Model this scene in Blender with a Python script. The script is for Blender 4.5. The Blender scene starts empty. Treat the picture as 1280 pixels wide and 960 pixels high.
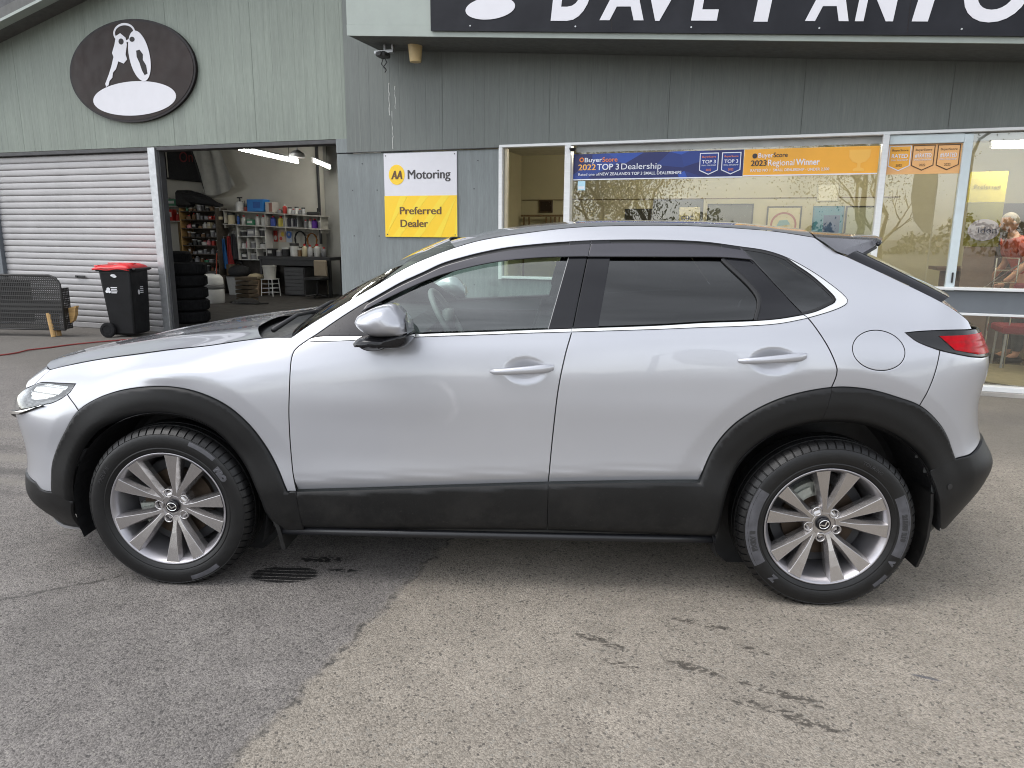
import bpy, bmesh, math, random
import numpy as np
from mathutils import Vector, Matrix, Euler
from mathutils.geometry import delaunay_2d_cdt

scene = bpy.context.scene
COL = scene.collection
rnd = random.Random(7)
R = math.radians

# ------------------------------------------------------------------ camera
cam_d = bpy.data.cameras.new('camera'); cam = bpy.data.objects.new('camera', cam_d); COL.objects.link(cam)
scene.camera = cam
CAM_POS = (1.55112, -3.59372, 1.45265); CAM_YAW, CAM_PITCH, CAM_ROLL = 0.05116, -0.20481, 0.00770
def cam_matrix():
    cy, sy = math.cos(CAM_YAW), math.sin(CAM_YAW)
    f = Vector((-sy*math.cos(CAM_PITCH), cy*math.cos(CAM_PITCH), math.sin(CAM_PITCH)))
    r = Vector((cy, sy, 0)); u = r.cross(f)
    r2 = math.cos(CAM_ROLL)*r + math.sin(CAM_ROLL)*u; u2 = -math.sin(CAM_ROLL)*r + math.cos(CAM_ROLL)*u
    m = Matrix((r2, u2, -f)).transposed().to_4x4(); m.translation = Vector(CAM_POS); return m
cam.matrix_world = cam_matrix()
cam_d.sensor_fit = 'HORIZONTAL'; cam_d.sensor_width = 36; cam_d.lens = 36*900/1280
cam_d.clip_start = .05; cam_d.clip_end = 2000

# ------------------------------------------------------------------ sky, sun, exposure
SUN_EL, SUN_ROT = R(60), R(246)          # behind and to the left of the camera, behind cloud
world = bpy.data.worlds.new('World'); scene.world = world; world.use_nodes = True
nt = world.node_tree; nt.nodes.clear()
def wn(t, **k):
    n = nt.nodes.new(t)
    for a, b in k.items(): setattr(n, a, b)
    return n
w_out = wn('ShaderNodeOutputWorld'); w_bg = wn('ShaderNodeBackground'); w_sky = wn('ShaderNodeTexSky', sky_type='NISHITA')
w_sky.sun_disc = False; w_sky.sun_elevation = SUN_EL; w_sky.sun_rotation = SUN_ROT
w_sky.air_density = 1.0; w_sky.dust_density = 1.2; w_sky.ozone_density = 1.0
w_hsv = wn('ShaderNodeHueSaturation'); w_hsv.inputs['Saturation'].default_value = .24
nt.links.new(w_sky.outputs[0], w_hsv.inputs['Color'])
w_tc = wn('ShaderNodeTexCoord'); w_map = wn('ShaderNodeMapping'); w_map.inputs['Scale'].default_value = (1, 1, 3.2)
nt.links.new(w_tc.outputs['Generated'], w_map.inputs[0])
w_no = wn('ShaderNodeTexNoise'); w_no.inputs['Scale'].default_value = 2.3; w_no.inputs['Detail'].default_value = 7; w_no.inputs['Roughness'].default_value = .55
nt.links.new(w_map.outputs[0], w_no.inputs['Vector'])
w_mr = wn('ShaderNodeMapRange'); w_mr.inputs[1].default_value = .32; w_mr.inputs[2].default_value = .68; w_mr.inputs[3].default_value = .74; w_mr.inputs[4].default_value = 1.5
nt.links.new(w_no.outputs['Fac'], w_mr.inputs[0])
w_mul = wn('ShaderNodeVectorMath', operation='SCALE')
nt.links.new(w_hsv.outputs[0], w_mul.inputs[0]); nt.links.new(w_mr.outputs[0], w_mul.inputs['Scale'])
nt.links.new(w_mul.outputs[0], w_bg.inputs[0]); w_bg.inputs[1].default_value = .15
nt.links.new(w_bg.outputs[0], w_out.inputs[0])
sun_d = bpy.data.lights.new('sun', 'SUN'); sun = bpy.data.objects.new('sun', sun_d); COL.objects.link(sun)
sun_d.energy = .5; sun_d.angle = R(34); sun_d.color = (1, .965, .92)
_sd = Vector((math.sin(SUN_ROT)*math.cos(SUN_EL), math.cos(SUN_ROT)*math.cos(SUN_EL), math.sin(SUN_EL)))
sun.rotation_euler = (-_sd).to_track_quat('-Z', 'Y').to_euler(); sun.location = (0, -10, 20)
scene.view_settings.view_transform = 'Standard'; scene.view_settings.look = 'None'
scene.view_settings.exposure = 1.22; scene.view_settings.gamma = 1
scene.render.engine = 'CYCLES'
scene.cycles.max_bounces = 10; scene.cycles.transparent_max_bounces = 16; scene.cycles.glossy_bounces = 5
scene.cycles.caustics_reflective = False; scene.cycles.caustics_refractive = False
scene.cycles.use_denoising = True; scene.cycles.filter_width = 1.05

# ------------------------------------------------------------------ helpers
def tag(o, label=None, cat=None, group=None, kind=None):
    if label: o['label'] = label
    if cat: o['category'] = cat
    if group: o['group'] = group
    if kind: o['kind'] = kind
    return o
def link(o, parent=None):
    COL.objects.link(o)
    if parent is not None: o.parent = parent
    return o
def empty(name, loc=(0, 0, 0), rz=0, parent=None, rot=None):
    o = bpy.data.objects.new(name, None); link(o, parent); o.location = loc
    o.rotation_euler = rot if rot else (0, 0, rz); o.empty_display_size = .1
    return o
def thing(name, label, cat, loc=(0, 0, 0), rz=0, group=None, parent=None, rot=None):
    return tag(empty(name, loc, rz, parent, rot), label, cat, group)
def mesh_obj(name, verts, faces, mat, parent=None, loc=None, rot=None, smooth=False, normals=None):
    me = bpy.data.meshes.new(name); me.from_pydata([tuple(map(float, v)) for v in verts], [], [tuple(map(int, f)) for f in faces])
    if mat is not None: me.materials.append(mat)
    if smooth: me.shade_smooth()
    if normals is not None: me.normals_split_custom_set_from_vertices([tuple(map(float, n)) for n in normals])
    me.update()
    o = bpy.data.objects.new(name, me); link(o, parent)
    if loc is not None: o.location = loc
    if rot is not None: o.rotation_euler = rot
    return o
class MB:
    """collects simple shapes and links them as one mesh object"""
    def __init__(s): s.v = []; s.f = []; s.m = []; s.mi = 0
    def add(s, vs, fs):
        o = len(s.v); s.v += [tuple(v) for v in vs]; s.f += [tuple(i + o for i in f) for f in fs]; s.m += [s.mi]*len(fs); return s
    def box(s, c, d, rz=0, M=None, bev=0):
        x, y, z = (q/2 for q in d)
        if bev and min(x, y, z) > bev:
            b = bev; vs = []; fs = []
            bm = bmesh.new(); bmesh.ops.create_cube(bm, size=1)
            for v in bm.verts: v.co = Vector((v.co.x*d[0], v.co.y*d[1], v.co.z*d[2]))
            bmesh.ops.bevel(bm, geom=list(bm.edges), offset=b, segments=1, affect='EDGES')
            bm.verts.index_update(); vs = [v.co.copy() for v in bm.verts]; fs = [[v.index for v in f.verts] for f in bm.faces]; bm.free()
        else:
            vs = [Vector(p) for p in ((-x,-y,-z),(x,-y,-z),(x,y,-z),(-x,y,-z),(-x,-y,z),(x,-y,z),(x,y,z),(-x,y,z))]
            fs = [(0,3,2,1),(4,5,6,7),(0,1,5,4),(1,2,6,5),(2,3,7,6),(3,0,4,7)]
        if M is None: M = Matrix.Rotation(rz, 3, 'Z')
        return s.add([M @ v + Vector(c) for v in vs], fs)
    def cyl(s, a, b, r0, r1=None, n=16, cap=True):
        a, b = Vector(a), Vector(b); r1 = r0 if r1 is None else r1
        q = (b - a).to_track_quat('Z', 'Y').to_matrix()
        vs = []
        for k in range(n):
            t = 2*math.pi*k/n; e = Vector((math.cos(t), math.sin(t), 0)); vs += [a + q @ (e*r0), b + q @ (e*r1)]
        fs = [(2*k, 2*((k+1) % n), 2*((k+1) % n)+1, 2*k+1) for k in range(n)]
        if cap: fs += [tuple(2*k for k in reversed(range(n))), tuple(2*k+1 for k in range(n))]
        return s.add(vs, fs)
    def tube(s, pts, r, n=8, cap=True):
        pts = [Vector(p) for p in pts]; rs = r if isinstance(r, (list, tuple)) else [r]*len(pts)
        vs = []; up = Vector((0, 0, 1)); prev = None
        for i, p in enumerate(pts):
            t = (pts[min(i+1, len(pts)-1)] - pts[max(i-1, 0)]).normalized()
            if prev is None:
                a = t.cross(up if abs(t.z) < .9 else Vector((1, 0, 0))).normalized()
            else:
                a = (prev - t*prev.dot(t)).normalized()
            prev = a; b = t.cross(a)
            for k in range(n):
                th = 2*math.pi*k/n; vs.append(p + (a*math.cos(th) + b*math.sin(th))*rs[i])
        fs = []
        for i in range(len(pts)-1):
            for k in range(n): fs.append((i*n+k, i*n+(k+1) % n, (i+1)*n+(k+1) % n, (i+1)*n+k))
        if cap: fs += [tuple(reversed(range(n))), tuple((len(pts)-1)*n+k for k in range(n))]
        return s.add(vs, fs)
    def lathe(s, prof, n=32, c=(0, 0, 0), axis='Z', a0=0):
        """prof: list of (radius, height)"""
        vs = []
        for k in range(n):
            t = 2*math.pi*k/n + a0
            for r, h in prof:
                p = (r*math.cos(t), r*math.sin(t), h) if axis == 'Z' else (r*math.cos(t), h, r*math.sin(t))
                vs.append((p[0]+c[0], p[1]+c[1], p[2]+c[2]))
        m = len(prof); fs = []
        for k in range(n):
            for j in range(m-1):
                q = (k*m+j, ((k+1) % n)*m+j, ((k+1) % n)*m+j+1, k*m+j+1)
                fs.append(q if axis == 'Z' else q[::-1])
        return s.add(vs, fs)
    def prism(s, poly, y0, y1):
        """poly in x,z extruded along y"""
        n = len(poly); vs = [(x, y0, z) for x, z in poly] + [(x, y1, z) for x, z in poly]
        ar = sum(poly[i][0]*poly[(i+1) % n][1] - poly[(i+1) % n][0]*poly[i][1] for i in range(n))
        fs = [tuple(range(n)), tuple(reversed(range(n, 2*n)))] + [(i, n+i, n+(i+1) % n, (i+1) % n) for i in range(n)]
        if (ar > 0) != (y0 < y1): fs = [f[::-1] for f in fs]
        return s.add(vs, fs)
    def build(s, name, mat, parent=None, loc=None, rot=None, smooth=False, auto=None):
        me = bpy.data.meshes.new(name); me.from_pydata([tuple(v) for v in s.v], [], s.f)
        for m in (mat if isinstance(mat, (list, tuple)) else [mat]): me.materials.append(m)
        if any(s.m): me.polygons.foreach_set('material_index', s.m)
        if smooth or auto:
            me.shade_smooth()
            if auto: me.set_sharp_from_angle(angle=R(auto))
        me.update(); o = bpy.data.objects.new(name, me); link(o, parent)
        if loc is not None: o.location = loc
        if rot is not None: o.rotation_euler = rot
        return o
def instance(o, parent, loc=None, rot=None, scale=None, name=None):
    c = o.copy(); link(c); c.parent = parent
    if loc is not None: c.location = loc
    if rot is not None: c.rotation_euler = rot
    if scale is not None: c.scale = scale
    return c
def copy_tree(o, parent=None):
    c = o.copy(); link(c); c.parent = parent
    for ch in o.children: copy_tree(ch, c)
    return c
_fonts = {}
def text_mesh(txt, size=1, extrude=.002, offset=0, shear=0, align='LEFT', res=6):
    cu = bpy.data.curves.new('lettering', 'FONT'); cu.body = txt; cu.size = size; cu.extrude = extrude; cu.offset = offset
    cu.shear = shear; cu.align_x = align; cu.resolution_u = res
    o = bpy.data.objects.new('lettering', cu); COL.objects.link(o)
    me = bpy.data.meshes.new_from_object(o.evaluated_get(bpy.context.evaluated_depsgraph_get()))
    bpy.data.objects.remove(o); bpy.data.curves.remove(cu)
    return me
def text_fit(txt, x0, x1, z0, h, y, mat, parent, name='lettering', offset=0, shear=0, slope=0.0, ext=.002, bold=0):
    """flat lettering standing in the x,z plane facing -y: spans x0..x1, baseline z0, capital height h"""
    me = text_mesh(txt, 1, ext, offset, shear)
    n = len(me.vertices); co = np.empty(n*3); me.vertices.foreach_get('co', co); co = co.reshape(n, 3)
    xa, xb = co[:, 0].min(), co[:, 0].max(); kx = (x1 - x0)/(xb - xa); kz = h/.69
    X = x0 + (co[:, 0] - xa)*kx; Z = z0 + co[:, 1]*kz + slope*(X - x0); Y = y - co[:, 2]
    me.vertices.foreach_set('co', np.stack([X, Y, Z], -1).ravel()); me.update()
    if bold:
        vs = []; fs = []; P0 = [tuple(p.vertices) for p in me.polygons]
        for k, dx in enumerate((0, -bold, bold)):
            fs += [tuple(i + len(vs) for i in f) for f in P0]; vs += [(x + dx, y - k*.00025, z) for x, y, z in zip(X, Y, Z)]
        m2 = bpy.data.meshes.new(name); m2.from_pydata(vs, [], fs); bpy.data.meshes.remove(me); me = m2
    me.materials.clear(); me.materials.append(mat)
    o = bpy.data.objects.new(name, me); link(o, parent); return o

# ------------------------------------------------------------------ materials
class NT:
    def __init__(s, name):
        s.m = bpy.data.materials.new(name); s.m.use_nodes = True; s.t = s.m.node_tree; s.t.nodes.clear()
        s.out = s.n('ShaderNodeOutputMaterial'); s._obj = None
    def n(s, t, ins=None, **k):
        q = s.t.nodes.new(t)
        for a, b in k.items(): setattr(q, a, b)
        for a, b in (ins or {}).items(): s.set(q, a, b)
        return q
    def set(s, q, a, b):
        if isinstance(b, bpy.types.NodeSocket): s.t.links.new(b, q.inputs[a])
        elif hasattr(b, 'outputs'): s.t.links.new(b.outputs[0], q.inputs[a])
        else:
            if isinstance(b, (tuple, list)) and len(b) == 3 and q.inputs[a].type == 'RGBA': b = (*b, 1)
            q.inputs[a].default_value = b
    def obj(s):
        if s._obj is None: s._obj = s.n('ShaderNodeTexCoord').outputs['Object']
        return s._obj
    def noise(s, scale, detail=4, rough=.5, vec=None, stretch=None, dist=0):
        v = vec or s.obj()
        if stretch:
            v = s.n('ShaderNodeMapping', {'Vector': v, 'Scale': stretch}).outputs[0]
        return s.n('ShaderNodeTexNoise', {'Vector': v, 'Scale': scale, 'Detail': detail, 'Roughness': rough, 'Distortion': dist}).outputs['Fac']
    def rng(s, x, a, b, c=0., d=1., smooth=False):
        q = s.n('ShaderNodeMapRange', {0: x, 1: a, 2: b, 3: c, 4: d})
        if smooth: q.interpolation_type = 'SMOOTHSTEP'
        return q.outputs[0]
    def math(s, op, a, b=0., c=None):
        ins = {0: a, 1: b}
        if c is not None: ins[2] = c
        return s.n('ShaderNodeMath', ins, operation=op).outputs[0]
    def mix(s, f, a, b, mode='MIX'):
        q = s.n('ShaderNodeMix', data_type='RGBA', blend_type=mode); s.set(q, 'Factor', f) if False else None
        s.set(q, 0, f); s.set(q, 6, a); s.set(q, 7, b); return q.outputs[2]
    def bump(s, h, strength=.3, dist=.01):
        return s.n('ShaderNodeBump', {'Height': h, 'Strength': strength, 'Distance': dist}).outputs[0]
    def bsdf(s, **k):
        q = s.n('ShaderNodeBsdfPrincipled')
        for a, b in k.items(): s.set(q, a.replace('_', ' '), b)
        return q
    def done(s, sh):
        s.t.links.new(sh.outputs[0] if hasattr(sh, 'outputs') else sh, s.out.inputs['Surface']); return s.m
def mat(name, col, rough=.5, metal=0., var=.12, scale=8, coat=0., bump=0., bscale=60, emit=None, estr=0, stretch=None, spec=None, coat_r=.03):
    q = NT(name); c = col
    if var:
        f = q.noise(scale, 5, .6, stretch=stretch); lo = tuple(x*(1-var) for x in col); hi = tuple(min(1, x*(1+var)) for x in col)
        c = q.mix(q.rng(f, .3, .7), lo, hi)
    r = q.rng(q.noise(scale*2.3, 3), .3, .7, max(.02, rough*.88), min(1, rough*1.12)) if rough > .06 else rough
    b = q.bsdf(Base_Color=c, Roughness=r, Metallic=metal, Coat_Weight=coat, Coat_Roughness=coat_r)
    if spec is not None: q.set(b, 'Specular IOR Level', spec)
    if bump: q.set(b, 'Normal', q.bump(q.noise(bscale, 4), bump, .004))
    if emit: q.set(b, 'Emission Color', emit); q.set(b, 'Emission Strength', estr)
    return q.done(b)
# ------------------------------------------------------------------ ground
def ground_material():
    q = NT('asphalt'); P = q.obj()
    xyz = q.n('ShaderNodeSeparateXYZ', {0: P}); X, Y = xyz.outputs[0], xyz.outputs[1]
    wob = q.math('ADD', q.math('MULTIPLY', q.math('SUBTRACT', q.noise(9, 5, .6), .5), .12), q.math('MULTIPLY', q.math('SUBTRACT', q.noise(55, 3), .5), .05))
    line = q.math('ADD', q.math('ADD', .685, q.math('MULTIPLY', q.math('ADD', Y, 1.9), .258)), wob)
    dx = q.math('SUBTRACT', X, line)
    side = q.rng(dx, -.035, .03, 0, 1, True)
    edge = q.rng(q.math('ABSOLUTE', dx), .0, .020, 1, 0, True)
    vor = q.n('ShaderNodeTexVoronoi', {'Vector': P, 'Scale': 185.}, feature='F1')
    vor2 = q.n('ShaderNodeTexVoronoi', {'Vector': P, 'Scale': 118.}, feature='F1')
    cellv = q.n('ShaderNodeSeparateColor', {0: vor.outputs['Color']}).outputs[0]
    cell2 = q.n('ShaderNodeSeparateColor', {0: vor2.outputs['Color']}).outputs[1]
    big = q.noise(.9, 6, .6); mid = q.noise(7, 6, .65); fine = q.noise(90, 4, .7)
    A = q.mix(q.rng(cellv, 0, 1), (.100, .091, .084), (.228, .210, .194))
    B = q.mix(q.rng(cellv, 0, 1), (.165, .145, .119), (.325, .289, .241))
    col = q.mix(side, A, B)
    # pale and dark chips of stone
    col = q.mix(q.rng(cell2, .93, .96, 0, .55), col, (.25, .235, .205))
    col = q.mix(q.rng(cell2, .07, .04, 0, .6), col, (.038, .036, .034))
    col = q.mix(q.math('MULTIPLY', q.rng(q.noise(130, 4, .7), .40, .30, 0, .85), q.rng(mid, .40, .60, .35, 1)), col, (.028, .026, .024))
    col = q.mix(q.rng(fine, .34, .25, 0, .5), col, (.035, .033, .031))
    k = q.math('MULTIPLY', q.rng(big, .3, .72, .80, 1.15), q.rng(mid, .3, .7, .87, 1.11))
    col = q.mix(1.0, col, q.n('ShaderNodeCombineColor', {0: k, 1: k, 2: k}), 'MULTIPLY')
    col = q.mix(q.math('MULTIPLY', edge, q.rng(q.noise(17, 5, .65), .46, .60, 0, .9)), col, (.045,.042,.037))
    # the smoother, browner apron beside the building
    apron = q.rng(q.math('ADD', q.math('ADD', Y, q.math('MULTIPLY', X, .29)), q.math('MULTIPLY', mid, .5)), 2.2, 3.4, 0, .7, True)
    col = q.mix(apron, col, q.mix(q.noise(3, 6, .65), (.092, .085, .074), (.138, .128, .112)))
    # pale dusty tracks at the far left
    def ell(cx, cy, rx, ry, a):
        v = q.n('ShaderNodeMapping', {'Vector': P, 'Location': (cx, cy, 0), 'Rotation': (0, 0, a), 'Scale': (rx, ry, 1)}, vector_type='TEXTURE').outputs[0]
        return q.n('ShaderNodeVectorMath', {0: v}, operation='LENGTH').outputs['Value']
    warp = q.math('MULTIPLY', q.math('SUBTRACT', q.noise(6, 5, .65), .5), .9)
    def blob(cx, cy, rx, ry, a, soft=.5):
        return q.rng(q.math('ADD', ell(cx, cy, rx, ry, a), warp), 1, 1 - soft, 0, 1, True)
    for cx, cy, rx, ry, a, s in ((-2.1, .75, .9, .10, -.12, .6), (-2.0, .35, .8, .08, -.15, .5), (-3.0, 1.4, 1.2, .12, -.2, .5)):
        col = q.mix(q.math('MULTIPLY', blob(cx, cy, rx, ry, a), s), col, (.20, .185, .16))
    for cx, cy, rx, ry, a, s in ((-2.2, .52, .9, .09, -.1, .6), (-1.9, .15, .7, .08, -.1, .5), (-2.6, 1.0, .9, .10, -.15, .4)):
        col = q.mix(q.math('MULTIPLY', blob(cx, cy, rx, ry, a), s), col, (.062, .058, .054))
    # water marks
    rot = q.n('ShaderNodeMapping', {'Vector': P, 'Rotation': (0, 0, .45), 'Scale': (.42, 1, 1)}).outputs[0]
    speck = q.rng(q.math('ADD', q.noise(58, 5, .65, vec=rot), q.math('MULTIPLY', q.noise(11, 3), .35)), .655, .70, 0, 1)
    wet = None
    for cx, cy, rx, ry, a in ((1.77, -1.20, .15, .026, -.48), (1.83, -1.34, .10, .022, -.45), (2.07, -1.345, .12, .028, -.45), (2.33, -1.47, .20, .026, -.43), (2.34, -1.59, .17, .028, -.48), (2.15, -1.05, .13, .028, -.35), (2.30, -1.22, .09, .026, -.5), (2.20, -1.52, .06, .024, -.3)):
        m = q.math('MULTIPLY', blob(cx, cy, rx, ry, a, .35), speck); wet = m if wet is None else q.math('MAXIMUM', wet, m)
    # drip line beside the front wheel and the tyre-shaped wet print behind it
    dl = q.math('SUBTRACT', Y, q.math('ADD', -.80, q.math('MULTIPLY', q.math('ADD', X, .24), .66)))
    dl = q.math('ADD', dl, q.math('MULTIPLY', q.math('SUBTRACT', q.noise(14, 4), .5), .07))
    drip = q.math('MULTIPLY', q.rng(q.math('ABSOLUTE', dl), .016, .006, 0, 1), q.rng(q.noise(22, 4), .44, .54, 0, 1))
    drip = q.math('MULTIPLY', drip, q.math('MULTIPLY', q.rng(X, -.72, -.6, 0, 1), q.rng(X, -.2, -.26, 0, 1)))
    bars = q.rng(q.math('SINE', q.math('ADD', q.math('MULTIPLY', Y, 205), q.math('MULTIPLY', q.noise(12, 4), 2.2))), -.95, -.72, 0, 1)
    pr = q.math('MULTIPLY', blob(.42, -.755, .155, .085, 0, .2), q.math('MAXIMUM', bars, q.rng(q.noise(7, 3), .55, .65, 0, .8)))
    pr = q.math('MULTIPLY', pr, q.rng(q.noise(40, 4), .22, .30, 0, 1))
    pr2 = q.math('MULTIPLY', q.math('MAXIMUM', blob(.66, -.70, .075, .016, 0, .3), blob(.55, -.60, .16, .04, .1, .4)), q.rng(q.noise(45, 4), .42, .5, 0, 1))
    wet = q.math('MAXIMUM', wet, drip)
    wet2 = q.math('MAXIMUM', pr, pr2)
    col = q.mix(q.math('MULTIPLY', wet, .72), col, (.026, .022, .018))
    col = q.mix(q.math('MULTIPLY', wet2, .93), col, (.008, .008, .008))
    skid = q.math('MULTIPLY', blob(2.84, -1.345, .055, .010, -.38, .5), .7)
    col = q.mix(skid, col, (.05, .055, .075))
    w_any = q.math('MAXIMUM', wet, wet2)
    rough = q.math('SUBTRACT', .86, q.math('MULTIPLY', w_any, .30))
    h = q.math('ADD', q.math('MULTIPLY', vor.outputs['Distance'], -1.2), q.math('ADD', q.math('MULTIPLY', fine, .5), q.math('MULTIPLY', side, .9)))
    b = q.bsdf(Base_Color=col, Roughness=rough, Normal=q.bump(h, .42, .006)); q.set(b, 'Specular IOR Level', .35)
    return q.done(b)
def sst(a, b, x):
    t = max(0, min(1, (x - a)/(b - a))); return t*t*(3 - 2*t)
def ground_z(x, y): return -.08*sst(1.2, 3.0, y)*sst(2.2, 5.6, x)
def build_ground():
    xs = [-400, -150, -60, -30] + list(np.arange(-20, 24.1, 1.0)) + [30, 60, 150, 400]
    ys = [-400, -150, -60, -30] + list(np.arange(-20, -1, 1.0)) + list(np.arange(-1, 9, .5)) + [9.5, 12, 20, 30, 60, 150, 400]
    v = [(x, y, ground_z(x, y)) for y in ys for x in xs]; n = len(xs)
    f = [(j*n+i, j*n+i+1, (j+1)*n+i+1, (j+1)*n+i) for j in range(len(ys)-1) for i in range(n-1)]
    tag(mesh_obj('ground', v, f, ground_material(), smooth=True), kind='structure')
build_ground()

# ------------------------------------------------------------------ shared materials
M_white = mat('white_paint', (.72, .72, .70), .35, var=.05, scale=5, bump=.05)
M_whiteplastic = mat('white_plastic', (.70, .70, .69), .4, var=.06)
M_black = mat('black_plastic', (.018, .018, .019), .45, var=.2, scale=20, bump=.15, bscale=200)
M_blackpaint = mat('black_gloss', (.012, .012, .013), .12, var=0)
M_steel = mat('galvanised_steel', (.42, .43, .44), .42, .75, var=.15, scale=14)
M_wood = mat('pale_timber', (.42, .26, .10), .55, var=.25, scale=6, stretch=(1, 1, 12))
M_brownwood = mat('brown_board', (.16, .105, .05), .7, var=.3, scale=5, stretch=(8, 1, 1))
M_red = mat('red_plastic', (.62, .018, .022), .38, var=.1)
M_darkgrey = mat('dark_grey', (.05, .05, .052), .6, var=.2)
M_rubber = mat('old_rubber', (.016, .016, .017), .9, var=.25, scale=15, bump=.3, bscale=80, spec=.15)
M_concrete = mat('concrete', (.30, .285, .26), .85, var=.2, scale=5, bump=.25, bscale=45)
def plain(col, rough=.5, metal=0.0, _c={}):
    k = (tuple(col), rough, metal)
    if k not in _c: _c[k] = mat('paint_%02d' % len(_c), col, rough, metal, var=.07, scale=12)
    return _c[k]

# ------------------------------------------------------------------ trees across the road, seen in the glass
def leaf_tree(x, y, h, cr, seed, label, n=14000, bare=False):
    rr = random.Random(seed)
    t = thing('street_tree', label, 'tree', (x, y, 0), 0, 'trees across the road')
    trunk = MB(); tips = []
    def limb(p, d, L, r, lev):
        pts = [p]; q = p.copy(); dd = d.copy()
        for k in range(4):
            dd = (dd + Vector((rr.uniform(-.25, .25), rr.uniform(-.25, .25), rr.uniform(-.05, .2)))).normalized(); q = q + dd*L/4; pts.append(q.copy())
        trunk.tube(pts, [r*(1 - .5*k/4) for k in range(5)], 6 if lev < 2 else 4)
        if lev == 3: tips.append(q); return
        for k in range(4 if lev == 0 else 3):
            a = rr.uniform(0, 6.28); e = (dd + Vector((math.cos(a), math.sin(a), rr.uniform(-.1, .5)))*.9).normalized()
            limb(pts[rr.choice((2, 3, 4))] if k else q, e, L*rr.uniform(.55, .8), r*.5, lev+1)
    limb(Vector((0, 0, -.1)), Vector((0, 0, 1)), h*.36, h*.022, 0)
    trunk.build('trunk', mat('bark', (.10, .075, .055), .9, var=.3, scale=6, bump=.5, bscale=30), t, smooth=True)
    vs = []; fs = []
    for k in range(n if not bare else n//3):
        c = rr.choice(tips) + Vector((rr.gauss(0, 1), rr.gauss(0, 1), rr.gauss(0, .8)))*cr*.30
        s = rr.uniform(.035, .08)*(.6 if bare else 1); q = Euler((rr.uniform(0, 6.3), rr.uniform(0, 6.3), rr.uniform(0, 6.3))).to_matrix()
        o = len(vs); vs += [c + q @ Vector(p) for p in ((-s, 0, 0), (0, -s*.55, .03), (s, 0, 0), (0, s*.55, .03))]; fs.append((o, o+1, o+2, o+3))
    mesh_obj('crown', vs, fs, M_leaf, t)
M_leaf = mat('foliage', (.115, .115, .05), .6, var=.5, scale=1.2)
for i, a in enumerate(((-9, -21, 9, 4, 3, 'broad leafy tree across the road in front of the roller door'), (-1, -27, 11, 4.6, 5, 'tallest leafy tree across the road'), (16, -23, 8.5, 3.8, 8, 'rounded tree across the road facing the shop windows'), (36, -31, 10, 4.2, 11, 'leafy tree across the road beyond the showroom corner'))):
    leaf_tree(*a)
def treeline():
    rr = random.Random(4); vs = []; fs = []
    for k in range(15000):
        x = rr.uniform(-90, 100); y = -62 + rr.gauss(0, 2.2); hh = 2.1 + .9*math.sin(x*.21) + 1.0*math.sin(x*.53+1) + .6*math.sin(x*1.7) ; z = rr.uniform(0, 1)**.8*hh
        s = rr.uniform(.12, .32); q = Euler((rr.uniform(0, 6.3), rr.uniform(0, 6.3), rr.uniform(0, 6.3))).to_matrix()
        o = len(vs); vs += [Vector((x, y, z)) + q @ Vector(p) for p in ((-s, 0, 0), (0, -s*.6, 0), (s, 0, 0), (0, s*.6, 0))]; fs.append((o, o+1, o+2, o+3))
    tag(mesh_obj('treeline', vs, fs, M_leaf), 'far dark green belt of trees beyond the road', 'trees', kind='stuff')
treeline()
leaf_tree(-7.6, -13.5, 7.5, 3.2, 21, 'nearly bare tree with thin branches nearest the kerb', n=1500, bare=True)
leaf_tree(.6, -24, 7.0, 3.0, 33, 'small nearly bare tree beside the feather flag', n=2400, bare=True)
t = thing('feather_flag', 'tall pale feather flag standing on the verge behind the camera', 'flag', (3.9, -10.2, 0))
mb = MB(); mb.tube([(0, 0, 0), (0, 0, 2.9), (-.06, 0, 3.35), (-.22, 0, 3.6), (-.42, 0, 3.65)], .018, 8); mb.build('pole', mat('flag_pole', (.5, .5, .5), .4, .5), t)
mb = MB(); mb.prism([(-.02, 1.55), (-.02, 2.9), (-.08, 3.35), (-.23, 3.58), (-.42, 3.63), (-.56, 3.3), (-.58, 2.5), (-.45, 1.9), (-.2, 1.6)], -.004, .004); mb.build('flag_cloth', mat('flag_cloth', (.46, .45, .42), .8), t)
mb = MB(); mb.lathe([(0, .0), (.25, 0), (.25, .05), (.04, .1), (0, .1)], 16); mb.build('base', mat('flag_base', (.05, .05, .05), .6), t)
t = thing('street_lamp', 'grey curved street lamp across the road', 'street lamp', (4.1, -17.5, 0))
mb = MB(); mb.tube([(0, 0, 0), (0, 0, 4.2), (.15, 0, 4.7), (.5, 0, 4.95), (1.0, 0, 5.0)], [.08, .06, .05, .045, .04], 8); mb.build('post', mat('lamp_post', (.25, .25, .25), .5, .5), t)
mb = MB(); mb.box((1.2, 0, 5.0), (.5, .18, .10), bev=.03); mb.build('lantern', mat('lantern_grey', (.3, .3, .3), .5), t)
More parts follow.
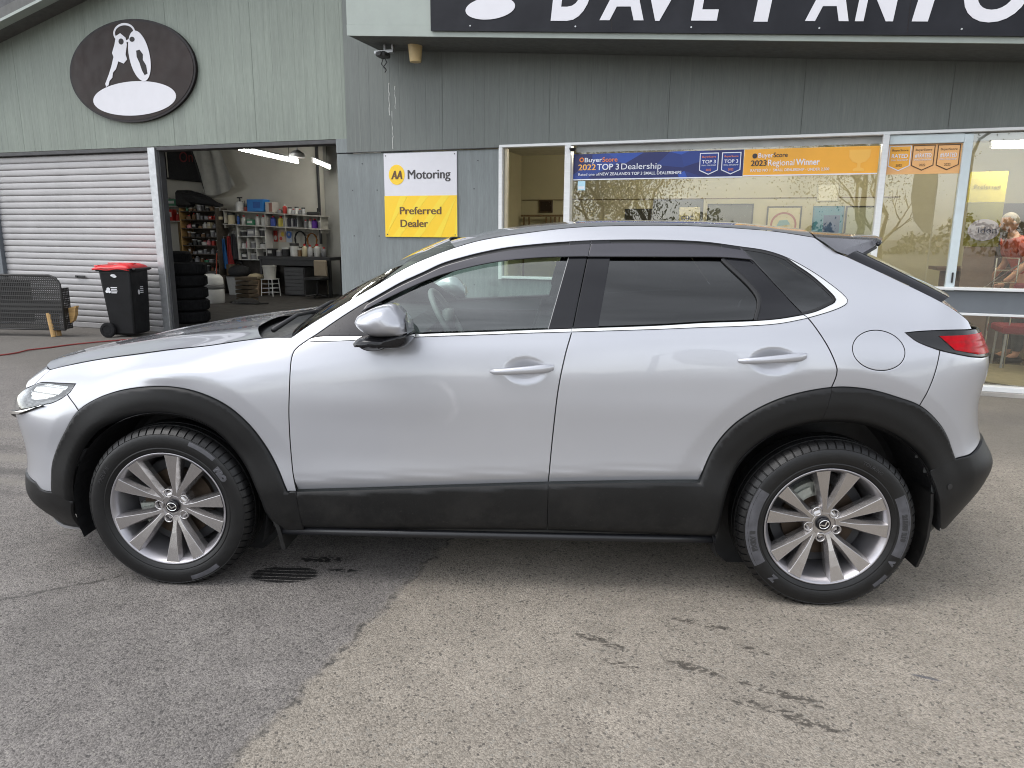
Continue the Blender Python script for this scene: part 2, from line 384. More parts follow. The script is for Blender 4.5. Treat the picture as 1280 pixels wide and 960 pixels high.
# ------------------------------------------------------------------ the dealership building (local axes: x along the front, y into the building, z up)
BLD = thing('dealership_building', 'grey green painted car dealership with roller door garage and glazed showroom', 'building', (-3.93, 6.53, 0), math.atan(-.29))
BROT = BLD.rotation_euler.z
def at(s, d, h):
    c, n = math.cos(BROT), math.sin(BROT); return (-3.93 + s*c - d*n, 6.53 + s*n + d*c, h)
def cladding(name, base, dirt=.5):
    q = NT(name); P = q.obj()
    st = q.noise(2.2, 6, .62, stretch=(9, 9, .55)); fine = q.noise(24, 4, .6, stretch=(6, 6, .35)); big = q.noise(.8, 5)
    k = q.math('MULTIPLY', q.rng(st, .3, .7, 1 - .24*dirt, 1 + .16*dirt), q.math('MULTIPLY', q.rng(fine, .35, .65, 1 - .12*dirt, 1 + .12*dirt), q.rng(big, .3, .7, .9, 1.08)))
    c = q.mix(1., base, q.n('ShaderNodeCombineColor', {0: k, 1: k, 2: k}), 'MULTIPLY')
    streak = q.math('MULTIPLY', q.rng(q.noise(1.6, 5, .6, stretch=(22, 22, .5)), .60, .72, 0, 1), q.rng(q.noise(1.1, 3), .45, .6, 0, 1))
    c = q.mix(q.math('MULTIPLY', streak, .32*dirt), c, (.36, .37, .34))
    b = q.bsdf(Base_Color=c, Roughness=q.rng(st, .3, .7, .55, .75), Normal=q.bump(q.math('ADD', fine, q.math('MULTIPLY', q.noise(70, 3, .6, stretch=(4, 4, 1)), .6)), .28, .004))
    return q.done(b)
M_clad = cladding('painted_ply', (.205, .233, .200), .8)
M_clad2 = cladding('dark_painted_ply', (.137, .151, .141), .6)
M_pier = cladding('painted_fibre_board', (.178, .198, .198), .8)
M_fascia = mat('pale_fascia', (.29, .325, .295), .5, var=.08, scale=3, bump=.06)
M_dado = mat('slate_panel', (.115, .128, .142), .45, var=.06)
M_alu = mat('white_aluminium', (.66, .67, .67), .33, var=.06, scale=6, stretch=(1, 1, 8))
M_dooralu = mat('pale_blue_aluminium', (.55, .62, .64), .35, var=.06)

# --- grooved sheets of the upper wall, one object each
def groove_panel(x0, x1, zb0, zb1, zt0, zt1, d, m, pitch=.15, name='wall_panel', th=.018):
    """a ply sheet with shallow vertical grooves; bottom and top may slope"""
    mb = MB(); xs = []; x = x0 + .0015
    while x < x1 - .02:
        e = min(x + pitch*(.55 + .9*abs(math.sin(x*37.7))), x1 - .0015); xs += [(x, 0), (e - .007, 0), (e - .0055, .0014), (e - .003, .0014)]; x = e
    xs.append((x1 - .0015, 0)); vs = []
    lz = lambda a, b, x: a + (b - a)*(x - x0)/(x1 - x0)
    for x, dd in xs: vs += [(x, d + dd, lz(zb0, zb1, x)), (x, d + dd, lz(zt0, zt1, x))]
    n = len(xs); fs = [(2*i, 2*i+2, 2*i+3, 2*i+1) for i in range(n-1)]
    o = len(vs)
    for x in (xs[0][0], xs[-1][0]): vs += [(x, d + th, lz(zb0, zb1, x)), (x, d + th, lz(zt0, zt1, x))]
    fs += [(0, 1, o+1, o), (2*n-2, o+2, o+3, 2*n-1)]
    mb.add(vs, fs)
    # closing bottom edge
    mb.box(((x0+x1)/2, d + th/2 + .006, (zb0+zb1)/2 + .004), (x1 - x0 - .01, th - .008, .006))
    return mb.build(name, m, BLD)
gx = [-5.1, -3.77, -2.46, -1.05, .36, 1.70, 3.045]
gable = lambda s: 4.95 + .24*(s + 1.0)
for a, b in zip(gx[:-1], gx[1:]): groove_panel(a, b, 2.605, 2.605, gable(a), gable(b), 0, M_clad)
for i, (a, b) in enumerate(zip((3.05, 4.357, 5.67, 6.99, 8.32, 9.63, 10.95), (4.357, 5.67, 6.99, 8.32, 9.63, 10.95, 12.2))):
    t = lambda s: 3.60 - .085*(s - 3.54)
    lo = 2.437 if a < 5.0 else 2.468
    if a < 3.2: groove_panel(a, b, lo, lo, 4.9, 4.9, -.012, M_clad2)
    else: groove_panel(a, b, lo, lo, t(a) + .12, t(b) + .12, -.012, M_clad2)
mb = MB(); mb.box((4.0, .16, 5.1), (15.9, .25, .02)); mb.box((4.0, .17, 3.9), (15.8, .24, 2.4)); mb.box((8.6, .16, 2.585), (7.1, .22, .22)); mb.build('wall_core', M_darkgrey, BLD)
# horizontal joint and pier under it
def slab(name, c, d, m, parent=None, bev=.004): 
    mb = MB(); mb.box(c, d, bev=bev); return mb.build(name, m, parent or BLD)
slab('flashing', (4.06, -.014, 2.434), (2.04, .03, .010), M_darkgrey)
slab('pier', (3.985, .09, 1.16), (2.19, .18, 2.53), M_pier)
slab('pier_head', (2.97, .06, 2.52), (.17, .13, .17), M_pier)
slab('pier', (-3.95, .075, 1.28), (1.40, .15, 2.62), M_dado)
slab('lintel', (-.06, .10, 2.575), (6.3, .2, .05), M_darkgrey)
# --- roller door: slats
def slat_paint():
    q = NT('painted_steel_slat'); P = q.n('ShaderNodeNewGeometry').outputs['Position']
    a = q.noise(1.3, 6, .65, vec=P, stretch=(1, 1, .35)); b_ = q.noise(3.0, 5, .7, vec=P, stretch=(1, 1, 6)); z = q.n('ShaderNodeSeparateXYZ', {0: P}).outputs[2]
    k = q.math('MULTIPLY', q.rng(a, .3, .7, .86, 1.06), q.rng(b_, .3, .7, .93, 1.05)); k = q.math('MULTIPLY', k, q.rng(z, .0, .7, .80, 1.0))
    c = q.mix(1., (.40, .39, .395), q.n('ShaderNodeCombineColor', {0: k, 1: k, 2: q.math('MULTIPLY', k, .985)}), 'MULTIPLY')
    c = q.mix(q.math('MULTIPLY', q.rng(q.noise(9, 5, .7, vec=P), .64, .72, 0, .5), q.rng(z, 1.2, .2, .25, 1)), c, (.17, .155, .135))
    return q.done(q.bsdf(Base_Color=c, Roughness=q.rng(a, .3, .7, .40, .58), Normal=q.bump(q.noise(5, 3, vec=P), .10, .02)))
door = empty('roller_door', (0, 0, 0), 0, BLD); M_slat = slat_paint()
def slat_mesh():
    H = .094; prof = [(0, .024), (.004, .006), (.011, -.002), (.028, -.0045), (.048, -.0055), (.068, -.0045), (.084, -.001), (.0905, .004), (H, .018)]
    vs = []; 
    for x in (-3.25, -.125):
        for z, y in prof: vs.append((x, y, z))
    n = len(prof); fs = [(i, n+i, n+i+1, i+1) for i in range(n-1)]
    me = bpy.data.meshes.new('slat'); me.from_pydata(vs, [], fs); me.materials.append(M_slat); me.shade_smooth(); return me
sm_ = slat_mesh()
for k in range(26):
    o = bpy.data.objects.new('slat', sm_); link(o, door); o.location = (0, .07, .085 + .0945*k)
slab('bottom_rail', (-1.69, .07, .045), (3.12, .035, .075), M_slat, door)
mb = MB(); mb.box((-1.70, .045, .78), (.20, .012, .035), bev=.004); mb.cyl((-1.76, .04, .78), (-1.76, .025, .78), .012); mb.build('lock_handle', M_black, door)
slab('door_post', (-.055, .035, 1.29), (.125, .12, 2.60), M_steel)
slab('door_channel', (.022, .08, 1.29), (.022, .10, 2.58), M_darkgrey)
# --- roof edge at the top left
mb = MB(); mb.prism([(-5.3, 3.50), (4.0, 5.73), (4.0, 5.88), (-5.3, 3.65)], -.42, .1); mb.build('roof_eave', mat('dark_timber', (.10, .10, .095), .7), BLD)  # eave timber in one even dark tone
mb = MB(); mb.prism([(-5.3, 3.47), (4.0, 5.70), (4.0, 5.735), (-5.3, 3.505)], -.45, -.30); mb.build('barge_trim', M_fascia, BLD)
# --- canopy over the showroom
tz = lambda s: 3.585 - .085*(s - 3.54)
def sloped(name, s0, s1, dz0, dz1, d0, d1, m):
    mb = MB(); mb.prism([(s0, tz(s0) + dz0), (s1, tz(s1) + dz0), (s1, tz(s1) + dz1), (s0, tz(s0) + dz1)], d0, d1); return mb.build(name, m, BLD)
sloped('soffit', 3.545, 12.3, .004, .03, -.70, -.02, mat('dark_soffit', (.10, .105, .10), .7))
sloped('fascia', 3.54, 12.3, 0, .11, -.725, -.702, M_fascia)
sloped('fascia_board', 3.54, 12.3, .112, 1.5, -.72, -.702, M_fascia)
sloped('canopy_top', 3.545, 12.3, 1.5, 1.52, -.70, -.02, M_darkgrey)
slab('canopy_end', (3.553, -.36, 4.38), (.02, .66, 1.55), M_fascia)

# --- garage interior
M_gwall = mat('garage_plaster', (.50, .485, .43), .8, var=.10, scale=1.2)
M_gfloor = mat('garage_floor', (.055, .050, .045), .7, var=.35, scale=2.5, stretch=(1, 4, 1))
slab('garage_back_wall', (-4.4, 6.72, 2.2), (5.2, .2, 4.4), M_gwall)
slab('garage_back_wall', (.75, 6.935, 2.2), (5.6, .2, 4.4), mat('garage_grey_lining', (.33, .33, .31), .8, var=.12, scale=1.5))
slab('garage_side_wall', (-7.05, 3.5, 2.2), (.1, 6.9, 4.4), M_gwall)
slab('garage_side_wall', (3.45, 3.6, 2.2), (.1, 6.8, 4.4), M_gwall)
slab('garage_ceiling', (-1.8, 3.55, 4.35), (10.4, 6.9, .08), M_darkgrey)
tag(slab('garage_floor', (-1.8, 3.50, -.02), (10.5, 6.9, .06), M_gfloor), None)
slab('dark_filler_panel', (-3.2, 6.605, .50), (3.0, .02, .98), mat('dark_filler', (.06, .052, .044), .8, var=.3)); slab('wall_pipe', (-1.80, 6.58, 2.4), (.05, .05, 2.4), M_black)  # added dark panel stands in for the dark clutter low on the wall
mb = MB()
for k in range(3): mb.box((.4 + k*1.1, 3.6, 3.35 + .05*k), (.09, 6.4, .16))
mb.box((1.6, 1.1, 2.78), (3.0, .12, .14)); mb.build('roof_beam', mat('old_rafter', (.10, .07, .045), .8), BLD)
# --- showroom shell
M_room = mat('khaki_wall', (.45, .415, .28), .75, var=.06, scale=1.2)
M_tile = mat('polished_floor', (.155, .14, .10), .16, var=.25, scale=1.6)
slab('showroom_back_wall', (8.45, 4.6, 1.6), (9.4, .12, 3.4), M_room)
slab('showroom_side_wall', (3.78, 2.4, 1.6), (.08, 4.3, 3.4), M_room)
slab('showroom_side_wall', (13.1, 2.4, 1.6), (.08, 4.3, 3.4), M_room)
slab('showroom_floor', (8.45, 2.38, -.10), (9.3, 4.36, .10), M_tile)
slab('showroom_ceiling', (8.45, 2.38, 2.86), (9.3, 4.36, .06), mat('ceiling_white', (.62, .60, .52), .8))
# --- glazing
def glass(name, tint=(1, 1, 1), refl=1.0, base=.06, rough=.0):
    q = NT(name)
    fc = q.n('ShaderNodeLayerWeight', {'Blend': .5}).outputs['Facing']; fr = q.math('ADD', .04, q.math('MULTIPLY', q.math('POWER', fc, 5.), .96))
    f = q.math('MINIMUM', q.math('ADD', q.math('MULTIPLY', fr, 1.7*refl), base), 1)
    tr = q.n('ShaderNodeBsdfTransparent', {'Color': tint}); gl = q.n('ShaderNodeBsdfGlossy', {'Color': (.95, .96, .95), 'Roughness': rough})
    mx = q.n('ShaderNodeMixShader'); q.set(mx, 0, f); q.t.links.new(tr.outputs[0], mx.inputs[1]); q.t.links.new(gl.outputs[0], mx.inputs[2])
    return q.done(mx)
M_shopglass = glass('shop_glass', (.88, .88, .82), 1.0, .10)
win = empty('shop_window', (0, 0, 0), 0, BLD)
slab('head_frame', (8.63, .0, 2.447), (7.10, .10, .030), M_alu, win)
slab('head_trim', (9.0, .055, 2.395), (6.05, .03, .075), mat('grey_aluminium', (.36, .37, .36), .4), win)
slab('jamb', (5.10, .0, 1.68), (.045, .11, 1.505), M_alu, win)
slab('jamb', (5.145, .035, 1.68), (.030, .07, 1.50), mat('cream_jamb', (.52, .46, .34), .5), win)
slab('mullion', (5.905, -.005, 1.69), (.072, .12, 1.484), M_alu, win)
slab('mullion', (9.105, -.005, 1.69), (.058, .12, 1.484), M_alu, win)
slab('sill', (7.10, .01, .952), (3.96, .13, .03), M_alu, win)
slab('pier', (5.0, .09, .42), (.14, .18, 1.0), M_pier)
slab('low_wall', (7.1, .09, .42), (4.05, .18, 1.02), M_pier)
# door leaf frame in the right bay
slab('door_stile', (9.818, .012, 1.68), (.078, .06, 1.48), M_dooralu, win)
slab('door_head', (9.46, .012, 2.385), (.64, .06, .085), M_dooralu, win)
mb = MB(); mb.box((9.825, -.03, 1.07), (.014, .02, .10), bev=.003); mb.build('latch', M_black, win)
slab('sill', (10.66, .0, .963), (3.06, .11, .028), M_alu, win)
slab('dado_panel', (10.66, .02, .838), (3.06, .06, .216), M_dado, win)
slab('rail', (10.66, .0, .718), (3.06, .10, .024), M_alu, win)
slab('bottom_rail', (10.66, .0, -.012), (3.06, .10, .052), M_alu, win)
slab('kerb', (10.66, .0, -.068), (3.1, .14, .058), M_concrete)
for x0, x1, z0, z1, y in ((5.942, 9.075, .967, 2.36, .03), (9.135, 9.78, .98, 2.34, .03), (9.86, 12.15, .978, 2.43, .03), (9.14, 12.15, .015, .705, .03)):
    mesh_obj('pane', [(x0, y, z0), (x1, y, z0), (x1, y, z1), (x0, y, z1), (x0, y+.008, z0), (x1, y+.008, z0), (x1, y+.008, z1), (x0, y+.008, z1)], [(0, 1, 2, 3)], M_shopglass, win)

# --- tubes
M_tube = mat('lit_tube', (1, 1, 1), .3, var=0, emit=(1, .98, .90), estr=28)
def tube_light(label, a, b, drop, group=None, r=.022, m=None):
    t = thing('tube_light', label, 'light', at(0, 0, 0), BROT, group)
    a, b = Vector(a), Vector(b); d = (b - a).normalized()
    mb = MB(); mb.cyl(a, b, r, n=10); mb.build('lit_tube', m or M_tube, t)
    mb = MB(); mb.tube([a - d*.03 + Vector((0, 0, .055)), b + d*.03 + Vector((0, 0, .055))], .035, 4); mb.cyl(a - d*.03, a, .032, n=10); mb.cyl(b, b + d*.03, .032, n=10); mb.build('batten', M_whiteplastic, t)
    mb = MB(); m_ = (a + b)/2; mb.cyl(a*.85 + b*.15 + Vector((0, 0, .08)), a*.85 + b*.15 + Vector((0, 0, drop)), .006, n=6); mb.cyl(a*.15 + b*.85 + Vector((0, 0, .08)), a*.15 + b*.85 + Vector((0, 0, drop)), .006, n=6); mb.build('hanger', M_darkgrey, t)
tube_light('nearer lit fluorescent tube hanging in the garage', (-.894, 2.787, 2.9), (-1.342, 5.15, 2.9), 1.4, 'garage tube lights')
tube_light('farther lit fluorescent tube by the garage corner', (-.842, 4.99, 2.9), (-1.40, 6.45, 2.9), 1.4, 'garage tube lights')
tube_light('lit ceiling tube inside the showroom above the man', (10.50, 2.0, 2.52), (11.7, 2.0, 2.50), .32, 'showroom ceiling tubes', .04, mat('lit_panel_tube', (1, 1, 1), .3, var=0, emit=(1, .93, .75), estr=30))
t = thing('junction_box', 'grey metal lamp box hanging between the two garage tubes', 'lamp', at(-1.05, 4.75, 2.98), BROT)
mb = MB(); mb.lathe([(.0, .12), (.05, .11), (.15, .04), (.16, -.03), (.0, -.03)], 16); mb.build('shade', M_steel, t)
mb = MB(); mb.cyl((0, 0, .1), (0, 0, 1.3), .02); mb.build('stem', M_steel, t)

tube_light('lit ceiling tube hidden behind the blue banner', (6.2, 2.4, 2.66), (7.4, 2.4, 2.66), .18, 'showroom ceiling tubes', .04, bpy.data.materials['lit_panel_tube'])
tube_light('lit ceiling tube hidden behind the orange banner', (8.3, 2.4, 2.66), (9.5, 2.4, 2.66), .18, 'showroom ceiling tubes', .04, bpy.data.materials['lit_panel_tube'])

for s_, h_ in ((3.10, 1.98), (3.45, 1.98), (3.10, 1.42), (3.46, 1.42), (4.75, 1.98), (4.75, 1.42), (3.25, 2.30), (4.8, 2.30), (3.2, .85), (4.75, .85)):
    mb = MB(); mb.cyl((s_, -.0005, h_), (s_, -.003, h_), .008, n=8); mb.build('nail_head', M_darkgrey, BLD)
M_drip = mat('lime_streak', (.42, .43, .41), .8, var=.3, scale=40)
for s_, h0, h1, w_ in ((3.655, 3.22, 2.85, .014), (3.735, 3.18, 2.92, .010), (3.69, 2.90, 2.46, .009)):
    rr = random.Random(int(s_*1000)); L = [(s_ + rr.uniform(-.006, .006) - w_*.5*rr.uniform(.3, 1), h0 + (h1 - h0)*k/9) for k in range(10)]; Rr = [(x + w_*rr.uniform(.4, 1.2), h) for x, h in L]
    vs = [(x, -.0145, h) for x, h in L] + [(x, -.0145, h) for x, h in Rr]
    mesh_obj('lime_streak', vs, [(k, k+1, k+11, k+10) for k in range(9)], M_drip, BLD)

# ------------------------------------------------------------------ body surface of the car
# ---- smooth interpolation helpers -------------------------------------------------
def spline_coef(x, Y):
    x = np.asarray(x, float); Y = np.asarray(Y, float); n = len(x); h = np.diff(x)
    A = np.zeros((n, n)); B = np.zeros_like(Y)
    A[0, 0] = A[-1, -1] = 1
    for i in range(1, n - 1):
        A[i, i-1] = h[i-1]; A[i, i] = 2*(h[i-1] + h[i]); A[i, i+1] = h[i]
        B[i] = 6*((Y[i+1] - Y[i])/h[i] - (Y[i] - Y[i-1])/h[i-1])
    return np.linalg.solve(A, B)
def spline_mat(x):                      # values at knots -> second derivatives, as a matrix
    return spline_coef(x, np.eye(len(x)))
def spline_w(x, Mx, t):                 # weights of each knot for parameters t
    x = np.asarray(x, float); t = np.clip(np.asarray(t, float).ravel(), x[0], x[-1])
    i = np.clip(np.searchsorted(x, t) - 1, 0, len(x) - 2)
    h = x[i+1] - x[i]; a = (x[i+1] - t)/h; b = 1 - a
    W = ((a**3 - a)*h*h/6)[:, None]*Mx[i] + ((b**3 - b)*h*h/6)[:, None]*Mx[i+1]
    r = np.arange(len(t)); W[r, i] += a; W[r, i+1] += b
    return W
def smax(a, b, k):
    return 0.5*(a + b + np.sqrt((a - b)**2 + k*k))
def sstep(a, b, x):
    t = np.clip((x - a)/(b - a), 0, 1); return t*t*(3 - 2*t)
# ---- plan curve of the body (u -> x, half width) ------------------------------------
PU = [-1.50, -1.28, -1.10, -.95, -.82, -.70, -.58, -.45, -.30, 0, .5, 1.2, 2.0, 2.655, 2.95, 3.10, 3.22, 3.33, 3.44, 3.56, 3.72, 3.92, 4.10]
PX = [-.950, -.932, -.899, -.850, -.784, -.698, -.589, -.462, -.308, -.003, .5, 1.2, 2.0, 2.655, 2.949, 3.089, 3.193, 3.276, 3.342, 3.389, 3.428, 3.451, 3.456]
PY = [0, .22, .395, .537, .650, .735, .787, .818, .842, .868, .878, .880, .880, .882, .868, .845, .809, .756, .683, .583, .434, .240, .0]
PM = spline_mat(PU)
def plan(u):
    W = spline_w(PU, PM, u); x = W @ np.array(PX); y = W @ np.array(PY)
    e = 1e-3; W2 = spline_w(PU, PM, np.asarray(u).ravel() + e); W1 = spline_w(PU, PM, np.asarray(u).ravel() - e)
    tx = (W2 - W1) @ np.array(PX); ty = (W2 - W1) @ np.array(PY); L = np.hypot(tx, ty) + 1e-12
    return x, y, -ty/L, tx/L               # normal points outward (+y)
# ---- half-section offsets -----------------------------------------------------------
ZK = [.18, .28, .36, .44, .50, .56, .64, .72, .80, .86, .92, .98, 1.04, 1.10, 1.17, 1.24, 1.31, 1.38, 1.44, 1.50, 1.56]
SEC = {   # offsets from the plan curve along its normal
 -1.50: [-.14,-.06,-.01,.0,-.01,-.02,-.02,-.02,-.06,-.12,-.20,-.30,-.40,-.5,-.6,-.7,-.8,-.9,-1.,-1.1,-1.2],
 -1.10: [-.11,-.03,-.014,-.02,-.022,-.020,-.010,-.012,-.07,-.14,-.23,-.33,-.42,-.5,-.6,-.7,-.8,-.9,-1.,-1.1,-1.2],
 -.82:  [-.105,-.022,-.014,-.024,-.026,-.020,-.008,-.008,-.065,-.15,-.25,-.35,-.45,-.55,-.65,-.75,-.85,-.95,-1.05,-1.15,-1.25],
 -.62:  [-.095,-.025,-.006,-.012,-.014,-.013,-.006,-.016,-.072,-.155,-.265,-.37,-.47,-.57,-.67,-.77,-.87,-.97,-1.07,-1.17,-1.27],
}
SECY = {  # half widths
 -.40: [.77,.815,.828,.831,.830,.830,.829,.818,.779,.712,.606,.492,.40,.31,.22,.13,.04,-.04,-.12,-.2,-.28],
 -.20: [.80,.838,.852,.856,.857,.857,.857,.853,.840,.808,.733,.595,.50,.40,.31,.22,.13,.05,-.03,-.1,-.18],
 0.0:  [.80,.845,.862,.867,.868,.868,.868,.867,.864,.855,.817,.672,.58,.48,.39,.30,.21,.13,.05,-.02,-.1],
 .22:  [.80,.85,.867,.872,.872,.871,.871,.870,.866,.857,.832,.764,.655,.585,.50,.42,.34,.26,.19,.12,.05],
 .42:  [.80,.852,.868,.874,.873,.871,.870,.869,.866,.859,.844,.811,.752,.697,.640,.58,.52,.46,.40,.34,.28],
 .65:  [0.8,0.852,0.868,0.874,0.872,0.867,0.865,0.8655,0.8665,0.861,0.852,0.834,0.806,0.769,0.727,0.685,0.64,0.595,0.55,0.5,0.45],
 1.1:  [0.8,0.852,0.868,0.874,0.872,0.867,0.865,0.8655,0.8675,0.865,0.86,0.849,0.832,0.808,0.772,0.734,0.694,0.65,0.605,0.538,0.43],
 1.7:  [0.8,0.852,0.868,0.874,0.872,0.867,0.864,0.8645,0.8665,0.865,0.862,0.854,0.841,0.82,0.785,0.746,0.705,0.66,0.615,0.55,0.43],
 2.2:  [0.8,0.852,0.868,0.874,0.873,0.869,0.867,0.8675,0.8695,0.868,0.866,0.86,0.849,0.831,0.797,0.757,0.712,0.662,0.612,0.54,0.42],
 2.655:[.80,.850,.868,.875,.877,.879,.881,.882,.883,.882,.879,.872,.859,.840,.808,.765,.715,.655,.590,.50,.38],
 2.95: [.775,.830,.855,.868,.870,.869,.868,.868,.868,.867,.864,.857,.843,.821,.784,.734,.673,.603,.53,.44,.33],
}
SECR = {
 3.15: [-.11,-.05,-.02,-.002,.004,.006,-.002,-.006,-.006,-.004,-.002,-.004,-.016,-.040,-.080,-.135,-.20,-.275,-.35,-.44,-.54],
 3.32: [-.17,-.10,-.05,-.012,.006,.012,-.016,-.034,-.038,-.034,-.026,-.026,-.046,-.070,-.120,-.190,-.27,-.36,-.45,-.55,-.65],
 3.56: [-.22,-.15,-.080,-.022,.004,.014,-.026,-.052,-.062,-.060,-.050,-.049,-.074,-.120,-.165,-.25,-.34,-.43,-.53,-.63,-.73],
 4.10: [-.24,-.17,-.10,-.035,.004,.014,-.026,-.052,-.062,-.060,-.050,-.049,-.074,-.10,-.19,-.28,-.37,-.46,-.56,-.66,-.76],
}
US = []; OF = []
for _u in sorted(list(SEC) + list(SECY) + list(SECR)):
    US.append(_u)
    if _u in SEC: OF.append(SEC[_u])
    elif _u in SECR: OF.append(SECR[_u])
    else:
        _x, _y, _nx, _ny = plan(np.array([_u])); OF.append([(v - _y[0])/_ny[0] for v in SECY[_u]])
OF = np.array(OF); UM = spline_mat(US); ZM = spline_mat(ZK)
WHEELS = ((0.0, .335, .50, .877), (2.655, .335, .545, .882))   # centre x, z, arch radius, flare half width
def offset(u, z):
    Wu = spline_w(US, UM, u); Wz = spline_w(ZK, ZM, z)
    return np.einsum('ni,ij,nj->n', Wu, OF, Wz)
def body(u, z, flare=True, extra=0.0):
    """near-side point of the body skin: x, y (negative = near side), z"""
    u = np.asarray(u, float).ravel(); z = np.asarray(z, float).ravel()
    x, y, nx, ny = plan(u); o = offset(u, z)
    if flare:
        for cx, cz, ra, fy in WHEELS:
            r = np.hypot(u - cx, z - cz)
            d = ra + .085 - r; w = sstep(.42, .62, z)
            o = o - w*.15*(.5*(d + np.sqrt(d*d + .006**2)) - .0001)*np.where(d > -.05, 1, 0) + w*.010*sstep(ra + .02, ra - .06, r)
    o = o + extra
    return np.stack([x + nx*o, -(y + ny*o), z], -1)
def body_n(u, z, f=None):
    f = f or body; e = 2e-3
    u = np.asarray(u, float).ravel(); z = np.asarray(z, float).ravel()
    du = f(u + e, z) - f(u - e, z); dz = f(u, z + e) - f(u, z - e)
    n = np.cross(du, dz); n /= np.linalg.norm(n, axis=1)[:, None] + 1e-12
    return n
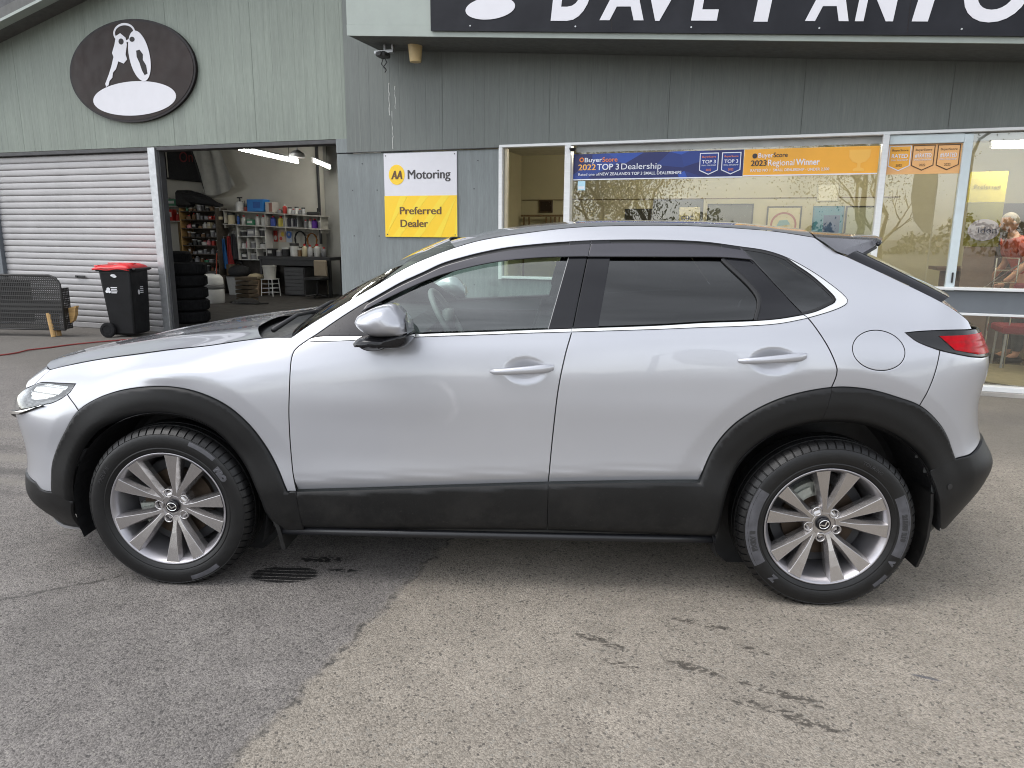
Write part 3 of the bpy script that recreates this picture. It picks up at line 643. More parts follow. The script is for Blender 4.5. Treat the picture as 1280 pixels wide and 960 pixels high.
# ------------------------------------------------------------------ the car: traced seams (u along the body, z up), metres
SEAMS = {
 'shut': [(-0.7402, 0.8580), (-0.5611, 0.8857), (-0.2726, 0.9349), (-0.0693, 0.9658), (0.1288, 0.9913), (0.2913, 1.0181), (0.4319, 1.0383), (0.5189, 1.0416)],
 'apil_up': [(0.5189, 1.0416), (0.5758, 1.0825), (0.6549, 1.1321), (0.7456, 1.1870), (0.8533, 1.2496), (0.9781, 1.3233), (1.0885, 1.3719), (1.1640, 1.4002)],
 'rail': [(1.1640, 1.4002), (1.2479, 1.4252), (1.3530, 1.4461), (1.4585, 1.4613), (1.5884, 1.4783), (1.7119, 1.4879), (1.9647, 1.4946), (2.1715, 1.4922), (2.3721, 1.4811), (2.4718, 1.4720), (2.6101, 1.4515)],
 'spoil': [(2.6101, 1.4515), (2.6382, 1.4290), (2.6795, 1.3958), (2.7225, 1.3778)],
 'hatch': [(2.7225, 1.3778), (2.8527, 1.3197), (2.9662, 1.2673), (3.0886, 1.2106)],
 'lamp_low': [(2.8959, 1.1010), (2.9368, 1.0713), (2.9997, 1.0470), (3.0261, 1.0391), (3.1157, 1.0214), (3.1718, 1.0122)],
 'lamp_top': [(2.8959, 1.1010), (2.9542, 1.1064), (3.0693, 1.1111), (3.2188, 1.1102)],
 'q_seam': [(3.0261, 1.0391), (3.0006, 0.9352), (2.9613, 0.8282)],
 'r_arch': [(2.1523, 0.5062), (2.1710, 0.5665), (2.1999, 0.6394), (2.2475, 0.7129), (2.3055, 0.7702), (2.3938, 0.8272), (2.4927, 0.8676), (2.6220, 0.8950), (2.6925, 0.8968), (2.7755, 0.8864), (2.8721, 0.8599), (2.9613, 0.8282), (3.0388, 0.7715), (3.1023, 0.7035), (3.1573, 0.6112)],
 'r_arch_in': [(2.2416, 0.2674), (2.2494, 0.3430), (2.2620, 0.4497), (2.2964, 0.5472), (2.3598, 0.6361), (2.4381, 0.6998), (2.5280, 0.7359), (2.5934, 0.7505), (2.7423, 0.7491), (2.8507, 0.7153), (2.9453, 0.6601), (3.0093, 0.6047), (3.0489, 0.5394)],
 'door_r': [(2.3000, 1.4120), (2.3484, 1.3555), (2.4322, 1.2569), (2.5159, 1.1631), (2.5290, 1.1523), (2.5762, 1.0872), (2.6122, 1.0236), (2.6348, 0.9633), (2.6324, 0.9315), (2.6220, 0.8950)],
 'frame': [(0.5918, 1.0354), (0.6244, 1.0562), (0.7012, 1.1101), (0.7792, 1.1605), (0.8891, 1.2236), (0.9515, 1.2588), (1.0455, 1.3024), (1.1161, 1.3354), (1.1957, 1.3601), (1.2756, 1.3805), (1.3719, 1.3995), (1.4603, 1.4106), (1.5889, 1.4226), (1.7106, 1.4305), (1.9594, 1.4350), (2.1618, 1.4288), (2.3000, 1.4120), (2.4027, 1.3969), (2.4766, 1.3724), (2.5654, 1.3224), (2.6249, 1.2792), (2.6718, 1.2385), (2.6862, 1.2184), (2.6821, 1.2066), (2.6598, 1.1936), (2.6095, 1.1754), (2.5290, 1.1523)],
 'chr_low': [(0.5920, 1.0339), (0.6180, 1.0324), (0.7841, 1.0409), (0.9992, 1.0562), (1.1581, 1.0644), (1.3208, 1.0725), (1.4698, 1.0803), (1.6384, 1.0876), (1.9599, 1.1020), (2.1413, 1.1121), (2.2819, 1.1190), (2.4214, 1.1311), (2.5290, 1.1523)],
 'chr_up': [(0.5918, 1.0354), (0.6259, 1.0471), (0.8154, 1.0566), (0.9987, 1.0664), (1.1261, 1.0734), (1.3205, 1.0826), (1.4695, 1.0906), (1.6382, 1.0991), (1.9601, 1.1146), (2.1418, 1.1278), (2.3291, 1.1381), (2.4224, 1.1472), (2.5129, 1.1630)],
 'chr_q_in': [(2.5129, 1.1630), (2.5636, 1.1769), (2.6123, 1.1978), (2.6351, 1.2092), (2.6421, 1.2196), (2.6370, 1.2317), (2.6044, 1.2677), (2.5584, 1.3108), (2.5110, 1.3451), (2.4766, 1.3724)],
 'gap_f': [(0.5918, 1.0354), (0.5596, 1.0122), (0.5413, 0.9930), (0.5346, 0.9662), (0.5328, 0.9112), (0.5297, 0.8361), (0.5239, 0.7281), (0.5238, 0.6070), (0.5283, 0.5071), (0.5402, 0.4262)],
 'gap_f2': [(0.5402, 0.4262), (0.5474, 0.3318), (0.5536, 0.2504)],
 'gap_m': [(1.7154, 1.4299), (1.6989, 1.3658), (1.6667, 1.2198), (1.6393, 1.0903), (1.6160, 1.0054), (1.5920, 0.8789), (1.5744, 0.7025), (1.5619, 0.5330), (1.5586, 0.4855)],
 'gap_m2': [(1.5586, 0.4855), (1.5581, 0.2747)],
 'silv_bot_f': [(0.5402, 0.4262), (0.8045, 0.4409), (1.1586, 0.4625), (1.5586, 0.4855)],
 'silv_bot_r': [(1.5586, 0.4855), (1.8568, 0.4986), (2.0444, 0.5050), (2.1523, 0.5062)],
 'f_arch': [(-0.5338, 0.3656), (-0.5284, 0.4202), (-0.5170, 0.4911), (-0.4902, 0.5527), (-0.4364, 0.6334), (-0.3661, 0.7291), (-0.2885, 0.7802), (-0.1881, 0.8176), (-0.0754, 0.8391), (0.0427, 0.8450), (0.1558, 0.8257), (0.2664, 0.7774), (0.3512, 0.7051), (0.4129, 0.6205), (0.4659, 0.5200), (0.5025, 0.4241)],
 'f_arch_in': [(-0.4335, 0.3303), (-0.4216, 0.4222), (-0.3818, 0.5314), (-0.2919, 0.6434), (-0.2047, 0.6875), (-0.1078, 0.7141), (0.0080, 0.7234), (0.1215, 0.7031), (0.2086, 0.6598), (0.2828, 0.5806), (0.3399, 0.4941), (0.3799, 0.3906), (0.3958, 0.3257), (0.4236, 0.2715), (0.4496, 0.2437)],
 'sill_f': [(0.4496, 0.2437), (0.5536, 0.2504)],
 'sill_d': [(0.5536, 0.2504), (1.5581, 0.2747)],
 'sill_r': [(1.5581, 0.2747), (2.0604, 0.2701), (2.2416, 0.2674)],
 'f_small': [(0.5025, 0.4241), (0.5402, 0.4262)],
 'lampf_low': [(-0.4255, 0.8268), (-0.4300, 0.7975), (-0.4592, 0.7733), (-0.5146, 0.7484), (-0.5365, 0.7449)],
 'lampf_top': [(-0.4255, 0.8268), (-0.5215, 0.8220), (-0.6692, 0.8137), (-0.7028, 0.8026)],
 'wing_low': [(-0.5365, 0.7449), (-0.6113, 0.7165), (-0.6841, 0.6898)],
 'bump_f_seam': [(-0.4396, 0.7887), (-0.3919, 0.7585), (-0.3661, 0.7291)],
 'bump_f_low': [(-0.5338, 0.3656), (-0.5978, 0.3669), (-0.6411, 0.3920)],
 'dark_f_in': [(-0.5338, 0.3656), (-0.4896, 0.3610), (-0.4335, 0.3303)],
 'dark_f_bot': [(-0.4654, 0.1838), (-0.6101, 0.1584), (-0.8300, 0.0558)],
 'dark_f_side': [(-0.4335, 0.3303), (-0.4651, 0.2345), (-0.4654, 0.1838)],
 'dark_r_top': [(3.0489, 0.5394), (3.0430, 0.5676), (3.1573, 0.6112), (3.2448, 0.6234)],
 'dark_r_bot': [(3.0489, 0.5394), (3.0858, 0.4626), (3.1255, 0.3563), (3.1816, 0.3003), (3.2800, 0.3400)],
 'visor_f': [(0.8041, 1.1475), (0.9195, 1.2073), (1.0485, 1.2671), (1.1352, 1.2988), (1.3102, 1.3414), (1.5079, 1.3640), (1.6228, 1.3682), (1.6993, 1.3701)],
 'visor_r': [(1.7012, 1.3689), (2.0312, 1.3712), (2.2342, 1.3716), (2.3351, 1.3647)],
 'visor_f_front': [(0.8184, 1.1841), (0.8041, 1.1475)],
 'bp_f': [(1.6228, 1.3682), (1.5458, 1.0954)],
 'bp_r': [(1.7913, 1.3697), (1.7419, 1.1045)],
 'div': [(2.2311, 1.3716), (2.3575, 1.2237), (2.3410, 1.1398)],
 'sail': [(0.8296, 1.1889), (0.9666, 1.0837), (0.9964, 1.0663)],
 'crease': [(0.5172, 0.4686), (0.5471, 0.4712), (1.1588, 0.5083), (1.5726, 0.5316), (2.0426, 0.5526), (2.1683, 0.5551)],
 'cowl': [(0.3637, 1.0641), (0.3875, 1.0486), (0.4309, 1.0408), (0.5189, 1.0416)],
 'qvisor': [(2.3238, 1.3917), (2.3995, 1.3772), (2.4695, 1.3567), (2.5110, 1.3451)],
}
def crom(pts, i0=None, i1=None, step=.012):
    p = np.array(pts, float); n = len(p)
    i0 = 0 if i0 is None else i0; i1 = n-1 if i1 is None else i1
    out = []
    for i in range(i0, i1):
        a, b, c, d = p[max(i-1, 0)], p[i], p[i+1], p[min(i+2, n-1)]
        if i == 0: a = 2*b - c
        if i == n-2: d = 2*c - b
        # centripetal tangents
        dt0 = max(np.hypot(*(b-a))**.5, 1e-4); dt1 = max(np.hypot(*(c-b))**.5, 1e-4); dt2 = max(np.hypot(*(d-c))**.5, 1e-4)
        t1 = (b-a)/dt0 - (c-a)/(dt0+dt1) + (c-b)/dt1; t2 = (c-b)/dt1 - (d-b)/(dt1+dt2) + (d-c)/dt2; t1 *= dt1; t2 *= dt1
        m = max(1, int(np.hypot(*(c-b))/step))
        for k in range(m):
            t = k/m; h = t*t
            out.append((2*h*t - 3*h + 1)*b + (h*t - 2*h + t)*t1 + (-2*h*t + 3*h)*c + (h*t - h)*t2)
    out.append(p[i1]); return [tuple(q) for q in out]
def S(name, i0=None, i1=None, rev=False):
    q = crom(SEAMS[name], i0, i1); return q[::-1] if rev else q
def path(*parts):
    out = []
    for p in parts:
        p = [p] if isinstance(p, tuple) else p
        for q in p:
            if not out or math.hypot(q[0]-out[-1][0], q[1]-out[-1][1]) > 1.5e-3: out.append((float(q[0]), float(q[1])))
    if math.hypot(out[0][0]-out[-1][0], out[0][1]-out[-1][1]) < 1.5e-3: out.pop()
    return out
def dens(poly, step=.012):
    out = []; n = len(poly)
    for i in range(n):
        a, b = np.array(poly[i]), np.array(poly[(i+1) % n]); m = max(1, int(np.hypot(*(b-a))/step))
        out += [tuple(a + (b-a)*k/m) for k in range(m)]
    return np.array(out)
def inset(P, g):
    a = np.roll(P, 1, 0); b = np.roll(P, -1, 0)
    e1 = P - a; e2 = b - P; e1 /= np.hypot(*e1.T)[:, None] + 1e-9; e2 /= np.hypot(*e2.T)[:, None] + 1e-9
    n1 = np.stack([-e1[:, 1], e1[:, 0]], -1); n2 = np.stack([-e2[:, 1], e2[:, 0]], -1)
    m = n1 + n2; L = np.hypot(*m.T)[:, None] + 1e-9; m /= L; c = np.clip((m*n1).sum(1)[:, None], .45, 1)
    return P + m*g/c
def area(P): x, y = P.T; return .5*np.sum(x*np.roll(y, -1) - np.roll(x, -1)*y)
def seg_dist(pts, P, closed=True):
    A = P; B = np.roll(P, -1, 0)
    if not closed: A, B = A[:-1], B[:-1]
    out = np.full(len(pts), 1e9)
    for i in range(0, len(pts), 2000):
        q = pts[i:i+2000, None]; d = B - A; t = np.clip(((q - A)*d).sum(-1)/((d*d).sum(-1) + 1e-12), 0, 1)
        out[i:i+2000] = np.sqrt((((A + t[..., None]*d) - q)**2).sum(-1).min(1))
    return out
def inside(pts, P):
    x, y = pts[:, 0], pts[:, 1]; r = np.zeros(len(pts), bool); n = len(P)
    for i in range(n):
        (xa, ya), (xb, yb) = P[i], P[(i+1) % n]
        if ya == yb: continue
        c = ((ya > y) != (yb > y)) & (x < (xb - xa)*(y - ya)/(yb - ya) + xa); r ^= c
    return r
def mirrored(o, parent, name=None):
    me = o.data.copy(); n = len(me.vertices); co = np.empty(n*3, np.float32); me.vertices.foreach_get('co', co); co = co.reshape(-1, 3); co[:, 1] *= -1
    nrm = getattr(o, '_n', None)
    v = [tuple(c) for c in co]; f = [tuple(reversed(p.vertices)) for p in me.polygons]
    m2 = bpy.data.meshes.new(me.name); m2.from_pydata(v, [], f)
    for m in me.materials: m2.materials.append(m)
    m2.polygons.foreach_set('material_index', [p.material_index for p in me.polygons])
    if me.polygons[0].use_smooth: m2.shade_smooth()
    bpy.data.meshes.remove(me)
    c = bpy.data.objects.new(o.name.split('.')[0], m2); link(c, parent)
    if o.name in NORMALS:
        m2.normals_split_custom_set_from_vertices([(a, -b, c_) for a, b, c_ in NORMALS[o.name]])
    return c
NORMALS = {}
CREASE = np.array(SEAMS['crease'])
def crease_in(u, z):
    zc = np.interp(u, CREASE[:, 0], CREASE[:, 1]); d = np.maximum(zc - z, 0)
    return -.42*np.sqrt(d*d + .004**2)*sstep(-.02, .005, zc - z + .012)
def handle_dish(u, z):
    o = np.zeros(len(u))
    for cu, cz, a, b in ((1.462, .938, .088, .056), (2.402, .992, .095, .054)):
        r2 = ((u - cu)/a)**2 + ((z - cz)/b)**2; o -= .015*np.clip(1 - r2, 0, 1)**1.5
    return o
def make_f(extra=0., fn=None, flare=True):
    def f(u, z):
        e = np.full(len(np.atleast_1d(u)), float(extra))
        if fn is not None: e = e + fn(np.atleast_1d(u), np.atleast_1d(z))
        return body(u, z, flare, e)
    return f
def panel(name, poly, mat_, parent, f=None, res=.016, gap=.0023, rim=.016, hole=None, edge=.0006, extra=0., fn=None, both=True, far_parent=None, fine=None):
    f = f or make_f(extra, fn); P = dens(poly, .012)
    if area(P) < 0: P = P[::-1]
    P = inset(P, gap); I = inset(P, .004)
    loops = [P]; pts = [P]; lo, hi = P.min(0), P.max(0)
    I = I[inside(I, P)]; I = I[seg_dist(I, P) > .0025]
    gx_, gz_ = np.meshgrid(np.arange(lo[0], hi[0], res), np.arange(lo[1], hi[1], res)); G = np.stack([gx_.ravel(), gz_.ravel()], -1)
    if fine:
        for cu, cz, a, b in fine:
            q = np.stack([x.ravel() for x in np.meshgrid(np.arange(cu-a, cu+a, .006), np.arange(cz-b, cz+b, .006))], -1)
            G = np.vstack([G[~((abs(G[:, 0]-cu) < a) & (abs(G[:, 1]-cz) < b))], q])
    G = G[inside(G, P)]
    H = None
    if hole is not None:
        H = dens(hole, .012); H = H if area(H) < 0 else H[::-1]; H = inset(H, gap); loops.append(H)
        HI = inset(H, .004); I = np.vstack([I, HI]); G = G[~inside(G, H)]; G = G[seg_dist(G, H) > res*.55]
    if len(G): G = G[seg_dist(G, P) > res*.55]
    allp = np.vstack(loops + ([I] if len(I) else []) + ([G] if len(G) else []))
    edges = []; o = 0
    for L in loops: n = len(L); edges += [(o+i, o+(i+1) % n) for i in range(n)]; o += n
    nb = o
    res_ = delaunay_2d_cdt([Vector(p) for p in allp], edges, [], 4 if hole is not None else 1, 1e-6)
    V2 = np.array([tuple(v) for v in res_[0]]); F = [tuple(t) for t in res_[2]]
    orig = res_[3]; isb = np.zeros(len(V2), bool)
    for i, lst in enumerate(orig):
        if any(k < nb for k in lst): isb[i] = True
    u, z = V2[:, 0], V2[:, 1]
    X = f(u, z); N = body_n(u, z, f)
    F2 = []
    for t in F:
        a, b, c = V2[t[0]], V2[t[1]], V2[t[2]]
        ar_ = (b[0]-a[0])*(c[1]-a[1]) - (c[0]-a[0])*(b[1]-a[1])
        if abs(ar_) < 1e-10: continue
        if H is not None and inside(((np.array(a) + b + c)/3)[None], H)[0]: continue
        F2.append(t if ar_ > 0 else t[::-1])
    # boundary edges in order
    cnt = {}
    for t in F2:
        for k in range(3):
            e = (t[k], t[(k+1) % 3]); cnt[e] = 1
    be = [e for e in cnt if (e[1], e[0]) not in cnt]
    out = np.zeros_like(X)
    for a, b in be:
        d = X[b] - X[a]; nn = np.cross(d, N[a]); L = np.linalg.norm(nn) + 1e-12
        out[a] += nn/L; out[b] += nn/L
    bv = sorted({i for e in be for i in e}); L = np.linalg.norm(out[bv], axis=1)[:, None] + 1e-9; out[bv] /= L
    X[bv] -= N[bv]*edge
    NN = N.copy(); NN[bv] = N[bv] + .18*out[bv]; NN[bv] /= np.linalg.norm(NN[bv], axis=1)[:, None]
    idx = {v: len(X) + k for k, v in enumerate(bv)}
    X2 = np.vstack([X, X[bv] - N[bv]*rim]); N2 = np.vstack([NN, out[bv]])
    F3 = F2 + [(a, idx[a], idx[b], b) for a, b in be]
    o = mesh_obj(name, X2, F3, mat_, parent, smooth=True, normals=N2)
    o.data.materials.append(M_seal); o.data.polygons.foreach_set('material_index', [0]*len(F2) + [1]*len(be)); NORMALS[o.name] = [tuple(map(float, n)) for n in N2]
    if both: mirrored(o, far_parent or parent)
    return o
# ------------------------------------------------------------------ car materials
def car_paint():
    q = NT('silver_paint'); P = q.obj()
    dirt = q.rng(q.noise(2.5, 4, .5), .35, .75, .290, .315)
    xyz = q.n('ShaderNodeSeparateXYZ', {0: P})
    col = q.mix(q.rng(q.noise(1.2, 3), .35, .65), (.428, .437, .470), (.450, .458, .488))
    def swirl(cx, cz, r, w):
        v = q.n('ShaderNodeVectorMath', {0: P, 1: (cx, 0, cz)}, operation='SUBTRACT').outputs[0]; v = q.n('ShaderNodeVectorMath', {0: v, 1: (1, 0, 1)}, operation='MULTIPLY').outputs[0]
        d = q.n('ShaderNodeVectorMath', {0: v}, operation='LENGTH').outputs['Value']; d = q.math('ADD', d, q.math('MULTIPLY', q.math('SUBTRACT', q.noise(9, 4), .5), .05))
        return q.rng(q.math('ABSOLUTE', q.math('SUBTRACT', d, r)), w, 0, 0, 1, True)
    sx = q.n('ShaderNodeSeparateXYZ', {0: P}); sm = q.math('MULTIPLY', swirl(1.10, .795, .092, .020), q.rng(q.math('ADD', sx.outputs[0], q.math('MULTIPLY', sx.outputs[2], .5)), 1.50, 1.58, 0, 1))
    sm = q.math('MULTIPLY', sm, q.rng(q.noise(11, 4), .40, .60, .1, .5))
    col = q.mix(sm, col, (.60, .61, .64))
    b = q.bsdf(Base_Color=col, Metallic=.45, Roughness=dirt, Coat_Weight=1., Coat_Roughness=.012, Coat_IOR=1.5)
    return q.done(b)
M_paint = car_paint()
def cladding_mat():
    q = NT('grey_black_cladding'); P = q.obj(); xyz = q.n('ShaderNodeSeparateXYZ', {0: P})
    f = q.noise(9, 5, .6); c = q.mix(q.rng(f, .3, .7), (.0066, .0066, .0068), (.0086, .0087, .009))
    d = q.math('MULTIPLY', q.rng(xyz.outputs[2], .52, .20, .08, 1), q.rng(q.noise(6, 6, .7), .45, .72, 0, .55))
    spk = q.math('MULTIPLY', q.rng(q.noise(120, 3, .6), .62, .70, 0, .5), q.rng(xyz.outputs[2], .55, .25, .1, 1))
    c = q.mix(q.math('MAXIMUM', d, spk), c, (.040, .037, .033))
    b = q.bsdf(Base_Color=c, Roughness=q.math('ADD', .46, q.math('MULTIPLY', d, .4)), Normal=q.bump(q.noise(420, 3), .10, .004)); q.set(b, 'Specular IOR Level', .30); return q.done(b)
M_cladp = cladding_mat()
M_gloss = mat('piano_black', (.010, .010, .012), .09, var=0, spec=.36)
M_chrome = mat('satin_chrome', (.86, .85, .82), .16, .95, var=.03)
M_seal = mat('black_seal', (.006, .006, .007), .5, var=0)
M_inner = mat('interior_trim', (.085, .09, .09), .65, var=.15)
M_visor = mat('smoked_acrylic', (.026, .024, .031), .08, var=0, spec=.8)
M_cglass = glass('clear_car_glass', (.76, .87, .81), .9, .04)
M_pglass = glass('privacy_glass', (.055, .06, .065), .85, .012)
M_wglass = glass('windscreen_glass', (.62, .72, .68), 1.0, .06)
M_navy = mat('dark_sill_strip', (.011, .0115, .0135), .35, var=0)

CAR = thing('parked_car', 'silver crossover car with dark wheel arch cladding parked side on across the forecourt', 'car', (0, 0, 0))
# --- body side: fender, pillars, roof rail, quarter in one skin
fuel = [(2.789 + .099*math.cos(t)*math.cos(-.13) - .0725*math.sin(t)*math.sin(-.13), 1.0365 + .099*math.cos(t)*math.sin(-.13) + .0725*math.sin(t)*math.cos(-.13)) for t in np.linspace(0, 2*math.pi, 60, endpoint=False)]
tip_r = [(3.150, 1.178), (3.215, 1.142)]
side = path(S('apil_up'), S('rail'), S('spoil'), S('hatch'), tip_r, S('lamp_top', rev=True), S('lamp_low', 0, 3), S('q_seam'), S('r_arch', 7, 11, rev=True), S('door_r', 4, 9, rev=True),
            S('frame', rev=True), S('gap_f'), S('f_small', rev=True), S('f_arch', 5, 15, rev=True), S('bump_f_seam', rev=True), S('lampf_low', 0, 1, rev=True), S('lampf_top'), (-.736, .858), S('shut'))
panel('body_side', side, M_paint, CAR, hole=fuel, res=.014)
panel('fuel_flap', fuel, M_paint, CAR, both=False, res=.012, gap=.0012)
nose = path((-.736, .858), S('lampf_top', 2, 3, rev=False)[-1], (-.76, .785), (-.86, .80), (-1.5, .812), (-1.5, .86), (-1.0, .858), (-.82, .858))
panel('nose_panel', nose, M_paint, CAR, res=.02)
# --- doors
fd = empty('front_door', (0, 0, 0), 0, CAR); fd2 = empty('front_door', (0, 0, 0), 0, CAR); rd = empty('rear_door', (0, 0, 0), 0, CAR); rd2 = empty('rear_door', (0, 0, 0), 0, CAR)
dfn = lambda u, z: crease_in(u, z) + handle_dish(u, z)
F_ = [(1.462, .938, .092, .06)]; R_ = [(2.402, .992, .098, .058)]
panel('door_skin', path(S('chr_low', 0, 7), S('gap_m', 3, 8), S('silv_bot_f', rev=True), S('gap_f', rev=True)), M_paint, fd, fn=dfn, far_parent=fd2, fine=F_)
panel('door_skin', path(S('chr_low', 7, 12), S('door_r', 4, 9), S('r_arch', 0, 7, rev=True), S('silv_bot_r', rev=True), S('gap_m', 3, 8, rev=True)), M_paint, rd, fn=dfn, far_parent=rd2, fine=R_)
panel('door_glass', path(S('chr_up', 0, 7), S('gap_m', 0, 3, rev=True), S('frame', 0, 13, rev=True)), M_cglass, fd, extra=-.012, gap=.004, rim=.003, far_parent=fd2, res=.03)
panel('door_glass', path(S('chr_up', 7, 12), S('door_r', 0, 3, rev=True), S('frame', 13, 16, rev=True), S('gap_m', 0, 3)), M_pglass, rd, extra=-.012, gap=.004, rim=.003, far_parent=rd2, res=.03)
panel('belt_trim', path(S('chr_low', 0, 7), S('chr_up', 0, 7, rev=True)), M_chrome, fd, extra=.004, gap=.0008, rim=.012, far_parent=fd2, res=.02)
panel('belt_trim', path(S('chr_low', 7, 12), S('chr_up', 7, 12, rev=True)), M_chrome, rd, extra=.004, gap=.0008, rim=.012, far_parent=rd2, res=.02)
top_f = S('frame', 7, 13); 
bpf = S('bp_f'); bpr = S('bp_r')
def nearest_i(name, p): q = np.array(S(name)); return int(np.argmin(np.hypot(*(q - np.array(p)).T)))
gm = S('gap_m'); cu_ = S('chr_up'); cbot = SEAMS['chr_up'][7]
def cut(name, pa, pb):
    q = S(name); a, b = nearest_i(name, pa), nearest_i(name, pb)
    return q[a:b+1] if a <= b else q[b:a+1][::-1]
gtop = SEAMS['gap_m'][0]; gvis = SEAMS['gap_m'][1]; gbelt = SEAMS['gap_m'][3]
panel('pillar_trim', path(cut('gap_m', gtop, gbelt), cut('chr_up', SEAMS['chr_up'][7], SEAMS['bp_f'][1]), bpf[::-1], cut('frame', (bpf[0][0], bpf[0][1]+.06), gtop)), M_gloss, fd, extra=-.003, gap=.002, far_parent=fd2, res=.02)
panel('pillar_trim', path(cut('gap_m', gbelt, gtop), cut('frame', gtop, (bpr[0][0], bpr[0][1]+.06)), bpr, cut('chr_up', SEAMS['bp_r'][1], SEAMS['chr_up'][7])), M_gloss, rd, extra=-.003, gap=.002, far_parent=rd2, res=.02)
panel('quarter_trim', path(S('div'), cut('chr_up', SEAMS['div'][2], SEAMS['chr_up'][12]), cut('door_r', SEAMS['door_r'][3], SEAMS['door_r'][0]), cut('frame', SEAMS['door_r'][0], (SEAMS['div'][0][0], SEAMS['div'][0][1]+.06))), M_gloss, rd, extra=-.003, gap=.002, far_parent=rd2, res=.02)
def strip(p, w, side=1):
    q = np.array(p); t = np.gradient(q, axis=0); t /= np.hypot(*t.T)[:, None]; n = np.stack([-t[:, 1], t[:, 0]], -1)*side
    return [tuple(a) for a in q] + [tuple(a) for a in (q + n*w)[::-1]]
panel('glass_run', strip(S('div'), .012, -1), M_seal, rd, extra=.001, gap=.0004, rim=.01, far_parent=rd2, res=.03)
panel('glass_run', strip(S('bp_f'), .0035, 1), plain((.25, .25, .25), .4), fd, extra=-.002, gap=.0004, rim=.01, far_parent=fd2, res=.03)
panel('door_seal', strip(S('frame', 0, 22), .020, -1), M_seal, CAR, extra=-.009, gap=.0004, rim=.004, res=.03)
def down(p, d): return [(a, b - d) for a, b in p]
vtop = cut('frame', (SEAMS['visor_f'][0][0]+.012, SEAMS['visor_f'][0][1]+.045), gtop)
panel('wind_deflector', path(S('visor_f'), cut('gap_m', gvis, gtop), down(vtop, .011)[::-1]), M_visor, fd, extra=.010, gap=.001, far_parent=fd2, res=.02, rim=.006)
vtr = cut('frame', gtop, SEAMS['door_r'][0])
panel('wind_deflector', path(S('visor_r'), cut('door_r', SEAMS['door_r'][1], SEAMS['door_r'][0]), down(vtr, .011)[::-1], cut('gap_m', gtop, gvis)), M_visor, rd, extra=.010, gap=.001, far_parent=rd2, res=.02, rim=.006)
sl = cut('frame', SEAMS['chr_up'][0], (SEAMS['visor_f'][0][0]+.012, SEAMS['visor_f'][0][1]+.045))
panel('mirror_sail', path(sl, (.88, 1.145), (.985, 1.072), cut('chr_up', (.985, 1.065), SEAMS['chr_up'][0])), mat('black_sail', (.02, .018, .02), .3, var=.3, scale=40), fd, extra=-.004, gap=.001, far_parent=fd2, res=.02)
# quarter light
qf = S('frame', 16, 18); qc = S('frame', 18, 26)
panel('quarter_glass', path(cut('door_r', SEAMS['door_r'][0], SEAMS['chr_up'][12]), S('chr_q_in'), S('frame', 16, 18, rev=True)), M_pglass, CAR, extra=-.006, gap=.002, rim=.003, res=.03)
panel('quarter_trim', path(S('frame', 18, 26), cut('door_r', SEAMS['frame'][26], SEAMS['chr_up'][12]), S('chr_q_in')), M_chrome, CAR, extra=.003, gap=.0012, res=.016)
panel('quarter_seal', strip(path(S('chr_q_in'), S('frame', 16, 18, rev=True)), .010, 1), M_seal, CAR, extra=-.003, gap=.0004, res=.03)
panel('quarter_deflector', path(S('qvisor'), SEAMS['chr_q_in'][5], S('frame', 16, 18, rev=True)), M_visor, CAR, extra=.004, gap=.001, res=.02) if False else None
# --- cladding
fin = np.array(S('f_arch_in')); rin = np.array(S('r_arch_in')); fout = np.array(S('f_arch')); rout = np.array(S('r_arch'))
def lipfn(base, lines, w=.030, dep=.024):
    def g(u, z):
        q = np.stack([u, z], -1); o = np.full(len(u), base)
        for L in lines:
            d = seg_dist(q, L, False); o = o - dep*np.clip(1 - d/w, 0, 1)**2
        return o
    return g
def cladfn(base, inner, outer):
    lip = lipfn(0, [inner]); 
    def g(u, z):
        d = seg_dist(np.stack([u, z], -1), outer, False)
        return base + lip(u, z) - .010*np.clip(1 - d/.010, 0, 1)**1.5
    return g
bot = lambda L: np.array(L)
panel('arch_cladding', path(S('f_arch'), S('f_small'), S('gap_f2'), S('sill_f', rev=True), S('f_arch_in', rev=True), S('dark_f_in', rev=True)), M_cladp, CAR, fn=cladfn(.013, fin, fout), gap=.001, res=.012)
seam_ra = [SEAMS['r_arch'][7], (2.6085, .87), SEAMS['r_arch_in'][7]]
seam_ra[1] = ((seam_ra[0][0]+seam_ra[2][0])/2 + .003, (seam_ra[0][1]+seam_ra[2][1])/2)
top_df = np.array(S('silv_bot_f')); top_dr = np.array(S('silv_bot_r')); low = np.array(S('sill_d') + S('sill_r'))
def sillfn(base, top):
    def g(u, z):
        q = np.stack([u, z], -1); d = seg_dist(q, top, False); d2 = seg_dist(q, low, False)
        return base - .010*np.clip(1 - d/.014, 0, 1) - .02*np.clip(1 - d2/.03, 0, 1)**2
    return g
panel('door_cladding', path(S('silv_bot_f'), S('gap_m2'), S('sill_d', rev=True), S('gap_f2', rev=True)), M_cladp, fd, fn=sillfn(.011, top_df), gap=.0014, far_parent=fd2)
tr = np.vstack([top_dr, rout[:120]]); 
def rdfn(u, z):
    q = np.stack([u, z], -1); d = seg_dist(q, np.vstack([top_dr, rout]), False); d2 = seg_dist(q, low, False)
    return .012 - .010*np.clip(1 - d/.012, 0, 1)**1.3 - .02*np.clip(1 - d2/.03, 0, 1)**2 - .024*np.clip(1 - seg_dist(q, rin, False)/.03, 0, 1)**2
panel('door_cladding', path(S('silv_bot_r'), S('r_arch', 0, 7), seam_ra, S('r_arch_in', 0, 7, rev=True), S('sill_r', rev=True), S('gap_m2', rev=True)), M_cladp, rd, fn=rdfn, gap=.0014, far_parent=rd2, res=.013)
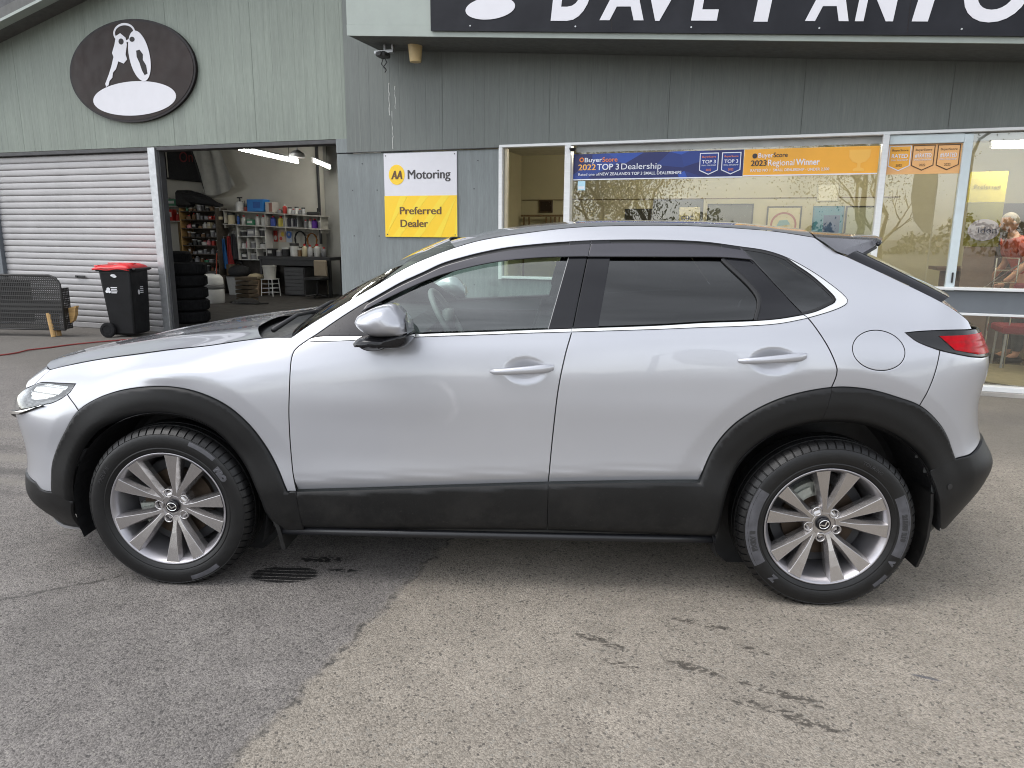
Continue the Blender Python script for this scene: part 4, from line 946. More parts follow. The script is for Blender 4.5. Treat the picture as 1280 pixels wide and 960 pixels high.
panel('arch_cladding', path(S('r_arch', 7, 14), S('dark_r_top', 0, 2, rev=True), S('r_arch_in', 7, 12, rev=True), seam_ra[::-1]), M_cladp, CAR, fn=cladfn(.013, rin, rout), gap=.001, res=.012)
# --- bumpers, grille, lamps
wing_lo = S('wing_low') + [(-.80, .672), (-.92, .625), (-1.02, .545), (-1.2, .475), (-1.5, .465)]
wing_up = [(-1.5, .49), (-1.18, .50), (-1.0, .575), (-.90, .66), (-.80, .692), (-.69, .706), (-.60, .729)]
panel('front_bumper', path(S('bump_f_seam'), S('f_arch', 0, 5, rev=True), S('bump_f_low'), (-.72, .402), (-.80, .408), (-.90, .405), (-1.5, .395), wing_lo[::-1], S('lampf_low', 2, 4, rev=True)), M_paint, CAR, res=.014)
panel('lower_bumper', path(S('bump_f_low', rev=True), S('dark_f_in'), S('dark_f_side'), (-.60, .165), (-.74, .172), (-.85, .195), (-1.5, .21), (-1.5, .39), (-.90, .40), (-.80, .403), (-.72, .397)), M_cladp, CAR, extra=.006, res=.016)
panel('bumper_lip', path((-.46, .196), (-.60, .176), (-.74, .182), (-.85, .204), (-.85, .196), (-.74, .170), (-.60, .163), (-.46, .182)), mat('grey_lip', (.25, .25, .26), .3, .3), CAR, extra=.012, res=.02, gap=.0004)
def grillefn(u, z): return -.025 + .012*np.sin(u*160)*np.sin(z*190)
panel('grille', path(wing_up, (-.86, .80), (-1.5, .812)), M_gloss, CAR, fn=grillefn, res=.010)
panel('signature_wing', path(wing_lo, wing_up), M_chrome, CAR, extra=.016, res=.016, rim=.02)
hl = path(S('lampf_top'), (-.765, .775), (-.80, .745), (-.80, .697), wing_up[-2:], S('lampf_low', rev=True))
hlo = empty('headlamp', (0, 0, 0), 0, CAR); hlo2 = empty('headlamp', (0, 0, 0), 0, CAR)
panel('housing', hl, M_blackpaint, hlo, extra=-.030, gap=.001, rim=.03, far_parent=hlo2, res=.02)
panel('reflector', path((-.470, .812), (-.60, .812), (-.690, .800), (-.695, .770), (-.66, .748), (-.56, .760), (-.50, .782)), mat('lamp_reflector', (.80, .80, .78), .22, .8, var=.2, scale=14, stretch=(1, 1, 30)), hlo, fn=lambda u, z: -.016 + .004*np.sin(z*420), gap=0, rim=.01, far_parent=hlo2, res=.006)
panel('lens', hl, glass('lamp_lens', (.93, .95, .95), 1.0, .05), hlo, extra=.001, gap=.0016, rim=.004, far_parent=hlo2, res=.02)
tl = path(S('lamp_top'), (3.40, 1.107), (3.62, 1.10), (3.62, .995), (3.40, .998), (3.25, 1.004), S('lamp_low', rev=True))
tlo = empty('tail_lamp', (0, 0, 0), 0, CAR); tlo2 = empty('tail_lamp', (0, 0, 0), 0, CAR)
M_redlens = mat('red_lens', (.36, .001, .006), .2, var=.25, scale=30, spec=.12)
panel('housing', tl, M_blackpaint, tlo, extra=.002, gap=.0012, far_parent=tlo2, res=.02)
panel('red_lens', path((3.025, 1.092), (3.25, 1.096), (3.615, 1.090), (3.615, 1.008), (3.40, 1.012), (3.22, 1.018), (3.085, 1.040)), M_redlens, tlo, fn=lambda u, z: .006 + .0007*np.sin(z*300), gap=.0008, far_parent=tlo2, res=.012)
panel('rear_bumper', path(S('q_seam'), S('r_arch', 11, 14), S('dark_r_top', 2, 3), (3.32, .640), (3.40, .655), (3.56, .66), (3.60, .66), (3.60, 1.0), (3.40, .998), (3.25, 1.004), S('lamp_low', 3, 5, rev=True)), M_paint, CAR, res=.014)
panel('tailgate', path((3.60, .66), (4.1, .66), (4.1, 1.10), (3.635, 1.10), (3.635, .995), (3.60, .995)), M_paint, CAR, res=.03)
def rbfn(u, z): return np.full(len(u), .008)
panel('lower_bumper', path(S('dark_r_top'), (3.32, .640), (3.40, .655), (3.56, .66), (4.1, .66), (4.1, .30), (3.5, .285), (3.30, .285), SEAMS['dark_r_bot'][3], S('dark_r_bot', 0, 3, rev=True)), M_cladp, CAR, fn=rbfn, res=.014)
panel('bumper_lip', path((3.16, .318), (3.20, .298), (3.30, .290), (4.1, .30), (4.1, .286), (3.30, .276), (3.19, .286), (3.15, .308)), mat('silver_lip', (.5, .5, .52), .3, .5), CAR, extra=-.004, res=.02, gap=.0004)
ps = body([3.13], [.505], True, .008)[0]; mb = MB(); mb.cyl(ps, ps + np.array((.0008, -.003, 0)), .011); mb.build('parking_sensor', M_black, CAR)
# --- lofted skins: roof, windscreen, rear window, bonnet, tailgate top
def loft(name, edge, cx, cz, m, nv=25, p=2.2, parent=None, smooth=True, thick=0, vmax=1.0, drop=0.0):
    """edge: (n,3) near-side edge; each section runs to its mirror, pushed by cx, cz at the centre line"""
    E = np.array(edge, float); n = len(E); v = np.linspace(-1, 1, nv)*vmax; vs = []
    for i in range(n):
        for t in v:
            k = 1 - abs(t)**p; vs.append((E[i, 0] + cx[i]*k, E[i, 1]*(-t)*-1 if False else abs(E[i, 1])*t, E[i, 2] + cz[i]*k - drop))
    fs = [(i*nv+j, (i+1)*nv+j, (i+1)*nv+j+1, i*nv+j+1) for i in range(n-1) for j in range(nv-1)]
    return mesh_obj(name, vs, fs, m, parent or CAR, smooth=smooth)
def pts_on(p, step=None): q = np.array(p); return body(q[:, 0], q[:, 1])
ZCX = [1.05, 1.17, 1.30, 1.44, 1.65, 1.84, 2.21, 2.40, 2.66, 2.85]; ZCZ = [1.418, 1.447, 1.477, 1.499, 1.517, 1.524, 1.522, 1.516, 1.494, 1.470]
e = pts_on(S('rail')); e[:, 1] += .002; ncx = np.interp(e[:, 0], [1.15, 1.5, 2.2, 2.61], [-.09, -.02, .0, .05])
zc = np.interp(e[:, 0] + ncx, ZCX, ZCZ)
for _ in range(3): zc = np.convolve(np.r_[zc[0], zc, zc[-1]], [.25, .5, .25], 'valid')
loft('roof', e, ncx, zc - e[:, 2], M_paint, 33, 2.4)
loft('headliner', e, ncx, zc - e[:, 2] - .0, mat('headliner', (.30, .30, .29), .9), 17, 2.4, drop=.04)
ew = pts_on(S('apil_up')); k = np.linspace(0, 1, len(ew)); ew[:, 1] += .003
loft('windscreen', ew, -.125 - .0*k + .035*k, .012 + .028*k, M_wglass, 33, 2.0)
wsel = ew[:3]
# black ceramic band round the screen
def band(name, E, cx, cz, i0, i1, v0, v1, m, p, off):
    vs = []; nv = 13; v = np.linspace(v0, v1, nv); idx = np.linspace(i0, i1, max(2, int(abs(i1-i0))+1))
    for i in idx:
        j = int(min(i, len(E)-2)); t_ = i - j; q = E[j]*(1-t_) + E[j+1]*t_; a = cx[j]*(1-t_) + cx[j+1]*t_; b = cz[j]*(1-t_) + cz[j+1]*t_
        for t in v: kk = 1 - abs(t)**p; vs.append((q[0] + a*kk + off[0], abs(q[1])*t, q[2] + b*kk + off[1]))
    n = len(idx); fs = [(i*nv+j, (i+1)*nv+j, (i+1)*nv+j+1, i*nv+j+1) for i in range(n-1) for j in range(nv-1)]
    return mesh_obj(name, vs, fs, m, CAR, smooth=True)
cxw = -.125 + .035*k; czw = .012 + .028*k; nE = len(ew) - 1
band('screen_border', ew, cxw, czw, 0, nE, -1, -.955, M_seal, 2, (.004, -.005)); band('screen_border', ew, cxw, czw, 0, nE, .955, 1, M_seal, 2, (.004, -.005))
band('screen_border', ew, cxw, czw, nE*.90, nE, -1, 1, M_seal, 2, (.004, -.005)); band('screen_border', ew, cxw, czw, 0, nE*.10, -1, 1, M_seal, 2, (.004, -.005))
eh = pts_on(S('hatch')); kh = np.linspace(0, 1, len(eh)); eh[:, 1] += .004
eg = eh + np.array([.058, .045, .022])*np.linspace(1, .75, len(eh))[:, None]
for sg in (-1, 1):
    vs = []
    for a_, b_ in zip(eh, eg):
        for q in range(5): t_ = q/4; p_ = a_*(1-t_) + b_*t_; vs.append((p_[0] + .006*math.sin(math.pi*t_), -sg*p_[1], p_[2] + .006*math.sin(math.pi*t_)))
    fs = [(i*5+j, (i+1)*5+j, (i+1)*5+j+1, i*5+j+1) for i in range(len(eh)-1) for j in range(4)]
    mesh_obj('window_garnish', vs, fs, M_gloss, CAR, smooth=True)
loft('rear_window', eg, .12 + .05*kh, .020 - .01*kh, M_pglass, 25, 2.2)
et = np.vstack([eh[-1:], pts_on(path(tip_r)), pts_on([(3.30, 1.112), (3.40, 1.105)])]); 
kt = np.linspace(0, 1, len(et))
loft('tailgate_top', et, np.interp(kt, [0, 1], [.18, .10]), .02 - .02*kt, M_paint, 25, 2.2)
# bonnet
sb = pts_on(S('shut', 0, 6)); ZB = lambda x: np.interp(x, [-.84, -.76, -.66, -.53, -.37, -.20, 0, .20, .40], [.858, .870, .890, .919, .953, .985, 1.014, 1.041, 1.060])
def bonnet(off=0.0):
    vs = []; nv = 49; nw = 40; sx = np.array(sb[:, 0]); sy = np.abs(sb[:, 1]); sz = np.array(sb[:, 2])
    for j in range(nw):
        w = j/(nw-1)
        for i in range(nv):
            t = -1 + 2*i/(nv-1); a = abs(t)
            xf = np.interp(a, [0, .3, .575, .75, .9, 1], [-.836, -.818, -.772, -.733, -.690, -.634]); xr = .20 + .172*(a*.70/.68)**2.6
            x = xf + (xr - xf)*w; ys = np.interp(x, sx, sy); y = a*ys
            zs = np.interp(x, sx, sz); zc = max(ZB(x), zs)
            z = zs + max(0, zc - zs)*(1 - a**2.3) + .020*math.exp(-((a - .72)/.17)**2)*min(1, w*8)*(1 - w*.5)
            vs.append((x, y*(1 if t > 0 else -1), z + off))
    fs = [(i*nv+j, (i+1)*nv+j, (i+1)*nv+j+1, i*nv+j+1) for i in range(nw-1) for j in range(nv-1)]
    return vs, fs
bv_, bf_ = bonnet(); mesh_obj('bonnet', bv_, bf_, M_paint, CAR, smooth=True)
bv2, bf2 = bonnet(-.03); mesh_obj('bonnet_liner', bv2, bf2, M_seal, CAR, smooth=True)
# cowl between bonnet and screen, with wipers
vs = []; nv = 31
for r_ in range(6):
    for j in range(nv):
        t = -1 + 2*j/(nv-1); y = .70*t; x0 = .17 + .175*(abs(y)/.68)**2.6; x1 = ew[0][0] - .125*(1 - t*t) + .03; w_ = r_/5
        vs.append((x0 + (x1 - x0)*w_, y*(1 + .09*w_), (1.005 + .012*math.sin(w_*9)) + w_*.012 - .02*t*t))
fs = [(i*nv+j, (i+1)*nv+j, (i+1)*nv+j+1, i*nv+j+1) for i in range(5) for j in range(nv-1)]
mesh_obj('cowl', vs, fs, M_black, CAR, smooth=True)
for a_, b_ in (((.345, -.52, 1.035), (.47, .05, 1.085)), ((.30, .15, 1.04), (.46, .62, 1.085))):
    mb = MB(); a_, b_ = Vector(a_), Vector(b_); mb.tube([a_, a_*.6 + b_*.4 + Vector((-.02, 0, .022)), b_], [.012, .009, .006], 6); mb.tube([b_*.75 + a_*.25 + Vector((.02, 0, .012)), b_ + (b_ - a_)*.25 + Vector((.02, 0, .02))], .007, 5); mb.build('wiper', M_black, CAR, smooth=True)
# spoiler
tip = [(2.615, 1.452, .575), (2.86, 1.440, .525), (2.882, 1.432, .52), (2.872, 1.416, .52), (2.775, 1.372, .60), (2.68, 1.396, .645), (2.64, 1.428, .62)]
vs = []; nv = 21
for j in range(nv):
    t = -1 + 2*j/(nv-1); k_ = 1 - abs(t)**2.6
    for i, (x, z, y) in enumerate(tip): vs.append((x + (.06 if i == 0 else .15)*k_, y*t*(1.0), z + (.018 if i in (0,) else .012)*k_ + (.012*k_ if i < 3 else 0)))
n = len(tip); fs = [(j*n+i, j*n+(i+1) % n, (j+1)*n+(i+1) % n, (j+1)*n+i) for j in range(nv-1) for i in range(n)]
fs += [tuple(range(n))[::-1], tuple((nv-1)*n+i for i in range(n))]
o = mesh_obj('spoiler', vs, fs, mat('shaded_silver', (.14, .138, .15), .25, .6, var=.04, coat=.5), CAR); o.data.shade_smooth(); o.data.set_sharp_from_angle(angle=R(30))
mb = MB(); mb.tube([(2.889, -.52, 1.424), (2.95, -.4, 1.434), (3.03, 0, 1.448), (2.95, .4, 1.434), (2.889, .52, 1.424)], .008, 6); mb.build('spoiler_edge', M_gloss, CAR, smooth=True)
for y_ in (-1, 1): mb = MB(); mb.tube([(2.775, y_*.603, 1.371), (2.878, y_*.525, 1.412)], .006, 6); mb.build('spoiler_seal', M_seal, CAR)
mb = MB(); mb.tube([(3.10, -.10, 1.225), (3.17, -.25, 1.215), (3.14, -.62, 1.185)], [.016, .013, .008], 6); mb.tube([(3.11, -.36, 1.235), (3.10, -.62, 1.225)], .008, 5); mb.build('rear_wiper', M_black, CAR, smooth=True)
# --- dark structure behind the skins
gu, gz = np.meshgrid(np.linspace(-.72, 3.40, 104), np.linspace(.25, 1.0, 26), indexing='ij'); Q = body(gu.ravel(), gz.ravel(), True, -.030)
ok = gz.ravel() < np.interp(gu.ravel(), [-.72, -.3, 0, .35, .60], [.74, .84, .88, .93, 1.01])
for cx, cz_, ra, fy in WHEELS: ok &= np.hypot(gu.ravel() - cx, gz.ravel() - cz_) > (.43 if cx < 1 else .44)
fs = []
for i in range(103):
    for j in range(25):
        q = (i*26+j, (i+1)*26+j, (i+1)*26+j+1, i*26+j+1)
        if all(ok[x] for x in q): fs.append(q)
o = mesh_obj('inner_shell', Q, fs, M_inner, CAR, smooth=True); mirrored(o, CAR)
mb = MB(); mb.box((1.33, 0, .27), (1.85, 1.60, .06)); mb.box((1.33, 0, .285), (3.9, .95, .09)); mb.box((-.62, 0, .30), (.3, 1.0, .16)); mb.box((3.2, 0, .40), (.3, 1.1, .16)); mb.box((-.5, 0, .54), (.10, 1.05, .44)); mb.box((.42, 0, .62), (.04, 1.5, .66)); mb.build('floor_pan', M_seal, CAR)
for cx, cz_, ra, fy in WHEELS:
    for sgn in (-1, 1):
        mb = MB(); n = 40; a0_ = -.35 if cx < 1 else -.02; rr_ = .405 if cx < 1 else .438; vs = []
        for k_ in range(n+1):
            a = a0_ + (math.pi + .35 - a0_)*k_/n
            for y, r_ in ((.865, rr_), (.80, rr_ + .006), (.52, rr_), (.50, rr_ - .02)): vs.append((cx + r_*math.cos(a), sgn*y, cz_ + r_*math.sin(a)))
        fs = [(i*4+j, i*4+j+1, i*4+j+5, i*4+j+4) for i in range(n) for j in range(3)]
        fs += [(i*4+3, (i+1)*4+3, n*2+1 + 0) for i in range(0)]
        mb.add(vs, fs); mb.cyl((cx, sgn*.50, cz_), (cx, sgn*.48, cz_), rr_, n=32)
        mb.build('wheel_liner', M_black, CAR, smooth=False)
# sill strip and mud flaps
for sgn in (-1, 1):
    mb = MB(); mb.tube([(.455, sgn*.838, .240), (1.0, sgn*.842, .244), (1.6, sgn*.842, .249), (2.235, sgn*.838, .255)], .017, 8); mb.build('sill_strip', M_navy, CAR, smooth=True)
    for prof, nm in (([(.385, .385), (.418, .33), (.446, .25), (.462, .165)], 'f'), ([(3.040, .48), (3.048, .40), (3.046, .30), (3.036, .23), (3.018, .172)], 'r')):
        q_ = np.array(prof); n_ = len(q_); vs = [(x, sgn*y, z) for x, z in prof for y in (.866, .69)] + [(x + .014, sgn*y, z) for x, z in prof for y in (.860, .69)]
        fs = [(2*i, 2*i+1, 2*i+3, 2*i+2) for i in range(n_-1)] + [(2*n_+2*i, 2*n_+2*i+2, 2*n_+2*i+3, 2*n_+2*i+1) for i in range(n_-1)] + [(2*i, 2*i+2, 2*n_+2*i+2, 2*n_+2*i) for i in range(n_-1)] + [(2*n_-2, 2*n_-1, 4*n_-1, 4*n_-2)]
        mesh_obj('mud_flap', vs, fs, M_cladp, CAR, smooth=False)
# --- handles, mirrors
def handle(par, u0, z0, u1, z1, sgn):
    mb = MB(); n = 14; pts = []; 
    for k_ in range(n+1):
        t = k_/n; u = u0 + (u1 - u0)*t; z = z0 + (z1 - z0)*t; y = -body([u], [z])[0][1]
        lift = .025*math.sin(math.pi*min(1, max(0, t)))**.45; hw = np.interp(t, [0, .06, .5, .9, 1], [.005, .0105, .0150, .0180, .011]); dw = np.interp(t, [0, .1, .5, .9, 1], [.003, .008, .010, .011, .005])
        pts.append((u, y + lift, z, hw, dw))
    m = 10; vs = []
    for u, y, z, hw, dw in pts:
        for q in range(m): a = 2*math.pi*q/m; vs.append((u, sgn*(y + dw*math.cos(a)), z + hw*math.sin(a)))
    fs = [(i*m+q, i*m+(q+1) % m, (i+1)*m+(q+1) % m, (i+1)*m+q) for i in range(n) for q in range(m)]
    if sgn < 0: fs = [f[::-1] for f in fs]
    mb.add(vs, fs); o = mb.build('door_handle', M_paint, par, smooth=True)
for sgn, f_, r_ in ((-1, fd, rd), (1, fd2, rd2)): handle(f_, 1.325, .932, 1.572, .952, sgn); handle(r_, 2.268, .990, 2.520, 1.014, sgn)
def mirror(par, sgn):
    outl = [(.826, 1.128), (.838, 1.150), (.865, 1.166), (.905, 1.184), (.945, 1.193), (.968, 1.190), (.992, 1.170), (1.013, 1.145), (1.026, 1.118), (1.026, 1.085), (1.020, 1.076), (.96, 1.070), (.90, 1.070), (.872, 1.078), (.85, 1.094), (.834, 1.112)]
    c = np.array((.935, 1.128)); O = np.array(crom(outl + [outl[0]], step=.008))[:-1]; n = len(O); vs = []; fs = []
    prof = [(1.0, -.845), (1.01, -.90), (1.0, -.935), (.96, -.972), (.86, -1.002), (.70, -1.024), (.50, -1.036), (.25, -1.042)]
    for s_, y in prof:
        for q in O:
            z = c[1] + (q[1]-c[1])*s_; x = c[0] + (q[0]-c[0])*s_
            yy = y + (.030 if z < 1.118 else 0)*min(1, (1.118 - z)/.05)*(1 if s_ < 1 else 0)*(1 if y < -.95 else .4)
            vs.append((x, sgn*-yy, z))
    for j in range(len(prof)-1):
        for i in range(n): fs.append((j*n+i, j*n+(i+1) % n, (j+1)*n+(i+1) % n, (j+1)*n+i))
    fs.append(tuple((len(prof)-1)*n+i for i in range(n))); fs.append(tuple(range(n))[::-1])
    if sgn > 0: fs = [f[::-1] for f in fs]
    mr = mesh_obj('door_mirror', vs, fs, M_paint, par, smooth=True)
    base = [(.812, 1.046), (.835, 1.066), (.87, 1.075), (.95, 1.076), (1.0, 1.090), (1.030, 1.092), (1.028, 1.052), (1.008, 1.037), (.94, 1.030), (.905, 1.014), (.855, 1.012), (.825, 1.026)]
    Bq = np.array(crom(base + [base[0]], step=.010))[:-1]; c2 = np.array((.92, 1.052)); n = len(Bq); vs = []; fs = []
    pr = [(.98, -.83), (1.0, -.90), (.98, -.945), (.88, -.98), (.6, -1.0), (.2, -1.005)]
    for s_, y in pr:
        for q in Bq: x = c2[0] + (q[0]-c2[0])*s_; z = c2[1] + (q[1]-c2[1])*s_; vs.append((x, sgn*-(y + (.06 if z < 1.035 and y < -.9 else 0)*(1 if x < .95 else .3)), z))
    for j in range(len(pr)-1):
        for i in range(n): fs.append((j*n+i, j*n+(i+1) % n, (j+1)*n+(i+1) % n, (j+1)*n+i))
    fs.append(tuple((len(pr)-1)*n+i for i in range(n)))
    if sgn > 0: fs = [f[::-1] for f in fs]
    o = mesh_obj('mirror_base', vs, fs, M_gloss, par, smooth=True)
    mesh_obj('mirror_glass', [(1.031, sgn*.86, 1.09), (1.031, sgn*.99, 1.09), (1.020, sgn*.97, 1.145), (1.006, sgn*.87, 1.160)], [(0, 1, 2, 3)], mat('mirror_face', (.8, .8, .82), .02, 1., var=0), par)
mirror(fd, -1); mirror(fd2, 1)
# --- cabin
M_seat = mat('black_seat_cloth', (.035, .035, .037), .85, var=.2, scale=30)
def seat(x, y, w=.50):
    s_ = empty('seat', (x, y, .34), 0, CAR)
    def pad(nm, c, d, ry):
        bm = bmesh.new(); bmesh.ops.create_cube(bm, size=1)
        for v in bm.verts: v.co = Vector((v.co.x*d[0], v.co.y*d[1], v.co.z*d[2]))
        bmesh.ops.bevel(bm, geom=list(bm.edges), offset=min(d)*.35, segments=3, affect='EDGES')
        me = bpy.data.meshes.new(nm); bm.to_mesh(me); bm.free(); me.materials.append(M_seat); me.shade_smooth(); o = bpy.data.objects.new(nm, me); link(o, s_); o.location = c; o.rotation_euler = (0, ry, 0)
    pad('cushion', (0, 0, .16), (.54, w, .18), -.12); pad('backrest', (.34, 0, .50), (.15, w, .62), .32)
    if w < .8: pad('headrest', (.46, 0, .90), (.10, .27, .19), .25)
    else:
        for q in (-.38, .38): pad('headrest', (.47, q, .80), (.08, .25, .13), .25)
seat(1.16, -.36); seat(1.16, .36); seat(1.98, 0, 1.25)
mb = MB(); mb.prism([(.42, 1.02), (.60, 1.045), (.86, 1.03), (.95, .99), (.93, .86), (.86, .70), (.42, .70)], -.74, .74); mb.build('dashboard', mat('dash_vinyl', (.045, .045, .047), .6, var=.1), CAR)
sw = MB(); cs = Vector((.995, .36, .985)); ax = Vector((.86, 0, .50)).normalized(); e1 = Vector((0, 1, 0)); e2 = ax.cross(e1)
sw.tube([cs + (e1*math.cos(a) + e2*math.sin(a))*.185 for a in np.linspace(0, 2*math.pi, 37)], .0165, 8, False); 
sw.box(cs, (.05, .13, .12)); sw.tube([cs - e1*.17, cs, cs + e1*.17], .015, 6); sw.tube([cs, cs - ax*.18], .03, 8)
sw.build('steering_wheel', mat('grey_leather', (.22, .22, .22), .45), CAR, smooth=True)
mb = MB(); mb.box((1.08, 0, 1.345), (.03, .24, .07), bev=.01); mb.cyl((1.07, 0, 1.37), (1.05, 0, 1.42), .012); mb.build('rear_view_mirror', M_black, CAR)
# --- wheels
M_alloy = mat('warm_silver_alloy', (.49, .472, .468), .24, .90, var=0, scale=20)
M_alloyd = mat('alloy_barrel', (.40, .39, .41), .33, .8, var=.06, scale=20)
M_tyre = mat('tyre_rubber', (.006, .006, .0063), .45, var=.25, scale=20, bump=.12, bscale=150, spec=.4)
M_disc = mat('rusty_disc', (.055, .038, .025), .5, .5, var=.3, scale=16)
M_worn = mat('worn_sidewall', (.066, .066, .074), .55, var=.25, scale=26)
M_print = mat('raised_letters', (.028, .028, .03), .5, var=0)
def wheel(cx, sgn, spin, name_lab):
    """local axes: outer face at y = -0.11 (toward the viewer for the near side)"""
    W = empty('wheel', (cx, sgn*.7825, .335), 0 if sgn < 0 else math.pi, CAR)
    # tyre
    prof = [(.222, .07), (.234, -.085), (.244, -.093), (.252, -.100), (.262, -.1045), (.266, -.1030), (.270, -.1052), (.290, -.1082), (.308, -.1065), (.319, -.1030), (.321, -.1012), (.323, -.1020), (.333, -.092), (.341, -.082), (.3455, -.066), (.3455, -.050), (.338, -.0495), (.338, -.042), (.3465, -.0415), (.3468, -.010), (.339, -.0095), (.339, .0), (.3468, .0005), (.3468, .045), (.3455, .066), (.335, .094), (.30, .108), (.245, .095)]
    angs = [2*math.pi*(b + q)/64 for b in range(64) for q in (0, .80, .83, .97)]
    n = len(angs); vs = []; fs = []; m = len(prof)
    for k_ in range(n):
        a = angs[k_]
        for i, (r_, y) in enumerate(prof):
            if 12 <= i <= 15 and k_ % 4 >= 2: r_ -= .005
            if i in (12, 13) and k_ % 4 >= 2: y += .004
            zz = r_*math.sin(a); xx = r_*math.cos(a)
            if zz < -.3345: zz = -.3345 - (abs(zz) - .3345)*.05; y *= 1 + .05*max(0, (abs(r_*math.sin(a)) - .33)/.016)
            vs.append((xx, y, zz))
    for k_ in range(n):
        for j in range(m-1): fs.append((k_*m+j, ((k_+1) % n)*m+j, ((k_+1) % n)*m+j+1, k_*m+j+1))
    o = mesh_obj('tyre', vs, [f[::-1] for f in fs], M_tyre, W, smooth=True); o.data.set_sharp_from_angle(angle=R(32))
    # rim barrel
    mb = MB(); mb.lathe([(.238, -.090), (.2435, -.0955), (.2425, -.0975), (.2385, -.0975), (.2345, -.093), (.2255, -.078), (.2165, -.055), (.2125, .02), (.205, .04), (.20, .09), (.225, .095)], 72, axis='Y')
    o = mb.build('rim', M_alloyd, W, smooth=True); rim = o
    # spokes
    def spoke(ang0, da):
        st = [(.046, .42, .009, .021, -.060), (.066, .58, .0075, .0195, -.064), (.088, .74, .0078, .0200, -.069), (.112, .86, .0098, .0220, -.0745), (.140, .94, .0138, .0250, -.080), (.175, .99, .0185, .0290, -.0865), (.205, 1.01, .0225, .0325, -.0910), (.2330, 1.03, .0265, .0360, -.0955)]
        v_ = []; f_ = []
        for r_, kf, wt, wb, y in st:
            a = ang0 + da*kf; c_, s_ = math.cos(a), math.sin(a); 
            for wv, yy in ((-wb, y+.052), (-wb, y+.022), (-wt, y), (wt, y), (wb, y+.022), (wb, y+.052)): v_.append((r_*s_ + wv*c_, yy, r_*c_ - wv*s_))
        for i in range(len(st)-1):
            for q in range(5): f_.append((i*6+q, (i+1)*6+q, (i+1)*6+q+1, i*6+q+1))
            f_.append((i*6+5, (i+1)*6+5, (i+1)*6, i*6))
        e_ = (len(st)-1)*6; f_.append(tuple(e_+q for q in range(6))); f_.append(tuple(range(6))[::-1])
        return v_, [f[::-1] for f in f_]
    for k_ in range(5):
        for sg in (-1, 1):
            v_, f_ = spoke(spin + R(36) + k_*R(72), sg*R(14.0))
            o = mesh_obj('spoke', v_, f_, M_alloy, W); bmod = o.modifiers.new('bevel', 'BEVEL'); bmod.width = .0008; bmod.segments = 1; bmod.limit_method = 'ANGLE'; bmod.angle_limit = R(20)
    mb = MB(); mb.lathe([(0.0, -.050), (.030, -.052), (.046, -.056), (.060, -.050), (.070, -.030), (.072, .01)], 40, axis='Y'); mb.build('hub', M_alloy, W, smooth=True)
    for k_ in range(5):
        a = spin + k_*R(72); x, z = .0575*math.sin(a), .0575*math.cos(a)
        mb = MB(); mb.lathe([(.0135, -.030), (.0145, -.058), (.0175, -.0615), (.0205, -.058), (.0215, -.03)], 20, c=(x, 0, z), axis='Y'); mb.build('nut_well', M_alloy, W, smooth=True); mb = MB(); mb.cyl((x, -.020, z), (x, -.036, z), .0138, n=16); mb.build('well_dark_disc', M_black, W)  # black disc added to darken the inside of each nut recess
        mb = MB(); mb.cyl((x, -.028, z), (x, -.047, z), .0085, .0075, 6); mb.cyl((x, -.047, z), (x, -.0505, z), .006, .004, 6); mb.build('wheel_nut', mat('plated_nut', (.75, .74, .72), .25, .9, var=0) if k_ == 0 and cx == 0 and sgn < 0 else bpy.data.materials['plated_nut'], W)
    mb = MB(); mb.lathe([(0, -.0655), (.024, -.0655), (.0275, -.063), (.0285, -.052)], 36, axis='Y'); cap = mb.build('centre_cap', M_gloss, W, smooth=True)
    # winged oval emblem on the cap
    mb = MB(); mb.tube([(.0195*math.cos(t), -.0668, .0165*math.sin(t)) for t in np.linspace(0, 2*math.pi, 37)], .0017, 6, False)
    for s_ in (-1, 1):
        mb.prism([(0, -.003), (s_*.0035, .0005), (s_*.011, .0062), (s_*.0178, .0058), (s_*.0178, .0040), (s_*.0125, .0030), (s_*.007, -.0035), (0, -.0085)], -.0655, -.0684)
    em = mb.build('emblem', M_chrome, cap); em.rotation_euler = (0, spin if cx > 1 else .25, 0)
    mb = MB(); mb.lathe([(.05, .005), (.148, .0), (.150, .012), (.148, .024), (.05, .024)], 40, axis='Y'); mb.build('brake_disc', M_disc, W, smooth=False)
    mb = MB(); cal = R(250) if cx < 1 else R(-32)
    for t0, t1, rr0, rr1, yy in ((-.30, .30, .105, .165, -.012), (-.20, .20, .12, .15, -.026)):
        poly = [(rr0*math.sin(cal+t), rr0*math.cos(cal+t)) for t in np.linspace(t0, t1, 7)] + [(rr1*math.sin(cal+t), rr1*math.cos(cal+t)) for t in np.linspace(t1, t0, 7)]
        mb.prism(poly, yy, .05)
    mb.build('caliper', mat('alloy_caliper', (.40, .42, .38), .5, .3, var=.2, scale=30) if cx == 0 and sgn < 0 else bpy.data.materials['alloy_caliper'], W)
    mb = MB(); mb.cyl((0, .02, 0), (0, .20, 0), .19, .17, 24); mb.build('backing_plate', M_darkgrey, W)
    # flat markings on the sidewall
    def sector(a0, a1, r0, r1):
        n_ = 22; v_ = []
        for k_ in range(n_+1):
            a = a0 + (a1-a0)*k_/n_
            for q in range(4):
                r_ = r0 + (r1-r0)*q/3; y = np.interp(r_, [.262, .270, .290, .308, .319], [-.1045, -.1052, -.1082, -.1065, -.103]) - .0007; v_.append((r_*math.sin(a), y, r_*math.cos(a)))
        f_ = [(i*4+j, i*4+j+1, (i+1)*4+j+1, (i+1)*4+j) for i in range(n_) for j in range(3)]
        return mesh_obj('sidewall_patch', v_, f_, M_worn, W, smooth=True)
